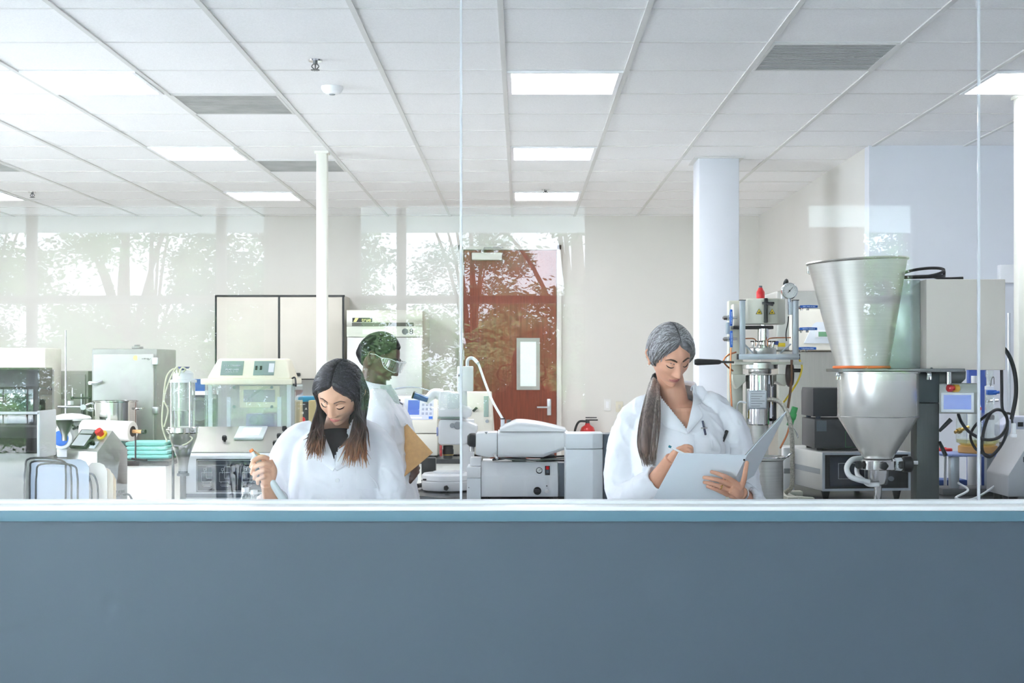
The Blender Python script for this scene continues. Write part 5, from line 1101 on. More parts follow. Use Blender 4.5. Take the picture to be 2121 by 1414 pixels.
    valve(1674, 635, False, 1); valve(1673, 681, False, 1); valve(1671, 721.5, False, 1)
    # lever with black grip
    b = MB(); b.cyl(W(1520, 750, y - .04), W(1490, 749, y - .05), .0055, seg=12); part(b, 'lever_rod', mSteelD)
    b = MB(); b.lathe([(.008, 0), (.011, .01), (.0155, S(48, y)), (.012, S(54, y)), (.001, S(55, y))], W(1493, 749.5, y - .05), M=Matrix.Rotation(-PI / 2, 3, 'Y'), seg=24); part(b, 'lever_grip', mBlack)
    # vessel below
    b = MB(); b.box(X(1520, y), X(1660, y), y - .03, y + .14, Z(755, y), Z(749, y), .002); part(b, 'carrier_plate', mCreamG)
    b = MB(); cx = X(1577, y); b.lathe([(.05, 0), (.052, .004), (.052, .02), (.081, .024), (.081, .05), (.078, .054)], (cx, y + .04, Z(774, y)), seg=44); part(b, 'split_ring', mSteel)
    for s_ in (-1, 1):
        b = MB(); x0 = cx + s_ * .07; x1 = cx + s_ * .13; b.prism([(x0, Z(775, y)), (x1, Z(775, y)), (x1, Z(786, y)), (cx + s_ * .11, Z(800, y)), (x0, Z(790, y))] if s_ > 0 else [(x1, Z(775, y)), (x0, Z(775, y)), (x0, Z(790, y)), (cx + s_ * .11, Z(806, y)), (x1, Z(786, y))], y + .01, y + .12, 'Y', .004); part(b, 'support_bracket', mCreamG)
    b = MB(); b.lathe([(.062, 0), (.065, .004), (.065, S(103, y)), (.058, S(105, y))], (cx, y + .04, Z(880, y)), seg=48); part(b, 'heater_jacket', mChrome)
    b = MB(); b.lathe([(.048, 0), (.048, Z(880, y) - Z(1000, y))], (cx - .006, y + .06, Z(1000, y)), seg=40); part(b, 'lower_column', mSteel)
    b = MB(); b.box(X(1600, y), X(1606, y), y - .03, y - .02, Z(870, y), Z(795, y), .002); b.box(X(1599, y), X(1606, y), y - .02, y + .01, Z(872, y), Z(866, y)); part(b, 'black_strip', mBlack)
    b = MB(); b.box(X(1545.5, y), X(1583, y), y - .075, y - .03, Z(846, y), Z(808, y), .004); jb = part(b, 'junction_box', mAluM)
    b = MB(); b.box(X(1548, y), X(1580, y), y - .0762, y - .0745, Z(843, y), Z(811, y)); pl = b.build('rating_plate', mLightG, jb)
    b = MB()
    for k in range(6): zz = Z(814 + k * 5, y); b.box(X(1550, y), X(1578 - 5 * (k % 3), y), y - .0772, y - .076, zz - .0025, zz)
    b.build('plate_print', mGreyP, pl)
    b = MB(); b.tube([W(1583, 829, y - .05), W(1600, 827, y - .06), W(1618, 835, y - .07), W(1632, 860, y - .08), W(1640, 900, y - .08), W(1641, 960, y - .07), W(1640, 1005, y - .06), W(1628, 1020, y - .03)], .0105, 12, 10)
    h = b
    part(b, 'flexible_conduit', mat('conduit', (186, 182, 170), .35, .6, var=.35, scale=160))
    b = MB(); b.tube([W(1546, 834, y - .05), W(1532, 832, y - .04), W(1527, 842, y), W(1528, 852, y + .05)], .004, 8); part(b, 'jacket_lead', mLightG)
    # hand wheel at right, seen edge-on
    b = MB(); c = W(1636, 775, y + .02); b.lathe([(.052, -.012), (.058, -.006), (.058, .006), (.052, .012), (.05, 0)], c, M=Matrix.Rotation(PI / 2, 3, 'Y') @ Matrix.Rotation(.35, 3, 'X'), seg=40, cap=True); part(b, 'hand_wheel', mat('dark_brown_phenolic', (58, 46, 40), .35))
    b = MB(); b.cyl(W(1636, 767, y + .02), W(1658, 767, y + .02), .009, seg=14); part(b, 'wheel_shaft', mBlack)
    # lines hanging down
    b = MB(); b.tube([W(1514, 720, y - .03), W(1513, 790, y - .02), W(1517, 870, y - .01), W(1519, 960, y)], .004, 8); part(b, 'copper_pipe', mCopper)
    b = MB(); b.tube([W(1525, 729, y - .02), W(1508, 735, y - .03), W(1499, 746, y - .03), W(1504, 756, y - .02), W(1518, 768, y)], .004, 8); part(b, 'copper_coil', mCopper)
    b = MB(); b.tube([W(1640, 745, y - .03), W(1638, 800, y - .02), W(1632, 845, y - .03)], .006, 8); part(b, 'brown_lead', mat('brown_lead', (120, 80, 52), .5))
    b = MB(); b.tube([W(1636, 878, y - .03), W(1630, 900, y - .03), W(1616, 928, y - .02)], .0045, 8); part(b, 'copper_tail', mCopper)
    b = MB(); b.tube([W(1650, 728, y), W(1656, 745, y), W(1661, 762, y), W(1652, 790, y), W(1630, 824, y), W(1618, 838, y + .02)], .0042, 8); part(b, 'yellow_cable', mYel)
    b = MB(); q = Matrix.Translation(W(1640, 862, y - .06)) @ Matrix.Rotation(.28, 4, 'Y'); b.box(-.011, .015, -.012, .012, -.045, .045, .003); b.box(-.014, .018, -.014, .014, -.012, .016, .003); b.xf(q); part(b, 'green_connector', mGreen)
    b = MB(); b.tube([W(1644, 886, y - .06), W(1652, 900, y - .06), W(1652, 906, y - .06), W(1648, 896, y - .06)], .0025, 6); part(b, 'connector_bail', mSteelP)
    b = MB(); b.box(X(1524, y), X(1529, y), y + .02, y + .04, Z(868, y), Z(850, y), .002); part(b, 'yellow_tag', mYel)
    b = MB(); b.tube([W(1537, 865, y + .03), W(1535, 885, y + .03), W(1531, 898, y + .03)], .003, 6); b.build('thin_lead', mRubber, t)
    # pot with wire bail, on the bench in front
    yp = 6.2; cx, r = X(1586, yp), S(36, yp)
    zt = Z(944, yp)
    p = thing('steel_canister', 'tall stainless canister with a wire bail ring beside the white binder', 'canister', (cx, yp, BENCH))
    b = MB(); b.lathe([(r - .006, 0), (r, .008), (r, zt - BENCH - .02), (r + .004, zt - BENCH - .016), (r + .004, zt - BENCH), (r - .003, zt - BENCH), (r - .006, .02), (.001, .018)], (cx, yp, BENCH), seg=52); b.build('vessel', mSteel, p)
    b = MB(); ring = [(cx + (r + .008) * math.cos(a), yp + (r + .008) * math.sin(a), zt - .004) for a in [2 * PI * k / 40 for k in range(41)]]; b.tube(ring, .0035, 8, smooth=False); b.tube([(cx + r, yp - .02, zt - .012), (cx + r + .022, yp - .025, zt + .006), (cx + r + .034, yp - .02, zt + .014), (cx + r + .018, yp - .01, zt - .004)], .003, 8); b.build('wire_bail', mChrome, p)
    # white outlet strip behind the conduit
    yo = 6.9; a, c = X(1622, yo), X(1646, yo)
    o = thing('outlet_box', 'white two socket wall box on the bench behind the flexible conduit', 'outlet', ((a + c) / 2, yo, BENCH))
    b = MB(); b.box(a, c, yo, yo + .05, BENCH, Z(926, yo), .008); b.build('housing', mWhiteP, o)
    for zz in (Z(975, yo),): b = MB(); b.box(a + .003, c - .003, yo - .003, yo, zz - .012, zz + .012, .001); b.build('grey_insert', mGreyP, o)

def feeder():
    y = 5.98
    t = thing('hopper_feeder', 'large stainless hopper feeder with tilted cone and square steel housing', 'feeder', (X(1922, y), y + .04, BENCH))
    def part(b, nm, m, par=None): return b.build(nm, m, par or t)
    x0, x1 = X(1898.5, y), X(1946, y)
    # post
    b = MB(); b.box(x0, x1, y, y + .095, BENCH, Z(834, y), .006); part(b, 'post', mat('grey_post', (78, 84, 83), .4, .6, var=.05, scale=8, stretch=(20, 20, 1)))
    b = MB(); b.box(x0 - .002, x1 + .002, y - .002, y + .097, Z(834, y), Z(770, y), .006); part(b, 'post_sleeve', mat('sleeve_paint', (70, 82, 84), .35, .3, var=.05))
    # housing box
    a, c = X(1904.5, y), X(2066, y); zb, zt = Z(766, y), Z(581, y)
    b = MB(); b.box(a, c, y - .10, y + .2, zb, zt, .004); part(b, 'housing', mat('housing_steel', (222, 214, 204), .5, .0, var=.02, scale=4))
    b = MB(); b.box(X(1838, y), a - .001, y - .02, y + .18, zb + .006, zt + .002, .003); part(b, 'inner_housing', mat('teal_reflection_steel', (190, 204, 200), .25, .8, var=.03))  # teal reflection of the window put into this steel's colour
    b = MB(); b.cyl((X(1915, y), y - .104, zb + .006), (X(1915, y), y - .1, zb + .006), .005, seg=10); part(b, 'cover_screw', mSteelD)
    # mounting plate and gasket
    zp0, zp1 = Z(770, y), Z(763, y); hx = X(1816, y); hy = y - .02
    b = MB(); b.box(X(1730, y), X(1978, y), hy - .12, hy + .2, zp0, zp1, .003); part(b, 'mounting_plate', mat('plate_steel', (150, 152, 150), .3, .9, var=.04))
    cx2 = X(1782, y)
    b = MB(); b.lathe([(S(57, y), 0), (S(59, y), .004), (S(58, y), .010), (S(54, y), .012)], (cx2, hy, zp1), seg=60); part(b, 'orange_gasket', mOrange)
    # tilted upper cone: bottom centre at the gasket, top leans slightly left
    z0, z1 = zp1 + .008, Z(541, y)
    top = Vector((X(1776, y), hy, z1)); bot = Vector((X(1784, y), hy, z0)); ax = Vector((-.05, .0, 1)).normalized()
    Q = ax.to_track_quat('Z', 'Y').to_matrix()
    r0, r1 = S(54, y), S(100, y); H = (top - bot).length
    b = MB(); b.lathe([(r0, 0), (r0, .004), (r1, H - .008), (r1 + .006, H - .006), (r1 + .009, H - .002), (r1 + .006, H + .003), (r1 - .002, H + .001), (r0 - .003, .006)], bot, M=Q, seg=96, cap=False); cone = part(b, 'upper_cone', mat('cone_steel', (216, 213, 206), .3, .85, var=.04, scale=5, stretch=(1, 1, 30), aniso=.5))
    b = MB(); an = -1.92; p = bot + Q @ Vector((r1 * .985 * math.cos(an), r1 * .985 * math.sin(an), H - .018))
    b.box(-.010, -.003, -.008, .004, -.02, .008, .001); b.box(.003, .010, -.008, .004, -.02, .008, .001); b.tube([(-.006, -.008, -.01), (-.006, -.012, -.022), (.006, -.012, -.022), (.006, -.008, -.01)], .0015, 6); b.xf(Matrix.Translation(p)); b.build('rim_latch', mChrome, cone)
    # lower hopper
    R = S(82, y); zc = Z(862, y); zn = Z(948, y)
    b = MB(); b.lathe([(S(30, y), 0), (R, zc - zn), (R, zp0 - zn - .008), (R + .006, zp0 - zn - .006), (R + .006, zp0 - zn)], (hx, hy, zn), seg=96, cap=False); hop = part(b, 'lower_hopper', mat('hopper_steel', (226, 223, 218), .26, .7, var=.03, scale=5))
    b = MB(); b.lathe([(R + .001, 0), (R + .0016, .0015), (R + .001, .003)], (hx, hy, zc), seg=96, cap=False); b.build('weld_seam', mSteel, hop)
    for px in (1728, 1829, 1914):
        b = MB(); q = W(px, 770, y); yy = hy - .125 if px == 1829 else hy - .06
        b.box(q.x - .009, q.x + .009, yy, yy + .022, zp0 - .022, zp0, .002); b.cyl((q.x - .006, yy + .004, zp0 - .032), (q.x - .006, yy + .004, zp0 - .018), .005, seg=10); b.cyl((q.x + .006, yy + .004, zp0 - .032), (q.x + .006, yy + .004, zp0 - .018), .005, seg=10); part(b, 'toggle_clamp', mChrome)
    # outlet collar with three black knobs
    z0c, z1c = Z(971, y), Z(951, y)
    b = MB(); b.lathe([(S(36, y), 0), (S(38, y), .003), (S(38, y), z1c - z0c - .003), (S(35, y), z1c - z0c), (S(28, y), z1c - z0c + .006)], (hx, hy, z0c), seg=60); part(b, 'outlet_collar', mSteelP)
    for an, nm in ((-PI / 2 + .02, 1), (PI + .35, 2), (-.35, 3)):
        d = Vector((math.cos(an), math.sin(an), 0)); p = Vector((hx, hy, (z0c + z1c) / 2)) + d * S(38, y)
        knob(p, .0165, .026, d, mBlack, t, 'star_knob', 10)
    b = MB(); b.lathe([(S(18, y), 0), (S(20, y), .006), (S(20.5, y), S(16, y)), (S(20.5, y), S(30, y)), (S(18, y), S(32, y))], (hx, hy, Z(1002, y)), seg=44); part(b, 'outlet_body', mSteelP)
    b = MB(); b.lathe([(S(7, y), 0), (S(7.8, y), .003), (S(7.8, y), S(30, y))], (hx, hy, Z(1034, y)), seg=32); part(b, 'spout', mSteelP)
    b = MB(); b.tube([W(1787, 948, hy + .04), W(1765, 952, hy + .0), W(1754, 968, hy - .03), W(1760, 985, hy - .05), W(1778, 993, hy - .06), W(1800, 998, hy - .05)], .0115, 12, 10); part(b, 'vent_hose', mat('milky_hose', (232, 234, 234), .3, coat=.3))
    b = MB(); b.tube([W(1790, 955, hy + .06), W(1776, 966, hy + .05), W(1776, 982, hy + .03), W(1786, 992, hy - .0), W(1800, 1003, hy - .03), W(1822, 1003, hy - .05)], .010, 12, 10); part(b, 'return_hose', MATS['milky_hose'])
    # motor at right of the collar
    yy = hy - .01
    b = MB(); b.cyl(W(1852, 961, yy), W(1868, 961, yy), .026, .028, 28, .004); b.cyl(W(1862, 966, yy - .025), W(1862, 966, yy - .031), .008, seg=14); part(b, 'motor_face', mLightG)
    b = MB(); b.cyl(W(1868, 961, yy), W(1889, 961, yy), .033, .034, 32, .006); part(b, 'motor_body', mBlack)
    b = MB(); b.cyl(W(1889, 958, yy), W(1900, 958, yy), .013, seg=18); part(b, 'motor_shaft', mChrome)
    b = MB(); b.cyl(W(1864, 966, yy - .027), W(1864, 966, yy - .034), .005, seg=12); part(b, 'brass_insert', mBrass)
    # underside arm and lever handles on the post
    b = MB(); b.prism([(X(1946, y), Z(767, y)), (X(2005, y), Z(767, y)), (X(2004, y), Z(785, y)), (X(1993, y), Z(795, y)), (X(1946, y), Z(797, y))], y + .02, y + .14, 'Y', .006); part(b, 'underside_arm', mat('arm_grey', (112, 116, 116), .35, .6))
    b = MB(); b.cyl((X(1960, y), y - .03, Z(795, y)), (X(1960, y), y - .03, Z(766, y)), S(6, y), seg=20); b.box(X(1950, y), X(1978, y), y - .06, y, Z(770, y), Z(766, y)); part(b, 'column_pin', mSteelP)
    for (p0, p1) in (((1946, 892), (1970, 868)), ((1946, 915), (1959, 944))):
        b = MB(); b.tube([W(p0[0], p0[1], y - .01), W((p0[0] + p1[0]) / 2, (p0[1] + p1[1]) / 2, y - .03), W(p1[0], p1[1], y - .035)], .0085, 10, taper=[.8, 1, 1.1]); part(b, 'clamp_lever', mRubber)
    # control panel on an arm at right
    cxp, yc = X(2024, 5.9), 5.9; th = math.radians(-24); M = Matrix.Translation((cxp, yc, 0)) @ Matrix.Rotation(th, 4, 'Z'); w, d = S(70, yc) / math.cos(th), .115; z0, z1 = Z(857, yc), Z(794, yc)
    b = MB(); b.box(-w, 0, 0, d, z0, z1, .003); b.xf(M); cb = part(b, 'control_case', mat('control_steel', (140, 142, 138), .42, .6, var=.04, scale=9))
    zs0, zs1 = Z(854, yc), Z(813, yc)
    b = MB(); b.box(-w * .94, -w * .08, -.005, .002, zs0, zs1, .002); b.xf(M); fr = b.build('screen_frame', mLightG, cb)
    b = MB(); b.box(-w * .87, -w * .15, -.0065, -.004, zs0 + .012, zs1 - .010); b.xf(M); b.build('screen', mScreenB, fr)
    q = M @ Vector((-w * .5, 0, Z(804, yc))); dd = (M.to_3x3() @ Vector((-.75, -.65, 0))).normalized()
    b = MB(); b.cyl(q, q + dd * .02, .016, seg=20); e = b.build('stop_ring', mat('amber_ring', (206, 160, 60), .4), cb)
    b = MB(); b.cyl(q + dd * .02, q + dd * .03, .010, seg=16); b.cyl(q + dd * .03, q + dd * .05, .0155, .015, 24, .003); b.build('stop_button', mRedC, e)
    b = MB(); pa = M @ Vector((-w * .9, d * .5, (z0 + z1) / 2)); b.tube([pa, Vector((x1 - .005, y + .04, pa.z + .01))], .012, 10, smooth=False); part(b, 'panel_arm', mSteelD)
    # cables: coil on top of the housing, supply lead at the right, slack under the panel
    b = MB(); pts = [Vector((X(1868 + 46 + 44 * math.cos(a), y), y + .02 + .05 * math.sin(a), zt + .012 + .045 * (.5 + .5 * math.sin(a + .6)) * (1 if k < 20 else .25))) for k, a in enumerate([2 * PI * k / 20 for k in range(41)])]
    b.tube(pts, .0065, 8, 3); b.tube([W(1930, 572, y), W(1955, 577, y - .02), W(1995, 576, y - .03)], .0068, 8); part(b, 'coiled_cable', mRubber)
    b = MB(); b.tube([W(2067, 720, y + .05), W(2080, 722, y + .05), W(2094, 745, y + .05), W(2103, 780, y + .05), W(2104, 820, y + .06), W(2095, 868, y + .08)], .0088, 10); part(b, 'supply_cable', mRubber)
    b = MB(); b.tube([W(2068, 735, y + .08), W(2074, 760, y + .08), W(2075, 800, y + .08), W(2076, 845, y + .06), W(2086, 868, y + .05), W(2084, 900, y + .04), W(2068, 930, y + .02), W(2048, 946, y), W(2034, 930, y), W(2038, 890, y), W(2050, 858, y - .02), W(2066, 848, y), W(2082, 856, y + .02), W(2086, 880, y + .03), W(2070, 905, y), W(2040, 910, y - .03), W(2010, 896, y - .05), W(1992, 875, y - .03), W(1985, 858, y + .02)], .0068, 8); part(b, 'slack_cable', mRubber)
    b = MB(); b.tube([W(2064, 848, y), W(2040, 862, y), W(2018, 884, y - .02), W(2010, 905, y - .02), W(2022, 930, y - .02), W(2050, 945, y)], .006, 8); part(b, 'looped_cable', mRubber)
    b = MB(); p = W(2099, 886, y + .05); b.box(p.x - .009, p.x + .009, y + .04, y + .058, p.z - .026, p.z + .02, .003); b.box(p.x - .012, p.x + .012, y + .04, y + .058, p.z - .04, p.z - .026, .002); part(b, 'white_connector', mWhiteP)
    b = MB(); q0 = W(2094, 858, y + .06); b.tube([W(2080, 855, y + .05), q0, W(2097, 876, y + .05)], .005, 8); part(b, 'connector_lead', mRubber)

def right_extras():
    # flask in wooden ring on the blue platform
    y = 6.85
    t = thing('lab_jack_table', 'small blue topped platform on aluminium legs at right', 'platform', (X(2010, y), y, BENCH))
    zt = Z(938, y)
    b = MB(); b.prism([(X(1944, y), y - .02), (X(1960, y), y - .09), (X(2060, y), y - .09), (X(2108, y), y + .12), (X(1960, y), y + .16)], zt - .012, zt, 'Z', .003); b.build('blue_top', mat('blue_board', (132, 150, 204), .4), t)
    for px, yy in ((1973, y - .04), (2060, y + .05)):
        b = MB(); b.box(X(px - 9, y), X(px + 9, y), yy, yy + .04, BENCH + .03, zt - .012, .002); b.box(X(px, y) - .003, X(px, y) + .003, yy - .001, yy + .002, BENCH + .03, zt - .012); b.build('leg', mAluM, t)
    b = MB(); b.box(X(1944, y), X(2100, y), y - .07, y + .12, BENCH, BENCH + .03, .004); b.build('base_tray', mat('tray_grey', (96, 98, 104), .4), t)
    f = thing('glass_flask', 'wide clear glass flask sitting in a wooden ring on the blue platform', 'flask', (X(2028, y), y + .0, zt))
    cx = X(2028, y); r = S(44, y)
    b = MB(); b.lathe([(r * .86, 0), (r * .9, .003), (r * .9, .032), (r * .86, .035), (r * .6, .035), (r * .6, 0)], (cx, y + .02, zt), seg=48, cap=False); b.build('wooden_ring', mat('ring_wood', (216, 164, 96), .5, var=.12, scale=8), f)
    b = MB(); b.lathe([(.001, .03), (r * .7, .034), (r * .98, .05), (r, .07), (r * .98, .16), (r * .94, .19), (r * .9, .192)], (cx, y + .02, zt), seg=56, cap=False); b.build('glass_body', mGlassW, f)
    b = MB(); b.lathe([(r * .7, .0345), (r * .96, .051), (r * .97, .066), (.001, .067)], (cx, y + .02, zt), seg=48); b.build('liquid', clear_mat('pale_liquid', (236, 232, 190), .06, .1, (226, 222, 170)), f)
    b = MB(); b.cyl(W(1978, 895, y - .1), W(2006, 884, y - .07), .008, seg=12); b.cyl(W(1984, 893, y - .1), W(1990, 890, y - .095), .014, seg=6); b.build('brass_fitting', mBrass, f)
    # glass head assembly with blue stopcock behind the control panel
    y = 7.0; cx = X(2060, y)
    t = thing('glass_manifold', 'glass manifold with a blue stopcock behind the steel control panel', 'glassware', (cx, y + .13, BENCH))
    b = MB(); b.cyl((cx, y + .13, BENCH), (cx, y + .13, BENCH + .012), .05, seg=24); b.cyl((cx, y + .13, BENCH), (cx, y + .13, Z(800, y)), .006, seg=10); b.build('support_rod', mAlu, t)
    b = MB(); b.lathe([(.016, 0), (.02, .02), (.02, .12), (.012, .14), (.012, .2), (.02, .21), (.02, .24)], (cx, y + .08, Z(868, y)), seg=24); b.build('glass_tube', mGlassW, t)
    b = MB(); b.box(cx - .02, cx + .026, y + .04, y + .07, Z(818, y), Z(808, y), .004); b.tube([(cx + .0, y + .05, Z(815, y)), (cx + .035, y + .03, Z(812, y))], .007, 8, smooth=False); b.build('blue_stopcock', mBlueP, t)
    b = MB(); b.lathe([(.022, 0), (.022, .016), (.012, .02)], (cx, y + .08, Z(807, y)), seg=20); b.build('white_cap', mWhiteP, t)
    b = MB(); b.tube([(cx + .0, y + .06, Z(800, y)), (cx + .006, y + .06, Z(785, y)), (cx + .016, y + .06, Z(781, y)), (cx + .018, y + .06, Z(796, y))], .002, 6); b.build('wire_loop', mSteelD, t)
    b = MB(); b.cyl((cx - .016, y + .08, Z(832, y)), (cx + .045, y + .08, Z(830, y)), .006, seg=10); b.cyl((cx + .02, y + .07, Z(838, y)), (cx + .02, y + .07, Z(824, y)), .006, seg=10); b.build('chrome_clamp', mChrome, t)
    b = MB(); b.lathe([(.024, 0), (.026, .004), (.026, .02), (.02, .024)], (cx - .0, y + .08, Z(870, y)), seg=24); b.build('black_collar', mBlack, t)
    # blue poster-like panel, white bottle with red band
    y = 7.3; b = MB(); b.box(X(2007, y), X(2043, y), y, y + .04, BENCH, Z(764, y), .002); solo(b, 'blue_binder', mat('royal_blue_panel', (60, 92, 176), .45), 'upright royal blue binder behind the steel control panel', 'binder')
    y = 7.12; cx = X(2018, y)
    t = thing('wash_bottle', 'tall white bottle with red band behind the steel control panel', 'bottle', (cx, y, BENCH))
    b = MB(); b.lathe([(.03, 0), (.034, .006), (.034, .40), (.028, .43), (.016, .45), (.016, Z(778, y) - BENCH)], (cx, y, BENCH), seg=32); b.build('body', mWhiteP, t)
    b = MB(); b.lathe([(.0345, .395), (.0352, .397), (.0352, .408), (.0345, .41)], (cx, y, BENCH), seg=32, cap=False); b.build('red_band', mRed, t)
    # grey sloped instrument cut by the right edge, white sensor box behind it
    y = 6.35; a = X(2088, y)
    t = thing('sloped_instrument', 'grey instrument with sloping side cut by the right edge', 'instrument', (a + .3, y + .15, BENCH))
    b = MB(); b.prism([(a, BENCH + .03), (a + .6, BENCH + .03), (a + .6, Z(895, y)), (a + .12, Z(895, y)), (a, Z(985, y))], y, y + .3, 'Y', .006); b.build('case', mat('instrument_grey', (176, 178, 182), .42), t)
    b = MB(); b.text('E', textM((X(2122, y), y - .001, Z(952, y))), .034); b.build('lettering', mNavy, t)
    feet(t, [(u, v) for u in (a + .04, a + .54) for v in (y + .05, y + .25)], BENCH, BENCH + .032, .022, mBlack)
    y = 7.2
    t = thing('white_detector', 'white detector box with black port behind the grey sloped instrument', 'detector', (X(2112, y), y + .06, BENCH))
    b = MB(); b.box(X(2080, y), X(2150, y), y, y + .14, BENCH, Z(905, y), .006); b.build('lower_case', mat('pale_grey_case', (204, 204, 206), .4), t)
    b = MB(); b.prism([(X(2078, y), Z(904, y)), (X(2152, y), Z(904, y)), (X(2152, y), Z(862, y)), (X(2100, y), Z(862, y)), (X(2078, y), Z(880, y))], y, y + .14, 'Y', .006); b.build('head', mat('lilac_white', (216, 220, 234), .4), t)
    b = MB(); b.box(X(2108, y), X(2119, y), y - .004, y + .001, Z(883, y), Z(874, y)); b.build('black_port', mBlack, t)
    # black angled strut, white lead and clutter on the bench
    y = 6.78; b = MB(); b.tube([W(2075, 915, y), W(2086, 1010, y)], .014, 4, smooth=False); b.box(X(2083, y) - .03, X(2083, y) + .05, y - .02, y + .02, BENCH, BENCH + .03); solo(b, 'black_strut', mBlack, 'black angled strut standing on the bench at the right', 'strut')
    y = 6.3; b = MB(); b.tube([W(1985, 1000, y + .5), W(2005, 1015, y + .3), Vector((X(2015, y), y + .25, BENCH + .0065)), Vector((X(2045, y), y + .2, BENCH + .0065)), W(2064, 1003, y + .25), W(2072, 985, y + .3), W(2066, 973, y + .33)], .0055, 8); solo(b, 'white_lead', mLightG, 'white cable curling in front of the blue topped platform', 'cable')
    y = 7.02; t = thing('red_clamp', 'red plastic clamp beside the blue topped platform', 'clamp', (X(1955, y), y, BENCH))
    b = MB(); b.lathe([(.03, 0), (.034, .006), (.034, .016), (.03, .02)], (X(1958, y), y, Z(936, y)), seg=24); b.box(X(1946, y), X(1960, y), y - .01, y + .01, Z(936, y), Z(926, y), .004); b.build('jaw', mRed, t)
    b = MB(); b.cyl((X(1958, y), y, BENCH), (X(1958, y), y, Z(935, y)), .008, seg=10); b.cyl((X(1958, y), y, BENCH), (X(1958, y), y, BENCH + .01), .035, seg=20); b.build('rod', mAlu, t)
    y = 6.95; b = MB(); b.box(X(1950, y), X(2030, y), y + .19, y + .34, BENCH, Z(1000, y), .006); solo(b, 'blue_bin', mat('blue_bin_plastic', (34, 70, 140), .4), 'low blue plastic bin under the blue topped platform', 'bin')
    y = 7.35; x = X(2090, y); t = thing('support_rod', 'thin upright steel rod near the right wall', 'rod', (x, y, BENCH))
    b = MB(); b.cyl((x, y, BENCH), (x, y, Z(648, y)), .0085, seg=12); b.build('rod', mAlu, t); b = MB(); b.box(x - .04, x + .04, y - .03, y + .03, BENCH, BENCH + .012, .003); b.build('base', mBlack, t)
    # office chair behind the grey haired woman
    y = 5.88; cx = X(1330, y)
    t = thing('lab_chair', 'white shell lab chair mostly hidden behind the grey haired woman', 'chair', (cx, y + .1, 0))
    b = MB(); b.box(X(1266, y), X(1400, y), y - .02, y + .03, Z(985, y), Z(880, y), .018, seg=3); b.build('backrest', mWhiteP, t)
    b = MB(); b.box(cx - .2, cx + .2, y + .05, y + .45, .62, .68, .02); b.build('seat', mBlack, t)
    b = MB(); b.tube([(cx, y + .03, Z(960, y)), (cx, y + .06, .75), (cx, y + .14, .63)], .02, 10); b.build('back_support', mAlu, t)
    b = MB(); b.cyl((cx, y + .25, .09), (cx, y + .25, .62), .025, seg=16); b.build('gas_post', mAlu, t)
    for k in range(5):
        a = k * 2 * PI / 5; b = MB(); b.tube([(cx, y + .25, .1), (cx + .26 * math.cos(a), y + .25 + .26 * math.sin(a), .055)], .018, 8, smooth=False); l = b.build('leg', mAlu, t)
        b = MB(); b.cyl((cx + .25 * math.cos(a), y + .25 + .25 * math.sin(a) - .012, .025), (cx + .25 * math.cos(a), y + .25 + .25 * math.sin(a) + .012, .025), .025, seg=16); b.build('castor', mBlack, l)
    b = MB(); b.cyl((X(1266, y), y, Z(938, y)), (X(1262, y), y, Z(938, y)), .018, seg=20); b.build('tilt_knob', mWhiteP, t)
right_bench(); reactor(); feeder(); right_extras()
# =================== PEOPLE ===================
def sstep(a, b, x):
    t = max(0., min(1., (x - a) / (b - a))); return t * t * (3 - 2 * t)
def gau(x, z, cx, cz, sx, sz): return math.exp(-((x - cx) / sx) ** 2 - ((z - cz) / sz) ** 2)
FACE_K = {'nose': 1.0, 'jaw': .30, 'wide': 1.0}
def head_base(d, sc=1.0):
    """point of the bare skull and jaw in direction d (face looks to -Y)"""
    px, py, pz = d.x, d.y, d.z
    x = .0725 * px * FACE_K['wide']; z = .112 * pz if pz > 0 else .114 * pz
    y = (.090 if py < 0 else .100) * py
    if z < 0:
        t = min(1, -z / .114)
        x *= 1 - FACE_K['jaw'] * t ** 1.6
        if py < 0: y *= 1 + .10 * sstep(.2, 1, t) ; y -= .030 * sstep(.72, 1.0, t)
        if py > 0: y *= 1 - .55 * sstep(.15, .75, t)
    else:
        x *= 1 + .05 * math.sin(PI * min(1, z / .112))
    return Vector((x, y, z))
def face_point(d):
    p = head_base(d)
    if d.y < .15:
        x, z = p.x, p.z; ax = abs(x); w = sstep(.15, -.25, d.y)
        t = max(0, min(1, (.014 - z) / .050))
        fall = sstep(-.0515, -.041, z) * sstep(.030, .010, z)
        f = (.004 + .0225 * t ** 1.15) * FACE_K['nose'] * fall * math.exp(-(x / (.0085 + .0045 * t)) ** 2)
        f += .0062 * gau(ax, z, .0125, -.0405, .0058, .0065)
        f -= .0115 * gau(ax, z, .031, .004, .0165, .0115)
        f -= .003 * gau(ax, z, .016, .004, .006, .009)
        f += .0050 * gau(ax, z, .028, .022, .022, .0075)
        f += .0090 * gau(ax, z, .031, -.0005, .0125, .0078)
        f += .0045 * gau(ax, z, .044, -.027, .018, .015)
        f -= .003 * gau(ax, z, .042, -.058, .016, .018)
        f += .0065 * gau(x, z, 0, -.067, .026, .015)
        f += .0040 * gau(x, z, 0, -.0620, .0185, .0040) + .0048 * gau(x, z, 0, -.0725, .0165, .0048) - .0036 * gau(x, z, 0, -.0668, .024, .0019)
        f -= .002 * gau(x, z, 0, -.081, .016, .004)
        f += .0075 * gau(x, z, 0, -.098, .018, .012)
        p = p + Vector((x * .2 * f / .05, -f, 0)) * w
    return p
def dirn(th, ph): return Vector((math.sin(ph) * math.sin(th), -math.sin(ph) * math.cos(th), math.cos(ph)))
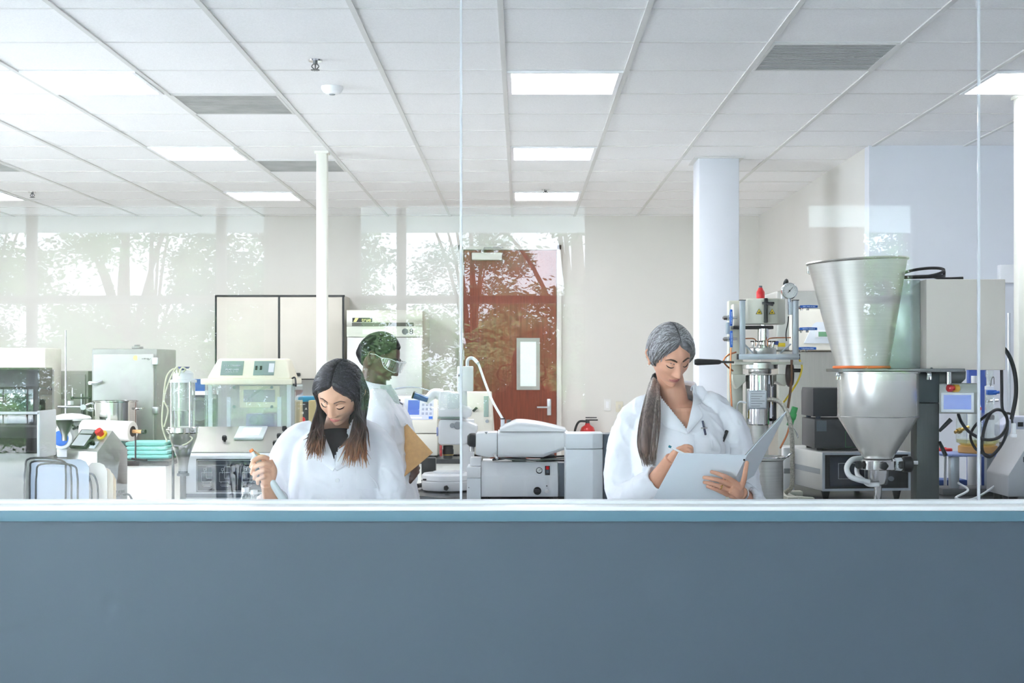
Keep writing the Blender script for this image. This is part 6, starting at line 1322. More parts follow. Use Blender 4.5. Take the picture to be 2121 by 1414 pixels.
def find_dir(x, z):
    """direction on the front of the face whose surface point has given x, z"""
    th, ph = math.atan2(x, .08), math.acos(max(-.99, min(.99, z / .112)))
    for _ in range(25):
        p = face_point(dirn(th, ph)); ex, ez = x - p.x, z - p.z
        th += ex / .085; ph -= ez / .11
        ph = max(.05, min(PI - .05, ph))
    return dirn(th, ph)
def on_face(x, z, off=0.0):
    p = face_point(find_dir(x, z)); return p + Vector((x * 4, -1, z * 1.5)).normalized() * off
def hair_line(th, style):
    a = abs(math.degrees(th))
    tab = {'f': [(0, .074), (8, .066), (25, .053), (45, .031), (60, .004), (72, -.020), (84, -.026), (96, -.014), (112, -.05), (135, -.075), (180, -.082)],
           'm': [(0, .062), (30, .060), (46, .050), (58, .030), (74, .018), (82, -.012), (90, .0), (104, .010), (118, -.040), (140, -.066), (180, -.070)]}[style]
    for (a0, z0), (a1, z1) in zip(tab[:-1], tab[1:]):
        if a <= a1: return z0 + (z1 - z0) * (a - a0) / (a1 - a0)
    return tab[-1][1]
def hair_off(d, style, thick, part=True):
    p = head_base(d); th = math.atan2(d.x, -d.y)
    m = sstep(-.004, .017, p.z - hair_line(th, style))
    o = m * thick + (1 - m) * -.006
    if part and d.y < .45 and d.z > 0: o -= m * .6 * thick * math.exp(-(p.x / .0035) ** 2)
    return o
def hair_point(d, style, thick, extra=0., part=True):
    p = head_base(d); o = hair_off(d, style, thick, part) + extra
    return p + Vector((d.x, d.y, d.z * .9)).normalized() * o
def head_mesh(b, M, nu=150, nv=120, ears=True):
    rings = []
    for j in range(nv + 1):
        ph = .012 + (PI - .024) * j / nv
        row = []
        for i in range(nu):
            s = 2 * PI * i / nu - PI; th = s - .42 * math.sin(s)     # denser at the face
            row.append(M @ face_point(dirn(th, ph)))
        rings.append(row)
    b.loop_skin(rings)
    if ears:
        for s in (-1, 1):
            T = M @ Matrix.Translation((s * .0725, .012, -.012)) @ Matrix.Rotation(s * -.35, 4, 'Z') @ Matrix.Rotation(-.12, 4, 'X')
            loop = [(.004 * s, .004, -.030), (.008 * s, -.004, -.022), (.010 * s, .010, .0), (.013 * s, .016, .016), (.012 * s, .010, .030), (.009 * s, -.004, .031), (.006 * s, -.012, .018), (.003 * s, -.012, .004)]
            b.tube([T @ Vector(q) for q in loop], .0044, 8, 5)
            b.ball(T @ Vector((.003 * s, .0, .002)), (.006, .014, .026), 14, (T.to_3x3()))
            b.ball(T @ Vector((.006 * s, .002, -.027)), (.0048, .0062, .0075), 10, (T.to_3x3()))
def limb(b, pts, radii, seg=18, n=6, flat=1.0): b.tube(pts, 1.0, seg, n, True, radii, flat)
def finger(b, pts, r0=.0086, r1=.0066):
    pts = [Vector(p) for p in pts]; k = len(pts)
    b.tube(pts, 1.0, 12, 5, True, [r0 + (r1 - r0) * i / (k - 1) for i in range(k)])
    b.ball(pts[-1], r1, 12)
    for i, p in enumerate(pts[1:-1]): b.ball(p, (r0 + (r1 - r0) * (i + 1) / (k - 1)) * 1.07, 12)
def remesh(b, vox, sm=3):
    me = bpy.data.meshes.new('tmp'); bmesh.ops.recalc_face_normals(b.bm, faces=b.bm.faces); b.bm.to_mesh(me); b.bm.free()
    o = bpy.data.objects.new('tmp', me); COL.objects.link(o)
    r = o.modifiers.new('r', 'REMESH'); r.mode = 'VOXEL'; r.voxel_size = vox; r.use_smooth_shade = True
    if sm: s = o.modifiers.new('s', 'SMOOTH'); s.factor = .5; s.iterations = sm
    dg = bpy.context.evaluated_depsgraph_get(); dg.update()
    m2 = bpy.data.meshes.new_from_object(o.evaluated_get(dg))
    nb = MB(); nb.bm.from_mesh(m2)
    for f in nb.bm.faces: f.smooth = True; f.material_index = 0
    bpy.data.objects.remove(o); bpy.data.meshes.remove(me); bpy.data.meshes.remove(m2)
    return nb
def face_parts(body, M, lipc, browc, mats, brow_w=.0030, lash=True):
    b = MB()
    def lip(u, v):
        x = -.023 + .046 * u; k = 1 - (2 * u - 1) ** 2
        up = -.0655 + .0075 * k ** .8 - .0015 * math.exp(-((u - .5) / .1) ** 2); dn = -.0655 - .0115 * k ** .8
        z = dn + (up - dn) * v - .002 * (1 - k)
        return M @ on_face(x, z, .0012 * min(1, 6 * k * v * (1 - v) + .1) + .0004)
    b.sheet(lip, 26, 10, .0004); b.build('lips', lipc, body)
    for s in (-1, 1):
        b = MB(); pts = [M @ on_face(s * x, z, .001) for x, z in ((.012, .0205), (.022, .0255), (.034, .0275), (.044, .0235), (.050, .0175))]
        b.tube(pts, 1.0, 8, 6, True, [brow_w * .9, brow_w * 1.15, brow_w, brow_w * .7, brow_w * .3]); b.build('eyebrow', browc, body)
        if lash:
            b = MB(); pts = [M @ on_face(s * x, z, .0012) for x, z in ((.0185, -.0035), (.025, -.0068), (.032, -.0078), (.039, -.0058), (.0445, -.0015))]
            b.tube(pts, 1.0, 6, 6, True, [.0009, .0018, .0022, .0021, .0010]); b.build('eyelash', mats, body)
def bend(p, P):
    for f in P: p = f(p)
    return p
class Coat:
    """front-open lab coat: stacked rounded rings (z, cx, cy, a, b)"""
    def __init__(s, rings, ex=2.5, seed=1, fold=.006): s.r = rings; s.ex = ex; s.seed = seed; s.fold = fold
    def at(s, z):
        R = s.r
        if z <= R[0][0]: return R[0]
        for p, q in zip(R[:-1], R[1:]):
            if z <= q[0]:
                t = (z - p[0]) / (q[0] - p[0])
                return tuple(p[i] * (1 - t) + q[i] * t for i in range(5))
        return R[-1]
    def pt(s, th, z):
        _, cx, cy, a, b = s.at(z); e = 2 / s.ex
        sx, cs = math.sin(th), math.cos(th)
        ux = math.copysign(abs(sx) ** e, sx); uy = -math.copysign(abs(cs) ** e, cs)
        f = s.fold * (noise.noise(Vector((th * 2.3 + s.seed * 7, z * 3.0, s.seed))) + .5 * noise.noise(Vector((th * 5 + z * 6, z * 7, s.seed + 3))))
        return Vector((cx + (a + f) * ux, cy + (b + f) * uy, z))
    def front(s, x, z, off=.0):
        _, cx, cy, a, b = s.at(z); t = max(-.985, min(.985, (x - cx) / a)); e = s.ex
        k = (1 - abs(t) ** e) ** (1 / e)
        th = math.asin(math.copysign(abs(t) ** (e / 2), t))
        f = s.fold * (noise.noise(Vector((th * 2.3 + s.seed * 7, z * 3.0, s.seed))) + .5 * noise.noise(Vector((th * 5 + z * 6, z * 7, s.seed + 3))))
        return Vector((x, cy - (b + f) * k - off, z))
    def shell(s, vneck=None, nz=70, nt=120):
        b = MB(); z0, z1 = s.r[0][0], s.r[-1][0]
        g = [[s.bv(b, i, nt, z0 + (z1 - z0) * j / nz) for i in range(nt)] for j in range(nz + 1)]
        for j in range(nz):
            for i in range(nt):
                k = (i + 1) % nt; vs = (g[j][i], g[j][k], g[j + 1][k], g[j + 1][i])
                c = sum((v.co for v in vs), Vector()) / 4
                if vneck and c.y < s.at(c.z)[2] and vneck(c): continue
                b._f(vs)
        return b
    def solid(s, nz=60, nt=96):
        b = MB(); z0, z1 = s.r[0][0], s.r[-1][0]
        b.loop_skin([[s.pt(2 * PI * i / nt - PI, z0 + (z1 - z0) * j / nz) for i in range(nt)] for j in range(nz + 1)]); return b
    def bv(s, b, i, nt, z): return b.bm.verts.new(s.pt(2 * PI * i / nt - PI, z))
def sleeve(b, pts, radii, seed=0, seg=28, n=14, fold=.006):
    """loose tube with ring folds, open hem rolled inward"""
    P = catmull(pts, n); N = len(P); rings = []; up = None
    for i, p in enumerate(P):
        d = (P[min(i + 1, N - 1)] - P[max(i - 1, 0)]).normalized()
        if up is None: up = Vector((0, -1, 0))
        up = (up - d * up.dot(d)).normalized(); sd = d.cross(up); t = i / (N - 1); r = smooth_list(radii, t)
        row = []
        for k in range(seg):
            a = 2 * PI * k / seg
            f = fold * (noise.noise(Vector((math.cos(a) * 1.6, math.sin(a) * 1.6 + t * 9, seed + t * 4))) + .7 * noise.noise(Vector((math.cos(a) * 2.2 + t * 14, math.sin(a) * 2.2, seed * 3))))
            row.append(p + (up * math.cos(a) + sd * math.sin(a)) * (r + f))
        rings.append(row)
    d = (P[-1] - P[-2]).normalized()
    last = rings[-1]; c = P[-1]
    rings.append([c + (q - c) * .93 + d * .003 for q in last]); rings.append([c + (q - c) * .80 - d * .02 for q in last])
    b.loop_skin(rings, True, True, True)
def cloth(b, cut, seed, vox=.0055, amp=.013, calm=None):
    """merge torso and sleeves into one garment, add creases, open the neckline"""
    nb = remesh(b, vox, 4); bm = nb.bm; bm.normal_update()
    for v in bm.verts:
        p = v.co; q = Vector((p.x * 7, p.y * 7, p.z * 4.2)) + Vector((seed, seed * 2, 0))
        w = noise.noise(Vector((p.x * 3, p.y * 3, p.z * 3 + seed)))
        rdg = 1 - 2.4 * abs(noise.noise(q + Vector((0, 0, w * 1.5))))
        rdg2 = 1 - 2.4 * abs(noise.noise(Vector((p.x * 15 + p.z * 9, p.y * 15, p.z * 11 - p.x * 8)) + Vector((seed * 3, 0, w))))
        k = 1.0 if calm is None else 1 - .75 * sstep(.15, .10, abs(p.x - calm[0])) * sstep(calm[1] - .02, calm[1] - .06, p.y) * sstep(.95, 1.05, p.z)
        v.co = p + v.normal * k * (amp * rdg * (.5 + w) + amp * .8 * max(0, rdg2) ** 2 * (.7 + w))
    dead = [f for f in bm.faces if cut(f.calc_center_median(), f.normal)]
    bmesh.ops.delete(bm, geom=dead, context='FACES')
    return nb
def lapel(b, coat, inner, outer, off=.008, n=14, th=.003):
    """sheet lying on the coat between two polylines of (x, z)"""
    I = catmull([Vector((p[0], p[1], 0)) for p in inner], 6) if len(inner) > 2 else [Vector((p[0], p[1], 0)) for p in inner]
    O = [Vector((p[0], p[1], 0)) for p in outer]
    def f(u, v):
        a = lerp_list(I, v); c = lerp_list(O, v); q = a * (1 - u) + c * u
        lift = off * (.6 + .4 * (1 - u)) + .004 * math.sin(PI * u)
        return coat.front(q.x, q.y, lift)
    b.sheet(f, n, 26, th)
mSkinA = mat('light_tan_skin', (208, 154, 126), .45, var=.03, scale=14, bump=.03, bscale=400)
mSkinY = mat('fair_skin', (214, 166, 136), .45, var=.03, scale=14, bump=.03, bscale=400)
mSkinD = mat('dark_brown_skin', (84, 54, 44), .4, var=.06, scale=14, bump=.03, bscale=400)
mCoat = mat('lab_coat_cotton', (243, 244, 249), .75, var=.012, scale=30, bump=.05, bscale=500)
mLipA = mat('muted_lips', (176, 106, 98), .4, var=.04); mLipY = mat('soft_pink_lips', (196, 112, 104), .4, var=.04); mLipD = mat('brown_lips', (96, 58, 52), .4, var=.04)
mBrowA = mat('brown_brow', (92, 70, 58), .7, var=.2, scale=300); mBrowY = mat('dark_brow', (104, 78, 64), .7, var=.2, scale=300)
mLash = mat('dark_lash', (40, 30, 28), .6, var=0)
def hair_mat(name, stops, streak, rough=.38, sc=(220, 220, 9), zr=None):
    """strand-streaked hair; colour may change along the strand's height (grown-out ends)"""
    m = bpy.data.materials.new(name); m.use_nodes = True; nt = m.node_tree; N = nt.nodes; L = nt.links; b = N['Principled BSDF']
    tc = N.new('ShaderNodeTexCoord'); mp = N.new('ShaderNodeMapping'); mp.inputs['Scale'].default_value = sc; L.new(tc.outputs['Object'], mp.inputs['Vector'])
    n = N.new('ShaderNodeTexNoise'); n.inputs['Scale'].default_value = 1; n.inputs['Detail'].default_value = 2; L.new(mp.outputs['Vector'], n.inputs['Vector'])
    if zr:
        sp = N.new('ShaderNodeSeparateXYZ'); L.new(tc.outputs['Object'], sp.inputs['Vector'])
        mr = N.new('ShaderNodeMapRange'); mr.inputs['From Min'].default_value = zr[0]; mr.inputs['From Max'].default_value = zr[1]; L.new(sp.outputs['Z'], mr.inputs['Value'])
        r = N.new('ShaderNodeValToRGB'); e = r.color_ramp.elements
        while len(e) < len(stops): e.new(.5)
        for k, (p, c) in enumerate(stops): e[k].position = p; e[k].color = rgb(*c)
        L.new(mr.outputs['Result'], r.inputs['Fac']); base = r.outputs['Color']
        hs = N.new('ShaderNodeHueSaturation'); m2 = N.new('ShaderNodeMapRange'); m2.inputs['From Min'].default_value = .35; m2.inputs['From Max'].default_value = .65; m2.inputs['To Min'].default_value = 1 - streak; m2.inputs['To Max'].default_value = 1 + streak
        L.new(n.outputs['Fac'], m2.inputs['Value']); L.new(m2.outputs['Result'], hs.inputs['Value']); L.new(base, hs.inputs['Color']); L.new(hs.outputs['Color'], b.inputs['Base Color'])
    else:
        r = N.new('ShaderNodeValToRGB'); e = r.color_ramp.elements
        while len(e) < len(stops): e.new(.5)
        for k, (p, c) in enumerate(stops): e[k].position = p; e[k].color = rgb(*c)
        L.new(n.outputs['Fac'], r.inputs['Fac']); L.new(r.outputs['Color'], b.inputs['Base Color'])
    b.inputs['Roughness'].default_value = rough
    return m
def hair_cap(b, M, style, thick, part=True, nu=120, nv=90, rough=.0015):
    rings = []
    for j in range(nv + 1):
        ph = .012 + (PI - .024) * j / nv
        rings.append([M @ hair_point(dirn(2 * PI * i / nu - PI, ph), style, thick, rough * noise.noise(dirn(2 * PI * i / nu - PI, ph) * 14), part) for i in range(nu)])
    b.loop_skin(rings)
def cap_strands(b, M, style, thick, n, r, seed, ends=(95, 165), zs=(-.03, -.075), mi=(0,), lift=.001):
    rr = random.Random(seed)
    for i in range(n):
        s = rr.choice((-1, 1)); v = rr.random()
        d0 = Vector((s * .03, -.72 + 1.2 * v, .70 + .25 * math.sin(PI * min(1, v + .3)))).normalized()
        a = math.radians(rr.uniform(*ends)) * s; z = rr.uniform(*zs)
        d1 = Vector((math.sin(a), -math.cos(a), z / .08)).normalized()
        pts = []
        bow = Vector((s * .5, -.35 * (1 - v), .25))
        for k in range(7):
            t = k / 6; d = (d0 * (1 - t) + d1 * t + bow * t * (1 - t) * 1.2).normalized()
            pts.append(M @ hair_point(d, style, thick, lift + rr.uniform(-.0008, .001), False))
        b.mi = mi[rr.randrange(len(mi))]
        b.tube(pts, r * rr.uniform(.7, 1.3), 5, 3, True, [.5, 1, 1, .7])
    b.mi = 0
def trousers_shoes(t, cx, cy, hip, m, ms, dx=.09):
    for s in (-1, 1):
        b = MB(); limb(b, [(cx + s * dx * .8, cy, hip), (cx + s * dx, cy + .01, hip * .52), (cx + s * dx, cy + .02, .06)], [.095, .07, .06]); b.build('trouser_leg', m, t)
        b = MB(); limb(b, [(cx + s * dx, cy + .06, .035), (cx + s * dx, cy - .04, .04), (cx + s * dx * 1.05, cy - .15, .028)], [.033, .038, .026], flat=1.1)
        for v in b.bm.verts: v.co.z = max(.001, v.co.z)
        b.build('shoe', ms, t)
mTrouser = mat('charcoal_trousers', (58, 60, 68), .8, var=.05); mShoe = mat('black_leather', (34, 32, 32), .4, var=.05)

def older_woman():
    FACE_K.update(nose=1.0, jaw=.27, wide=1.0)
    Y = 5.5
    base = (X(1405, Y), Y + .02, 0)
    t = thing('person', 'woman in a white lab coat with a long grey ponytail, writing in a white binder', 'person', base)
    M = Matrix.Translation(W(1388, 734, Y - .05)) @ Matrix.Rotation(math.radians(20), 4, 'Z') @ Matrix.Rotation(math.radians(31), 4, 'X') @ Matrix.Rotation(math.radians(-5), 4, 'Y')
    P = lambda px, py, dy=0.: W(px, py, Y + dy)
    b = MB(); head_mesh(b, M)
    limb(b, [M @ Vector((0, .028, -.035)), P(1390, 792, .040), P(1396, 830, .045), P(1400, 870, .055)], [.050, .051, .055, .080], 24)
    # chest, shoulders, torso, legs
    limb(b, [P(1326, 884, .06), P(1400, 856, .055), P(1484, 882, .06)], [.040, .066, .040], 20)
    limb(b, [P(1400, 848, .045), P(1403, 900, .035), P(1405, 1000, .03), P(1405, 1110, .03)], [.075, .096, .09, .11], 24, flat=1.25)
    for s in (-1, 1): limb(b, [(base[0] + s * .08, Y + .02, .86), (base[0] + s * .09, Y + .03, .45), (base[0] + s * .09, Y + .04, .08)], [.085, .055, .04])
    # right arm (image left) and left arm
    RA = [P(1318, 882, .06), P(1294, 950, .05), P(1296, 1030, -.02), P(1350, 1003, -.16), P(1392, 950, -.27)]
    limb(b, RA, [.052, .046, .041, .036, .027])
    LA = [P(1494, 882, .06), P(1528, 950, .06), P(1556, 1040, -.02), W(1545, 1032, 5.32), W(1533, 1020, 5.22)]
    limb(b, LA, [.052, .045, .040, .032, .026])
    # left hand on the back of the binder, fingers pointing left
    Yh = lambda py: 5.118 + (py - 942) * .0011
    H = lambda px, py, dy=0.: W(px, py, Yh(py) + dy)
    limb(b, [H(1535, 1024, .0), H(1524, 1014, -.004), H(1513, 1008, -.004)], [.025, .033, .030], 18, flat=.55)
    limb(b, [H(1531, 1012, .0), H(1519, 997, -.002)], [.018, .012]); limb(b, [H(1531, 1026, .0), H(1510, 1025, -.002)], [.018, .011])
    finger(b, [H(1519, 996, -.004), H(1503, 987, -.014), H(1488, 981, -.012), H(1474, 977, -.006)], .0098, .0072)
    finger(b, [H(1513, 1005, -.004), H(1494, 996, -.016), H(1475, 991, -.013), H(1458.5, 988.5, -.006)], .0102, .0074)
    finger(b, [H(1511, 1015, -.004), H(1493, 1007.5, -.015), H(1474, 1001.5, -.012), H(1459, 998.5, -.006)], .0098, .007)
    finger(b, [H(1508, 1025, -.004), H(1493, 1018, -.012), H(1478, 1011.5, -.010), H(1465, 1007, -.006)], .0088, .0064)
    finger(b, [H(1535, 1010, .0), H(1541, 992, .004), H(1544, 974, .012), H(1547, 958, .016)], .0115, .008)
    # writing hand behind the top edge of the binder
    G = lambda px, py, dy=0.: W(px, py, 5.22 + dy)
    limb(b, [G(1391, 953, .0), G(1402, 941, -.01), G(1412, 934, -.015)], [.024, .028, .024], 16, flat=.7)
    finger(b, [G(1405, 932, -.02), G(1418, 924.5, -.035), G(1431, 926, -.03), G(1433, 936, -.02)], .0094, .007)
    finger(b, [G(1405, 938, -.015), G(1420, 930, -.04), G(1430, 934, -.04), G(1426, 943, -.03)], .0092, .007)
    finger(b, [G(1406, 944, -.01), G(1418, 939, -.035), G(1426, 943, -.035), G(1422, 950, -.02)], .0088, .0066)
    finger(b, [G(1404, 950, -.0), G(1415, 947, -.025), G(1421, 950, -.028), G(1418, 956, -.015)], .0078, .006)
    finger(b, [G(1397, 943, -.02), G(1405, 930, -.035), G(1416, 927, -.04), G(1427, 931, -.04)], .0098, .0074)
    body = remesh(b, .0026).build('body', mSkinA, t, 180)
    face_parts(body, M, mLipA, mBrowA, mLash)
    # hair: cap with streaks, ponytail over her right shoulder
    mG1 = hair_mat('grey_hair', [(.3, (92, 90, 92)), (.7, (132, 130, 133))], .3, sc=(60, 60, 60))
    mG2 = hair_mat('light_grey_strand', [(.3, (150, 149, 153)), (.7, (206, 205, 208))], .2); mG3 = hair_mat('dark_grey_strand', [(.3, (74, 68, 66)), (.7, (108, 102, 100))], .2)
    b = MB(); hair_cap(b, M, 'f', .0145)
    cap_strands(b, M, 'f', .0145, 620, .0013, 5, mi=(0, 0, 1, 1, 1, 2, 2), ends=(70, 170), zs=(-.02, -.08))
    hr = b.build('hair', [mG1, mG2, mG3], t, 180)
    mP1 = hair_mat('brown_grey_hair', [(0, (120, 100, 88)), (.35, (88, 68, 58)), (.75, (104, 90, 84)), (1, (150, 142, 138))], .45, zr=(Z(970, Y), Z(790, Y)))
    mP2 = hair_mat('silver_strand', [(.3, (138, 124, 114)), (.7, (200, 192, 186))], .2)
    b = MB(); C = [P(1362, 772, .06), P(1355, 795, .02), P(1351, 830, -.08), P(1345, 880, -.125), P(1341, 925, -.14), P(1343, 962, -.145)]
    limb(b, C, [.010, .019, .032, .040, .036, .006], 18, 8, flat=.55)
    r_ = random.Random(3)
    for i in range(150):
        a = r_.uniform(0, 2 * PI); q = r_.uniform(.75, 1.02); pts = []
        for k, c in enumerate(C):
            w = (.011, .019, .031, .039, .037, .018)[k] * q
            pts.append(c + Vector((w * math.cos(a) + r_.uniform(-.002, .002), -abs(w * .55 * math.sin(a)) if k > 1 else w * .5 * math.sin(a), 0)))
        pts[-1] += Vector((r_.uniform(-.006, .012), 0, r_.uniform(-.008, .03)))
        b.mi = 1 if r_.random() < .22 else 0
        b.tube(pts, .0022 * r_.uniform(.7, 1.3), 5, 4, True, [.8, 1, 1, 1, .8, .3])
    b.mi = 0; b.build('ponytail', [mP1, mP2], t, 180)
    b = MB(); b.cyl(P(1360, 779, .05), P(1357, 787, .04), .0185, seg=18); b.build('hair_tie', mBlack, t)
    b = MB(); b.ball(M @ Vector((-.0795, .010, -.047)), .0042, 14); b.build('earring', mat('pearl', (236, 234, 228), .2, coat=.5), t)
    # ---- coat ----
    cx = X(1404, Y); zs = Z(846, Y)
    rings = [(.62, cx, Y + .03, .205, .15), (.85, cx, Y + .03, .19, .14), (1.0, cx, Y + .025, .178, .132), (1.15, cx - .002, Y + .02, .176, .130), (Z(900, Y), cx, Y + .025, .176, .128), (Z(872, Y), cx, Y + .035, .168, .118), (Z(856, Y), cx, Y + .045, .150, .106), (Z(842, Y), cx - .003, Y + .05, .122, .094), (Z(826, Y), cx - .01, Y + .055, .096, .082), (Z(808, Y), cx - .014, Y + .055, .076, .070), (Z(798, Y), cx - .014, Y + .055, .072, .066)]
    ct = Coat(rings, 2.6, 2, .007)
    vx, vz = X(1421, Y), Z(893, Y)
    L0, R0 = X(1352, Y), X(1447, Y); zt = Z(800, Y)
    def V(c):
        t_ = (c.z - vz) / (zt - vz)
        return t_ > 0 and vx + (L0 - vx) * t_ < c.x < vx + (R0 - vx) * t_
    b = ct.solid()
    sleeve(b, [P(1362, 838, .055), P(1332, 856, .055), P(1306, 888, .055), P(1291, 955, .045), P(1297, 1030, -.02), P(1330, 1018, -.12), P(1364, 990, -.195)], [.050, .064, .070, .066, .066, .060, .052], 4, fold=.008)
    sleeve(b, [P(1450, 836, .055), P(1480, 852, .055), P(1508, 888, .06), P(1530, 960, .05), P(1552, 1045, -.02), W(1551, 1038, 5.36), W(1542, 1029, 5.28)], [.050, .062, .070, .066, .06, .05, .046], 9, fold=.008)
    b = cloth(b, lambda c, n: (c.y < Y + .06 and V(c) and c.y > Y - .2 and abs(c.x - cx) < .12) or (c.z > Z(806, Y) and n.z > .5 and abs(c.x - cx) < .07), 2, calm=(cx, Y))
    coat = b.build('lab_coat', mCoat, t, 70)
    XZ = lambda px, py: (X(px, Y - .1), Z(py, Y - .1))
    b = MB(); lapel(b, ct, [XZ(1360, 812), XZ(1377, 832), XZ(1401, 862), XZ(1423, 895)], [XZ(1340, 822), XZ(1346, 846), XZ(1366, 868), XZ(1379, 884), XZ(1420, 897)], .016); b.build('lapel', mCoat, coat, 60)
    b = MB(); lapel(b, ct, [XZ(1443, 800), XZ(1441, 825), XZ(1431, 858), XZ(1419, 895)], [XZ(1464, 800), XZ(1490, 832), XZ(1452, 838), XZ(1458, 862), XZ(1425, 897)], .018); b.build('lapel', mCoat, coat, 60)
    # standing collar behind the neck, folded over
    b = MB(); N0 = P(1396, 815, .045)
    def col(u, v):
        a = math.radians(-128 + 256 * u) ; w = .078 + .012 * v; s_ = abs(2 * u - 1)
        z = Z(797 + 12 * s_ ** 2, Y) + .022 * math.sin(PI * min(1, v * 1.15)) - .040 * v * v * (1 - .2 * s_)
        return Vector((N0.x + w * math.sin(a), N0.y + .90 * w * math.cos(a), z))
    b.sheet(col, 40, 8, .003); b.build('collar', mCoat, coat, 60)
    # placket, buttons, pocket
    b = MB(); xs = X(1426, Y - .12); b.sheet(lambda u, v: ct.front(xs - .020 + .045 * u, Z(897, Y) + (.66 - Z(897, Y)) * v, .004 + .002 * math.sin(PI * u)), 6, 40, .002); b.build('placket', mCoat, coat, 60)
    for zz in (Z(920, Y), 1.03, .90):
        b = MB(); p = ct.front(xs, zz, .009); b.cyl(p, p + Vector((0, -.003, 0)), .0085, seg=18); b.build('button', mat('pearl_button', (232, 234, 236), .3), coat)
    b = MB(); b.sheet(lambda u, v: ct.front(*XZ(1476 + 42 * u, 893 + 52 * v + 4 * u), .005), 10, 10, .002); b.build('breast_pocket', mCoat, coat, 60)
    b = MB(); b.sheet(lambda u, v: ct.front(X(1372 + 65 * u, Y - .12), Z(880 + 60 * v, Y - .12), -.03), 4, 6, .002); b.build('camisole', mat('rose_top', (206, 176, 176), .8), t)
    # pens: clipped to the placket and in the pocket
    p0 = ct.front(*XZ(1456, 872), .014); p1 = ct.front(*XZ(1461, 900), .014)
    n = thing('pen', 'slim navy pen clipped upright at the lapel of the grey haired woman', 'pen', p1)
    b = MB(); b.tube([p0, p1], .0042, 10, smooth=False); b.build('barrel', mat('navy_pen', (40, 44, 70), .3), n)
    b = MB(); q = (p0 + p1) / 2; b.box(q.x - .012, q.x + .012, q.y - .007, q.y - .004, q.z - .002, q.z + .002); b.tube([p0 + Vector((.004, -.006, -.004)), q + Vector((.004, -.006, 0))], .0016, 6, smooth=False); b.build('clip', mSteelP, n)
    p0 = ct.front(*XZ(1512, 894), .014); p1 = ct.front(*XZ(1502, 916), .012)
    n = thing('pen', 'thick black marker pen hooked in the breast pocket of the grey haired woman', 'pen', p1)
    b = MB(); b.tube([p0, p0.lerp(p1, .55), p1], 1.0, 12, 3, False, [.0068, .0064, .0045]); b.build('barrel', mBlack, n)
    b = MB(); b.tube([p0 + Vector((-.004, -.008, 0)), p0.lerp(p1, .7) + Vector((-.004, -.009, 0))], .0018, 6, smooth=False); b.build('clip', mBlack, n)
    pa, pc = G(1388, 925, -.045), G(1428, 945, -.04)
    n = thing('pen', 'white and teal pen held in the writing hand of the grey haired woman', 'pen', pc)
    b = MB(); b.tube([pa, pc], .0043, 12, smooth=False); b.build('barrel', mWhiteP, n)
    d = (pc - pa).normalized(); b = MB(); b.cyl(pa - d * .006, pa + d * .004, .0046, seg=14); b.build('end_plug', mat('teal_pen', (40, 130, 150), .3), n)
    # ring and bracelet
    b = MB(); q = H(1493, 1007.5, -.015); dv = (H(1474, 1001.5, -.012) - H(1511, 1015, -.004)).normalized(); Qm = dv.to_track_quat('Z', 'Y').to_matrix()
    b.lathe([(.0098, -.0018), (.0112, -.0015), (.0112, .0015), (.0098, .0018)], q, M=Qm, seg=26, cap=False); b.ball(q + Vector((0, -.0115, .002)), .0028, 10); b.build('ring', mat('gold', (222, 186, 110), .2, 1.0), t)
    b = MB(); q = W(1533.5, 1021, 5.222); dv = (W(1545, 1032, 5.32) - W(1531, 1018, 5.2)).normalized(); Qm = dv.to_track_quat('Z', 'Y').to_matrix()
    for k in (0, .008): b.lathe([(.0285, -.0015 + k), (.0305, k), (.0285, .0015 + k)], q, M=Qm, seg=36, cap=False)
    b.build('bracelet', mChrome, t)
    trousers_shoes(t, base[0], Y + .03, .86, mTrouser, mShoe)
    # binder: back cover to the camera, second leaf opened to the right
    A = [W(1405, 937, 5.15), W(1547, 942, 5.15)]; B_ = [W(1337, 1062, 5.285), W(1486, 1062, 5.285)]
    n = thing('white_binder', 'open white binder held by the grey haired woman', 'binder', (A[0] + B_[1]) / 2)
    b = MB(); b.quad(A[1], A[0], B_[0], B_[1], .003); b.build('back_cover', mat('binder_vinyl', (230, 238, 245), .35, var=.01), n)
    b = MB()
    for k in range(3): o = Vector((0, .0075 + .0022 * k, .003)); s0 = [A[1] + o, A[0] + o, B_[0] + o, B_[1] + o]; c = sum(s0, Vector()) / 4; s0 = [c + (q - c) * (.96 - .01 * k) for q in s0]; b.quad(*s0, .0008)
    b.build('paper_block', mPaper, n)
    F0, F1 = W(1629, 852, 5.32), W(1562, 985, 5.42)
    b = MB(); b.sheet(lambda u, v: (A[1].lerp(B_[1].lerp(A[1], .35), v)).lerp(F0.lerp(F1, v), u) + Vector((0, .006 * math.sin(PI * u), 0)), 14, 8, .003); b.build('front_cover', MATS['binder_vinyl'], n)
    b = MB(); b.sheet(lambda u, v: (A[1].lerp(B_[1].lerp(A[1], .35), v)).lerp(F0.lerp(F1, v), u * .96) + Vector((-.008, -.002 + .006 * math.sin(PI * u), .0)), 14, 8, .001); b.build('loose_leaf', mPaper, n)
    b = MB(); q = W(1541, 952, 5.15); b.cyl(q + Vector((0, -.0055, 0)), q + Vector((0, -.002, 0)), .0036, seg=10); b.build('rivet', mBlack, n)

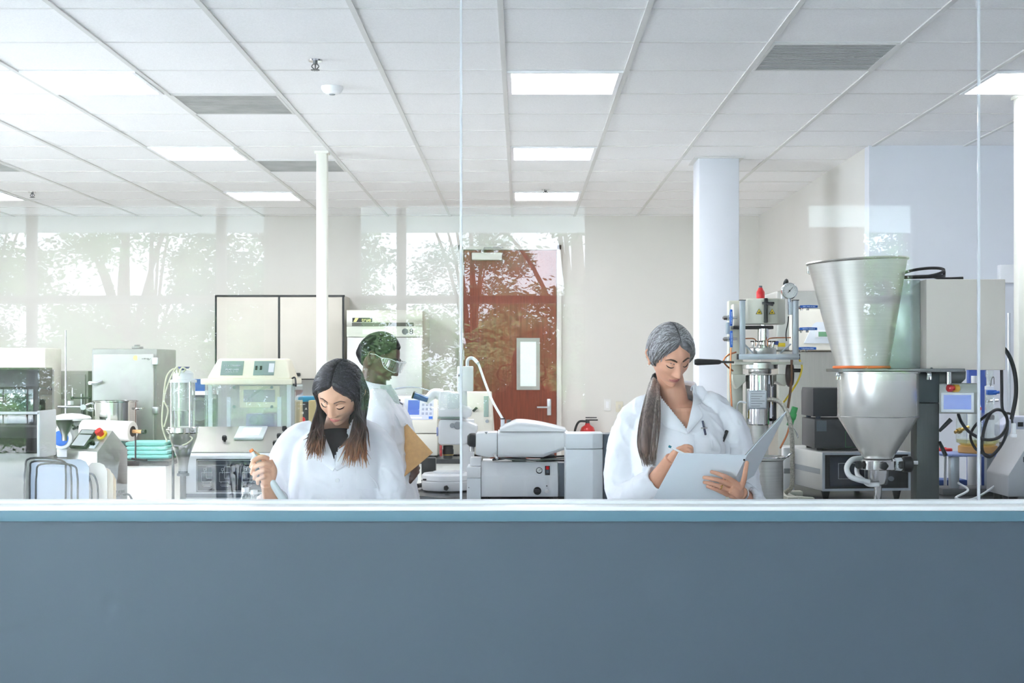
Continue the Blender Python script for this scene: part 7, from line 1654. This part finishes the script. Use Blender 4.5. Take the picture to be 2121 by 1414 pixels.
def young_woman():
    FACE_K.update(nose=.74, jaw=.20, wide=1.05)
    Y = 5.3; base = (X(697, Y), Y + .03, 0)
    t = thing('person', 'young woman in a white lab coat with long dark hair holding up a pipette', 'person', base)
    M = Matrix.Translation(W(703, 812, Y - .06)) @ Matrix.Rotation(math.radians(-17), 4, 'Z') @ Matrix.Rotation(math.radians(37), 4, 'X') @ Matrix.Rotation(math.radians(10), 4, 'Y')
    P = lambda px, py, dy=0.: W(px, py, Y + dy)
    b = MB(); head_mesh(b, M)
    limb(b, [M @ Vector((0, .03, -.03)), P(698, 862, .045), P(694, 905, .06)], [.046, .047, .07], 22)
    limb(b, [P(622, 930, .07), P(693, 908, .065), P(768, 930, .07)], [.038, .06, .038], 20)
    limb(b, [P(693, 908, .06), P(694, 950, .045), P(695, 1040, .04), P(697, 1140, .04)], [.07, .088, .085, .11], 24, flat=1.25)
    for s in (-1, 1): limb(b, [(base[0] + s * .08, Y + .03, .82), (base[0] + s * .085, Y + .03, .43), (base[0] + s * .085, Y + .04, .08)], [.085, .055, .04])
    limb(b, [P(612, 932, .07), P(586, 990, .05), P(578, 1068, -.02), W(563, 1030, 5.14), W(553, 1000, 5.09)], [.048, .043, .040, .030, .025])
    limb(b, [P(778, 932, .07), P(804, 1000, .05), P(800, 1080, -.03), P(740, 1085, -.15)], [.048, .043, .038, .028])
    # pipette hand: a closed fist seen from the thumb side
    H = lambda px, py, dy=0.: W(px, py, 5.085 + dy)
    limb(b, [H(554, 1003, .0), H(555, 985, -.002), H(553, 963, -.006)], [.024, .033, .030], 18, flat=.7)
    limb(b, [H(560, 995, .004), H(563, 975, .0), H(557, 953, -.006)], [.018, .020, .014], 14)
    finger(b, [H(556, 950, -.012), H(542, 946, -.030), H(526, 954, -.034), H(520, 966, -.024)], .0098, .0076)
    finger(b, [H(560, 963, -.014), H(545, 960, -.036), H(526, 968, -.038), H(522, 980, -.026)], .0102, .0078)
    finger(b, [H(559, 976, -.014), H(546, 974, -.036), H(530, 981, -.038), H(527, 991, -.026)], .0098, .0074)
    finger(b, [H(555, 988, -.012), H(546, 987, -.031), H(535, 993, -.033), H(534, 1001, -.022)], .0088, .0068)
    finger(b, [H(560, 985, .012), H(548, 962, .022), H(535, 945, .016), H(526, 937, .004)], .0155, .0082)
    # other hand low in front of her, below the sill
    G = lambda px, py, dy=0.: P(px, py, -.18 + dy)
    limb(b, [G(742, 1085), G(722, 1088), G(706, 1090)], [.024, .03, .026], 16, flat=.6)
    for k in range(4): finger(b, [G(704, 1082 + 6 * k), G(690, 1083 + 6 * k, -.01), G(678, 1087 + 6 * k, -.006), G(670, 1092 + 5 * k)], .0088, .0066)
    finger(b, [G(726, 1078), G(714, 1070, -.01), G(702, 1070, -.012)], .0105, .008)
    body = remesh(b, .0026).build('body', mSkinY, t, 180)
    face_parts(body, M, mLipY, mBrowY, mLash, .0022)
    mB = hair_mat('black_hair', [(.3, (20, 19, 22)), (.55, (36, 34, 40)), (.75, (74, 74, 86))], .3, .3, sc=(150, 30, 150))
    mO = hair_mat('ombre_hair', [(0, (182, 128, 74)), (.22, (140, 90, 52)), (.55, (74, 48, 36)), (.85, (34, 28, 28))], .4, .36, zr=(Z(972, 5.17) , Z(850, 5.17)))
    mSc = mat('scalp_line', (150, 124, 112), .6)
    b = MB(); hair_cap(b, M, 'f', .0155)
    cap_strands(b, M, 'f', .0155, 240, .0015, 9, mi=(0,), ends=(70, 165), zs=(-.01, -.07))
    b.build('hair', mB, t, 180)
    # long locks falling in front of both shoulders and behind the neck
    b = MB(); r_ = random.Random(12)
    for s in (-1, 1):
        for i in range(105):
            th = math.radians(r_.uniform(62, 150)) * s; q = (abs(math.degrees(th)) - 62) / 88
            d = Vector((math.sin(th), -math.cos(th), r_.uniform(.05, .5))).normalized()
            p0 = M @ hair_point(d, 'f', .0155, .0005)
            d2 = Vector((math.sin(th), -math.cos(th), -.35)).normalized(); p1 = M @ hair_point(d2, 'f', .0155, .016 + .004 * r_.random())
            if s < 0:
                e = W(r_.uniform(624, 664) + 14 * q, r_.uniform(905, 960) - 10 * q, 5.15 + .05 * q)
                m_ = W(r_.uniform(648, 668), r_.uniform(875, 890), 5.20 + .08 * q)
            else:
                e = W(r_.triangular(696, 774, 735), r_.uniform(925, 970), 5.15 + .05 * q)
                m_ = W(r_.uniform(738, 762) - 12 * (774 - (VX + e.x * F / e.y)) / 80, r_.uniform(878, 896), 5.19 + .07 * q)
            b.tube([p0, p1, m_, (m_ * .45 + e * .55) + Vector((r_.uniform(-.006, .006), -.008, 0)), e], .0042 * r_.uniform(.6, 1.25), 6, 5, True, [.7, 1, 1.1, 1, .15])
    for i in range(60):
        th = math.radians(r_.uniform(120, 240)); d = Vector((math.sin(th), -math.cos(th), -.3)).normalized(); p0 = M @ hair_point(d, 'f', .0155, .001)
        e = W(r_.uniform(655, 750), r_.uniform(885, 925), 5.34 + r_.uniform(0, .03)); b.tube([p0, p0.lerp(e, .5) + Vector((0, .03, -.01)), e], .007, 6, 5, True, [1, 1.1, .6])
    b.build('long_hair', mO, t, 180)
    # ---- coat, dark top ----
    cx = X(694, Y)
    rings = [(.60, cx, Y + .04, .20, .15), (.85, cx, Y + .04, .188, .14), (1.0, cx, Y + .035, .176, .130), (Z(985, Y), cx, Y + .035, .172, .126), (Z(945, Y), cx, Y + .04, .168, .12), (Z(922, Y), cx, Y + .05, .158, .112), (Z(906, Y), cx, Y + .06, .138, .102), (Z(893, Y), cx, Y + .065, .112, .09), (Z(880, Y), cx, Y + .065, .088, .078), (Z(866, Y), cx, Y + .065, .070, .066)]
    ct = Coat(rings, 2.6, 5, .007); vx, vz = X(694, Y), Z(962, Y); zt = Z(868, Y)
    def V(c):
        t_ = (c.z - vz) / (zt - vz); return t_ > 0 and abs(c.x - vx) < .070 * t_ - .005
    b = ct.solid()
    sleeve(b, [P(655, 892, .065), P(626, 908, .06), P(602, 938, .055), P(582, 1000, .04), P(575, 1072, -.03), W(567, 1062, 5.17), W(560, 1036, 5.13)], [.046, .060, .068, .064, .06, .055, .056], 3, fold=.008)
    sleeve(b, [P(734, 892, .065), P(764, 908, .06), P(788, 938, .055), P(803, 1000, .04), P(798, 1080, -.04), P(758, 1088, -.13)], [.046, .060, .068, .066, .06, .046], 6, fold=.008)
    b = cloth(b, lambda c, n: (c.y < Y + .07 and V(c)) or (c.z > Z(874, Y) and n.z > .5 and abs(c.x - cx) < .068), 5, calm=(cx, Y + .02))
    coat = b.build('lab_coat', mCoat, t, 70)
    XZ = lambda px, py: (X(px, Y - .1), Z(py, Y - .1))
    b = MB(); lapel(b, ct, [XZ(660, 880), XZ(670, 905), XZ(685, 935), XZ(696, 965)], [XZ(640, 890), XZ(634, 918), XZ(652, 930), XZ(650, 945), XZ(690, 975)], .016); b.build('lapel', mCoat, coat, 60)
    b = MB(); lapel(b, ct, [XZ(728, 880), XZ(718, 905), XZ(703, 935), XZ(692, 965)], [XZ(750, 890), XZ(756, 918), XZ(738, 930), XZ(740, 945), XZ(698, 975)], .018); b.build('lapel', mCoat, coat, 60)
    b = MB(); N0 = P(695, 880, .06)
    def col(u, v):
        a = math.radians(-120 + 240 * u); w = .076 + .012 * v; s_ = abs(2 * u - 1)
        return Vector((N0.x + w * math.sin(a), N0.y + .9 * w * math.cos(a), Z(866 + 12 * s_ ** 2, Y) + .02 * math.sin(PI * min(1, v * 1.15)) - .038 * v * v))
    b.sheet(col, 40, 8, .003); b.build('collar', mCoat, coat, 60)
    b = MB(); xs = X(697, Y - .12); b.sheet(lambda u, v: ct.front(xs - .020 + .04 * u, Z(968, Y) + (.64 - Z(968, Y)) * v, .004 + .002 * math.sin(PI * u)), 6, 40, .002); b.build('placket', mCoat, coat, 60)
    for zz in (Z(990, Y), .98, .86):
        b = MB(); p = ct.front(xs, zz, .009); b.cyl(p, p + Vector((0, -.003, 0)), .008, seg=18); b.build('button', MATS['pearl_button'], coat)
    b = MB(); b.sheet(lambda u, v: ct.front(*XZ(738 + 40 * u, 958 + 55 * v), .005), 10, 10, .002); b.build('breast_pocket', mCoat, coat, 60)
    b = MB(); limb(b, [P(694, 896, .05), P(694, 930, .035), P(695, 1000, .035)], [.068, .092, .098], 24, flat=1.2); b.build('dark_top', mat('black_top', (42, 38, 40), .8, var=.08), t)
    trousers_shoes(t, base[0], Y + .04, .82, mTrouser, mShoe)
    # pipette in the fist
    q0, q1, q2 = H(523, 936, -.008), H(553, 982, -.004), W(590, 1040, 5.09)
    n = thing('pipette', 'white pipette with an orange plunger button held in the young woman\'s fist', 'pipette', q2)
    d = (q1 - q0).normalized()
    b = MB(); b.tube([q0 + d * .012, q1, q2], 1.0, 18, 8, True, [.0085, .0125, .0145]); b.build('handle', mat('pipette_body', (226, 236, 236), .3), n)
    b = MB(); b.tube([q2, q2 + d * .05, q2 + d * .17], 1.0, 14, 4, True, [.008, .006, .003]); b.build('shaft', mWhiteP, n)
    b = MB(); b.cyl(q0 - d * .004, q0 + d * .014, .0055, seg=14); b.build('plunger', mWhiteP, n)
    b = MB(); b.cyl(q0 - d * .012, q0 - d * .001, .0078, .0085, 18, .002); b.build('plunger_button', mat('orange_button', (234, 130, 70), .4), n)
    b = MB(); b.tube([H(530, 946, -.02), H(524, 951, -.03), H(521, 955, -.03)], .006, 8); b.build('finger_hook', mWhiteP, n)

def man():
    FACE_K.update(nose=1.0, jaw=.26, wide=1.0)
    Y = 6.3; base = (X(786, Y), Y, 0)
    t = thing('person', 'man with short dark hair and clear safety glasses, in profile behind the young woman', 'person', base)
    M = Matrix.Translation(W(785, 740, Y)) @ Matrix.Rotation(math.radians(80), 4, 'Z') @ Matrix.Rotation(math.radians(24), 4, 'X')
    P = lambda px, py, dy=0.: W(px, py, Y + dy)
    b = MB(); head_mesh(b, M)
    limb(b, [P(778, 755), P(774, 790), P(776, 830)], [.054, .056, .062], 22)
    limb(b, [P(782, 884, -.12), P(780, 860), P(782, 884, .12)], [.036, .05, .036], 20)
    limb(b, [P(780, 862), P(784, 905), P(786, 1010), P(786, 1110)], [.062, .085, .085, .10], 24, flat=1.3)
    for s in (-1, 1): limb(b, [(base[0] + s * .02, Y + s * .09, .86), (base[0] + s * .03, Y + s * .09, .45), (base[0] + s * .02, Y + s * .09, .08)], [.09, .06, .045])
    limb(b, [P(782, 888, -.16), P(782, 950, -.21), P(800, 1010, -.17), P(824, 1002, -.12), P(838, 994, -.10)], [.055, .046, .042, .033, .028])
    limb(b, [P(782, 888, .16), P(790, 940, .2), P(812, 985, .1), P(846, 955, .0)], [.055, .046, .038, .03])
    H = lambda px, py, dy=0.: P(px, py, -.10 + dy)
    limb(b, [H(836, 996), H(843, 991), H(850, 985)], [.026, .033, .029], 16, flat=.6)
    finger(b, [H(850, 978), H(857, 971, -.012), H(862, 966, -.008), H(865, 962, .002)], .0105, .0082)
    finger(b, [H(852, 984), H(859, 978, -.016), H(864, 972, -.012), H(867, 969, .0)], .0108, .0082)
    finger(b, [H(852, 990), H(858, 985, -.016), H(863, 980, -.012), H(866, 977, .0)], .0105, .008)
    finger(b, [H(849, 995), H(855, 991, -.012), H(859, 987, -.01), H(862, 984, .0)], .0092, .0072)
    finger(b, [H(838, 988, .01), H(841, 979, .03), H(845, 973, .036)], .012, .009)
    body = remesh(b, .0028).build('body', mSkinD, t, 180)
    face_parts(body, M, mLipD, mat('black_brow', (30, 24, 24), .8, var=0), mLash)
    b = MB(); hair_cap(b, M, 'm', .0055, False, rough=.0022); b.build('hair', mat('cropped_black_hair', (20, 18, 19), 1.0, var=.3, scale=200), t, 180)
    # clear safety glasses
    mG = clear_mat('lens_clear', (250, 252, 252), .08, .04); mGF = mat('clear_frame', (222, 228, 228), .2, coat=.4)
    for s in (-1, 1):
        b = MB(); b.tube([M @ Vector(q) for q in ((s * .079, .030, .004), (s * .080, .0, .014), (s * .080, -.03, .012), (s * .074, -.07, .022), (s * .055, -.108, .020))], .0018, 6); b.tube([M @ Vector(q) for q in ((s * .080, -.03, .010), (s * .078, -.06, -.020), (s * .060, -.100, -.028), (s * .05, -.108, -.024))], .0016, 6)
        for k in range(4): u = .35 + .14 * k; b.tube([M @ Vector((s * .079, -.03 - .055 * u, .014 + .006 * u)), M @ Vector((s * .079, -.03 - .055 * u, .010 - .046 * u))], .0010, 5, smooth=False)
        b.build('temple_arm', mGF, t)
        b = MB(); b.sheet(lambda u, v: M @ Vector((s * (.080 - .006 * u * u), -.035 - .06 * u, (.012 + .008 * u) * (1 - v) + (.006 - .034 * u) * v)), 8, 6, .001); b.build('side_shield', mG, t)
    b = MB(); b.sheet(lambda u, v: M @ Vector((.066 * math.sin(1.35 * (2 * u - 1)) / math.sin(1.35), -.085 - .032 * math.cos(1.2 * (2 * u - 1)), .024 - .050 * v)), 24, 8, .0014); b.build('lens', mG, t)
    b = MB(); b.tube([M @ Vector((.066 * math.sin(1.35 * (2 * u - 1)) / math.sin(1.35), -.085 - .033 * math.cos(1.2 * (2 * u - 1)), .025)) for u in [k / 12 for k in range(13)]], .0022, 6, smooth=False); b.build('brow_bar', mGF, t)
    # coat in profile, shirt collar
    cx = X(783, Y)
    rings = [(.62, cx + .01, Y, .17, .24), (.9, cx + .01, Y, .155, .23), (1.1, cx + .005, Y, .15, .22), (Z(895, Y), cx + .0, Y, .145, .215), (Z(862, Y), cx - .004, Y, .13, .205), (Z(842, Y), cx - .01, Y, .11, .175), (Z(826, Y), cx - .016, Y, .094, .135), (Z(812, Y), cx - .02, Y, .080, .095), (Z(798, Y), cx - .022, Y, .068, .072)]
    ct = Coat(rings, 2.4, 8, .007)
    b = ct.solid()
    sleeve(b, [P(778, 820, -.08), P(780, 838, -.14), P(782, 876, -.185), P(782, 950, -.21), P(798, 1018, -.18), P(822, 1006, -.13)], [.05, .062, .070, .068, .062, .048], 5, fold=.008)
    sleeve(b, [P(778, 820, .08), P(780, 838, .14), P(784, 876, .185), P(790, 940, .2), P(808, 985, .12), P(830, 970, .05)], [.05, .062, .070, .068, .058, .046], 7, fold=.008)
    b = cloth(b, lambda c, n: (c.x > cx + .03 and c.z > Z(852, Y) and abs(c.y - Y) < .45 * (c.z - Z(852, Y))) or (c.z > Z(804, Y) and n.z > .5), 8)
    coat = b.build('lab_coat', mCoat, t, 70)
    b = MB()
    def col(u, v):
        a = 2 * PI * u; w = .066 + .020 * v
        return Vector((cx - .018 + w * 1.05 * math.cos(a), Y + w * math.sin(a), Z(797, Y) - .012 * math.cos(a) + .014 * math.sin(PI * min(1, v * 1.2)) - .030 * v * v))
    b.sheet(col, 44, 8, .003); b.build('coat_collar', mCoat, coat, 60)
    b = MB(); b.sheet(lambda u, v: Vector((cx - .014 + (.060 + .010 * v) * 1.05 * math.cos(2 * PI * u), Y + (.060 + .01 * v) * math.sin(2 * PI * u), Z(793, Y) - .020 * math.cos(2 * PI * u) - .022 * v)), 40, 6, .002); b.build('shirt_collar', mat('pale_green_shirt', (206, 220, 216), .8, var=.06, scale=60), t)
    b = MB(); limb(b, [P(778, 800), P(782, 835), P(784, 900), P(785, 960)], [.061, .086, .104, .104], 24, flat=1.3); b.build('shirt', MATS['pale_green_shirt'], t)
    b = MB(); p = P(815, 868, -.125); b.sheet(lambda u, v: Vector((cx + .03 + .1 * u, Y - .10 - .0 * v, Z(818 + 60 * v, Y))) if False else ct.pt(math.radians(28 + 26 * u + 22 * v), Z(806 + 74 * v, Y)) + Vector((.006, -.008, 0)), 8, 16, .003); b.build('lapel', mCoat, coat, 60)
    trousers_shoes(t, base[0], Y, .86, mTrouser, mShoe, .06)
    # clipboard with papers
    c = [W(843, 878, 6.17), W(896, 937, 6.10), W(826, 996, 6.14), W(775, 935, 6.21)]
    n = thing('clipboard', 'brown hardboard clipboard with white papers held by the man', 'clipboard', c[2])
    b = MB(); b.quad(*c, .004); b.build('board', mWood, n)
    b = MB(); nn = (c[1] - c[0]).cross(c[3] - c[0]).normalized(); o = nn * .0045 + (c[0] - c[3]).normalized() * .006 * 1; o2 = Vector((-.012, .004, .006))
    if nn.y < 0: nn = -nn
    b = MB(); q = [p + nn * .006 + o2 for p in c]; b.quad(*q, .003); b.build('paper_block', mPaper, n)
    b = MB(); q = [W(824, 990, 6.16), W(844, 1002, 6.14), W(836, 1011, 6.14), W(814, 1004, 6.17)]; b.quad(*q, .001); b.build('loose_corner', mPaper, n)

def photographer():
    t = thing('person', 'dark clothed photographer mirrored as a silhouette in the brown door', 'person', (.03, -.30, 0))
    cx, cy = .03, -.25
    M = Matrix.Translation((cx, cy, 1.50)) @ Matrix.Rotation(PI, 4, 'Z')
    def Q(x, y, z): return Vector((cx + x, cy + y, z))
    b = MB(); head_mesh(b, M, 90, 70)
    limb(b, [Q(0, -.01, 1.45), Q(0, -.03, 1.36), Q(0, -.04, 1.28)], [.055, .06, .09]); limb(b, [Q(-.17, -.05, 1.27), Q(0, -.05, 1.29), Q(.17, -.05, 1.27)], [.06, .08, .06]); limb(b, [Q(0, -.04, 1.28), Q(0, -.03, 1.05), Q(0, -.03, .82)], [.09, .11, .13], 22, flat=1.25)
    for s in (-1, 1):
        limb(b, [Q(s * .18, -.05, 1.27), Q(s * .23, -.0, 1.12), Q(s * .20, .08, 1.05), Q(s * .12, .14, 1.22), Q(s * .075, .155, 1.37)], [.055, .05, .045, .035, .028])
        limb(b, [Q(s * .075, .155, 1.37), Q(s * .07, .155, 1.40), Q(s * .07, .16, 1.43)], [.026, .032, .028], 14, flat=.6)
        for k in range(4): finger(b, [Q(s * .075, .165 + .0, 1.42 + .015 * k), Q(s * .075, .185, 1.424 + .015 * k), Q(s * .06, .196, 1.426 + .015 * k), Q(s * .046, .196, 1.426 + .015 * k)], .0088, .007)
        finger(b, [Q(s * .07, .14, 1.41), Q(s * .055, .13, 1.43), Q(s * .04, .128, 1.44)], .011, .009)
        limb(b, [(cx + s * .09, cy - .03, .84), (cx + s * .10, cy - .02, .45), (cx + s * .10, cy - .02, .08)], [.1, .07, .05])
    body = remesh(b, .005).build('body', mSkinA, t, 180)
    b = MB(); hair_cap(b, M, 'f', .02, False, 60, 50); b.build('hair', mat('brown_hair', (60, 46, 38), .6, var=.3, scale=60), t, 180)
    mD = mat('dark_jacket', (44, 46, 54), .8, var=.06)
    rings = [(.72, cx, cy - .03, .20, .15), (1.0, cx, cy - .03, .205, .145), (1.2, cx, cy - .04, .215, .13), (1.28, cx, cy - .045, .19, .11), (1.32, cx, cy - .045, .13, .09), (1.36, cx, cy - .04, .075, .075)]
    b = Coat(rings, 2.5, 3, .006).shell()
    for s in (-1, 1): sleeve(b, [Q(s * .15, -.05, 1.27), Q(s * .22, -.01, 1.15), Q(s * .21, .07, 1.05), Q(s * .13, .135, 1.20), Q(s * .085, .15, 1.33)], [.065, .068, .06, .05, .04], s + 3)
    b.build('jacket', mD, t, 70)
    trousers_shoes(t, cx, cy - .02, .85, mTrouser, mShoe, .1)
    k = thing('photo_camera', 'black photo camera mirrored in front of the photographer\'s face', 'camera', (0, -.08, 1.42))
    b = MB(); b.box(-.066, .066, -.115, -.075, 1.42, 1.50, .008); b.box(-.025, .025, -.112, -.078, 1.50, 1.525, .008); b.build('camera_body', mBlack, k)
    b = MB(); b.cyl((0, -.076, 1.462), (0, -.02, 1.462), .036, .038, 36, .003); b.build('lens_barrel', mBlack, k)
    b = MB(); b.tube([(-.066, -.1, 1.49), (-.14, -.16, 1.47), (-.16, -.22, 1.40), (-.09, -.30, 1.36)], .006, 6); b.tube([(.066, -.1, 1.49), (.15, -.16, 1.49), (.17, -.22, 1.40), (.12, -.30, 1.36)], .006, 6); b.build('neck_strap', mRubber, k)
older_woman(); young_woman(); man(); photographer()
lights_camera()
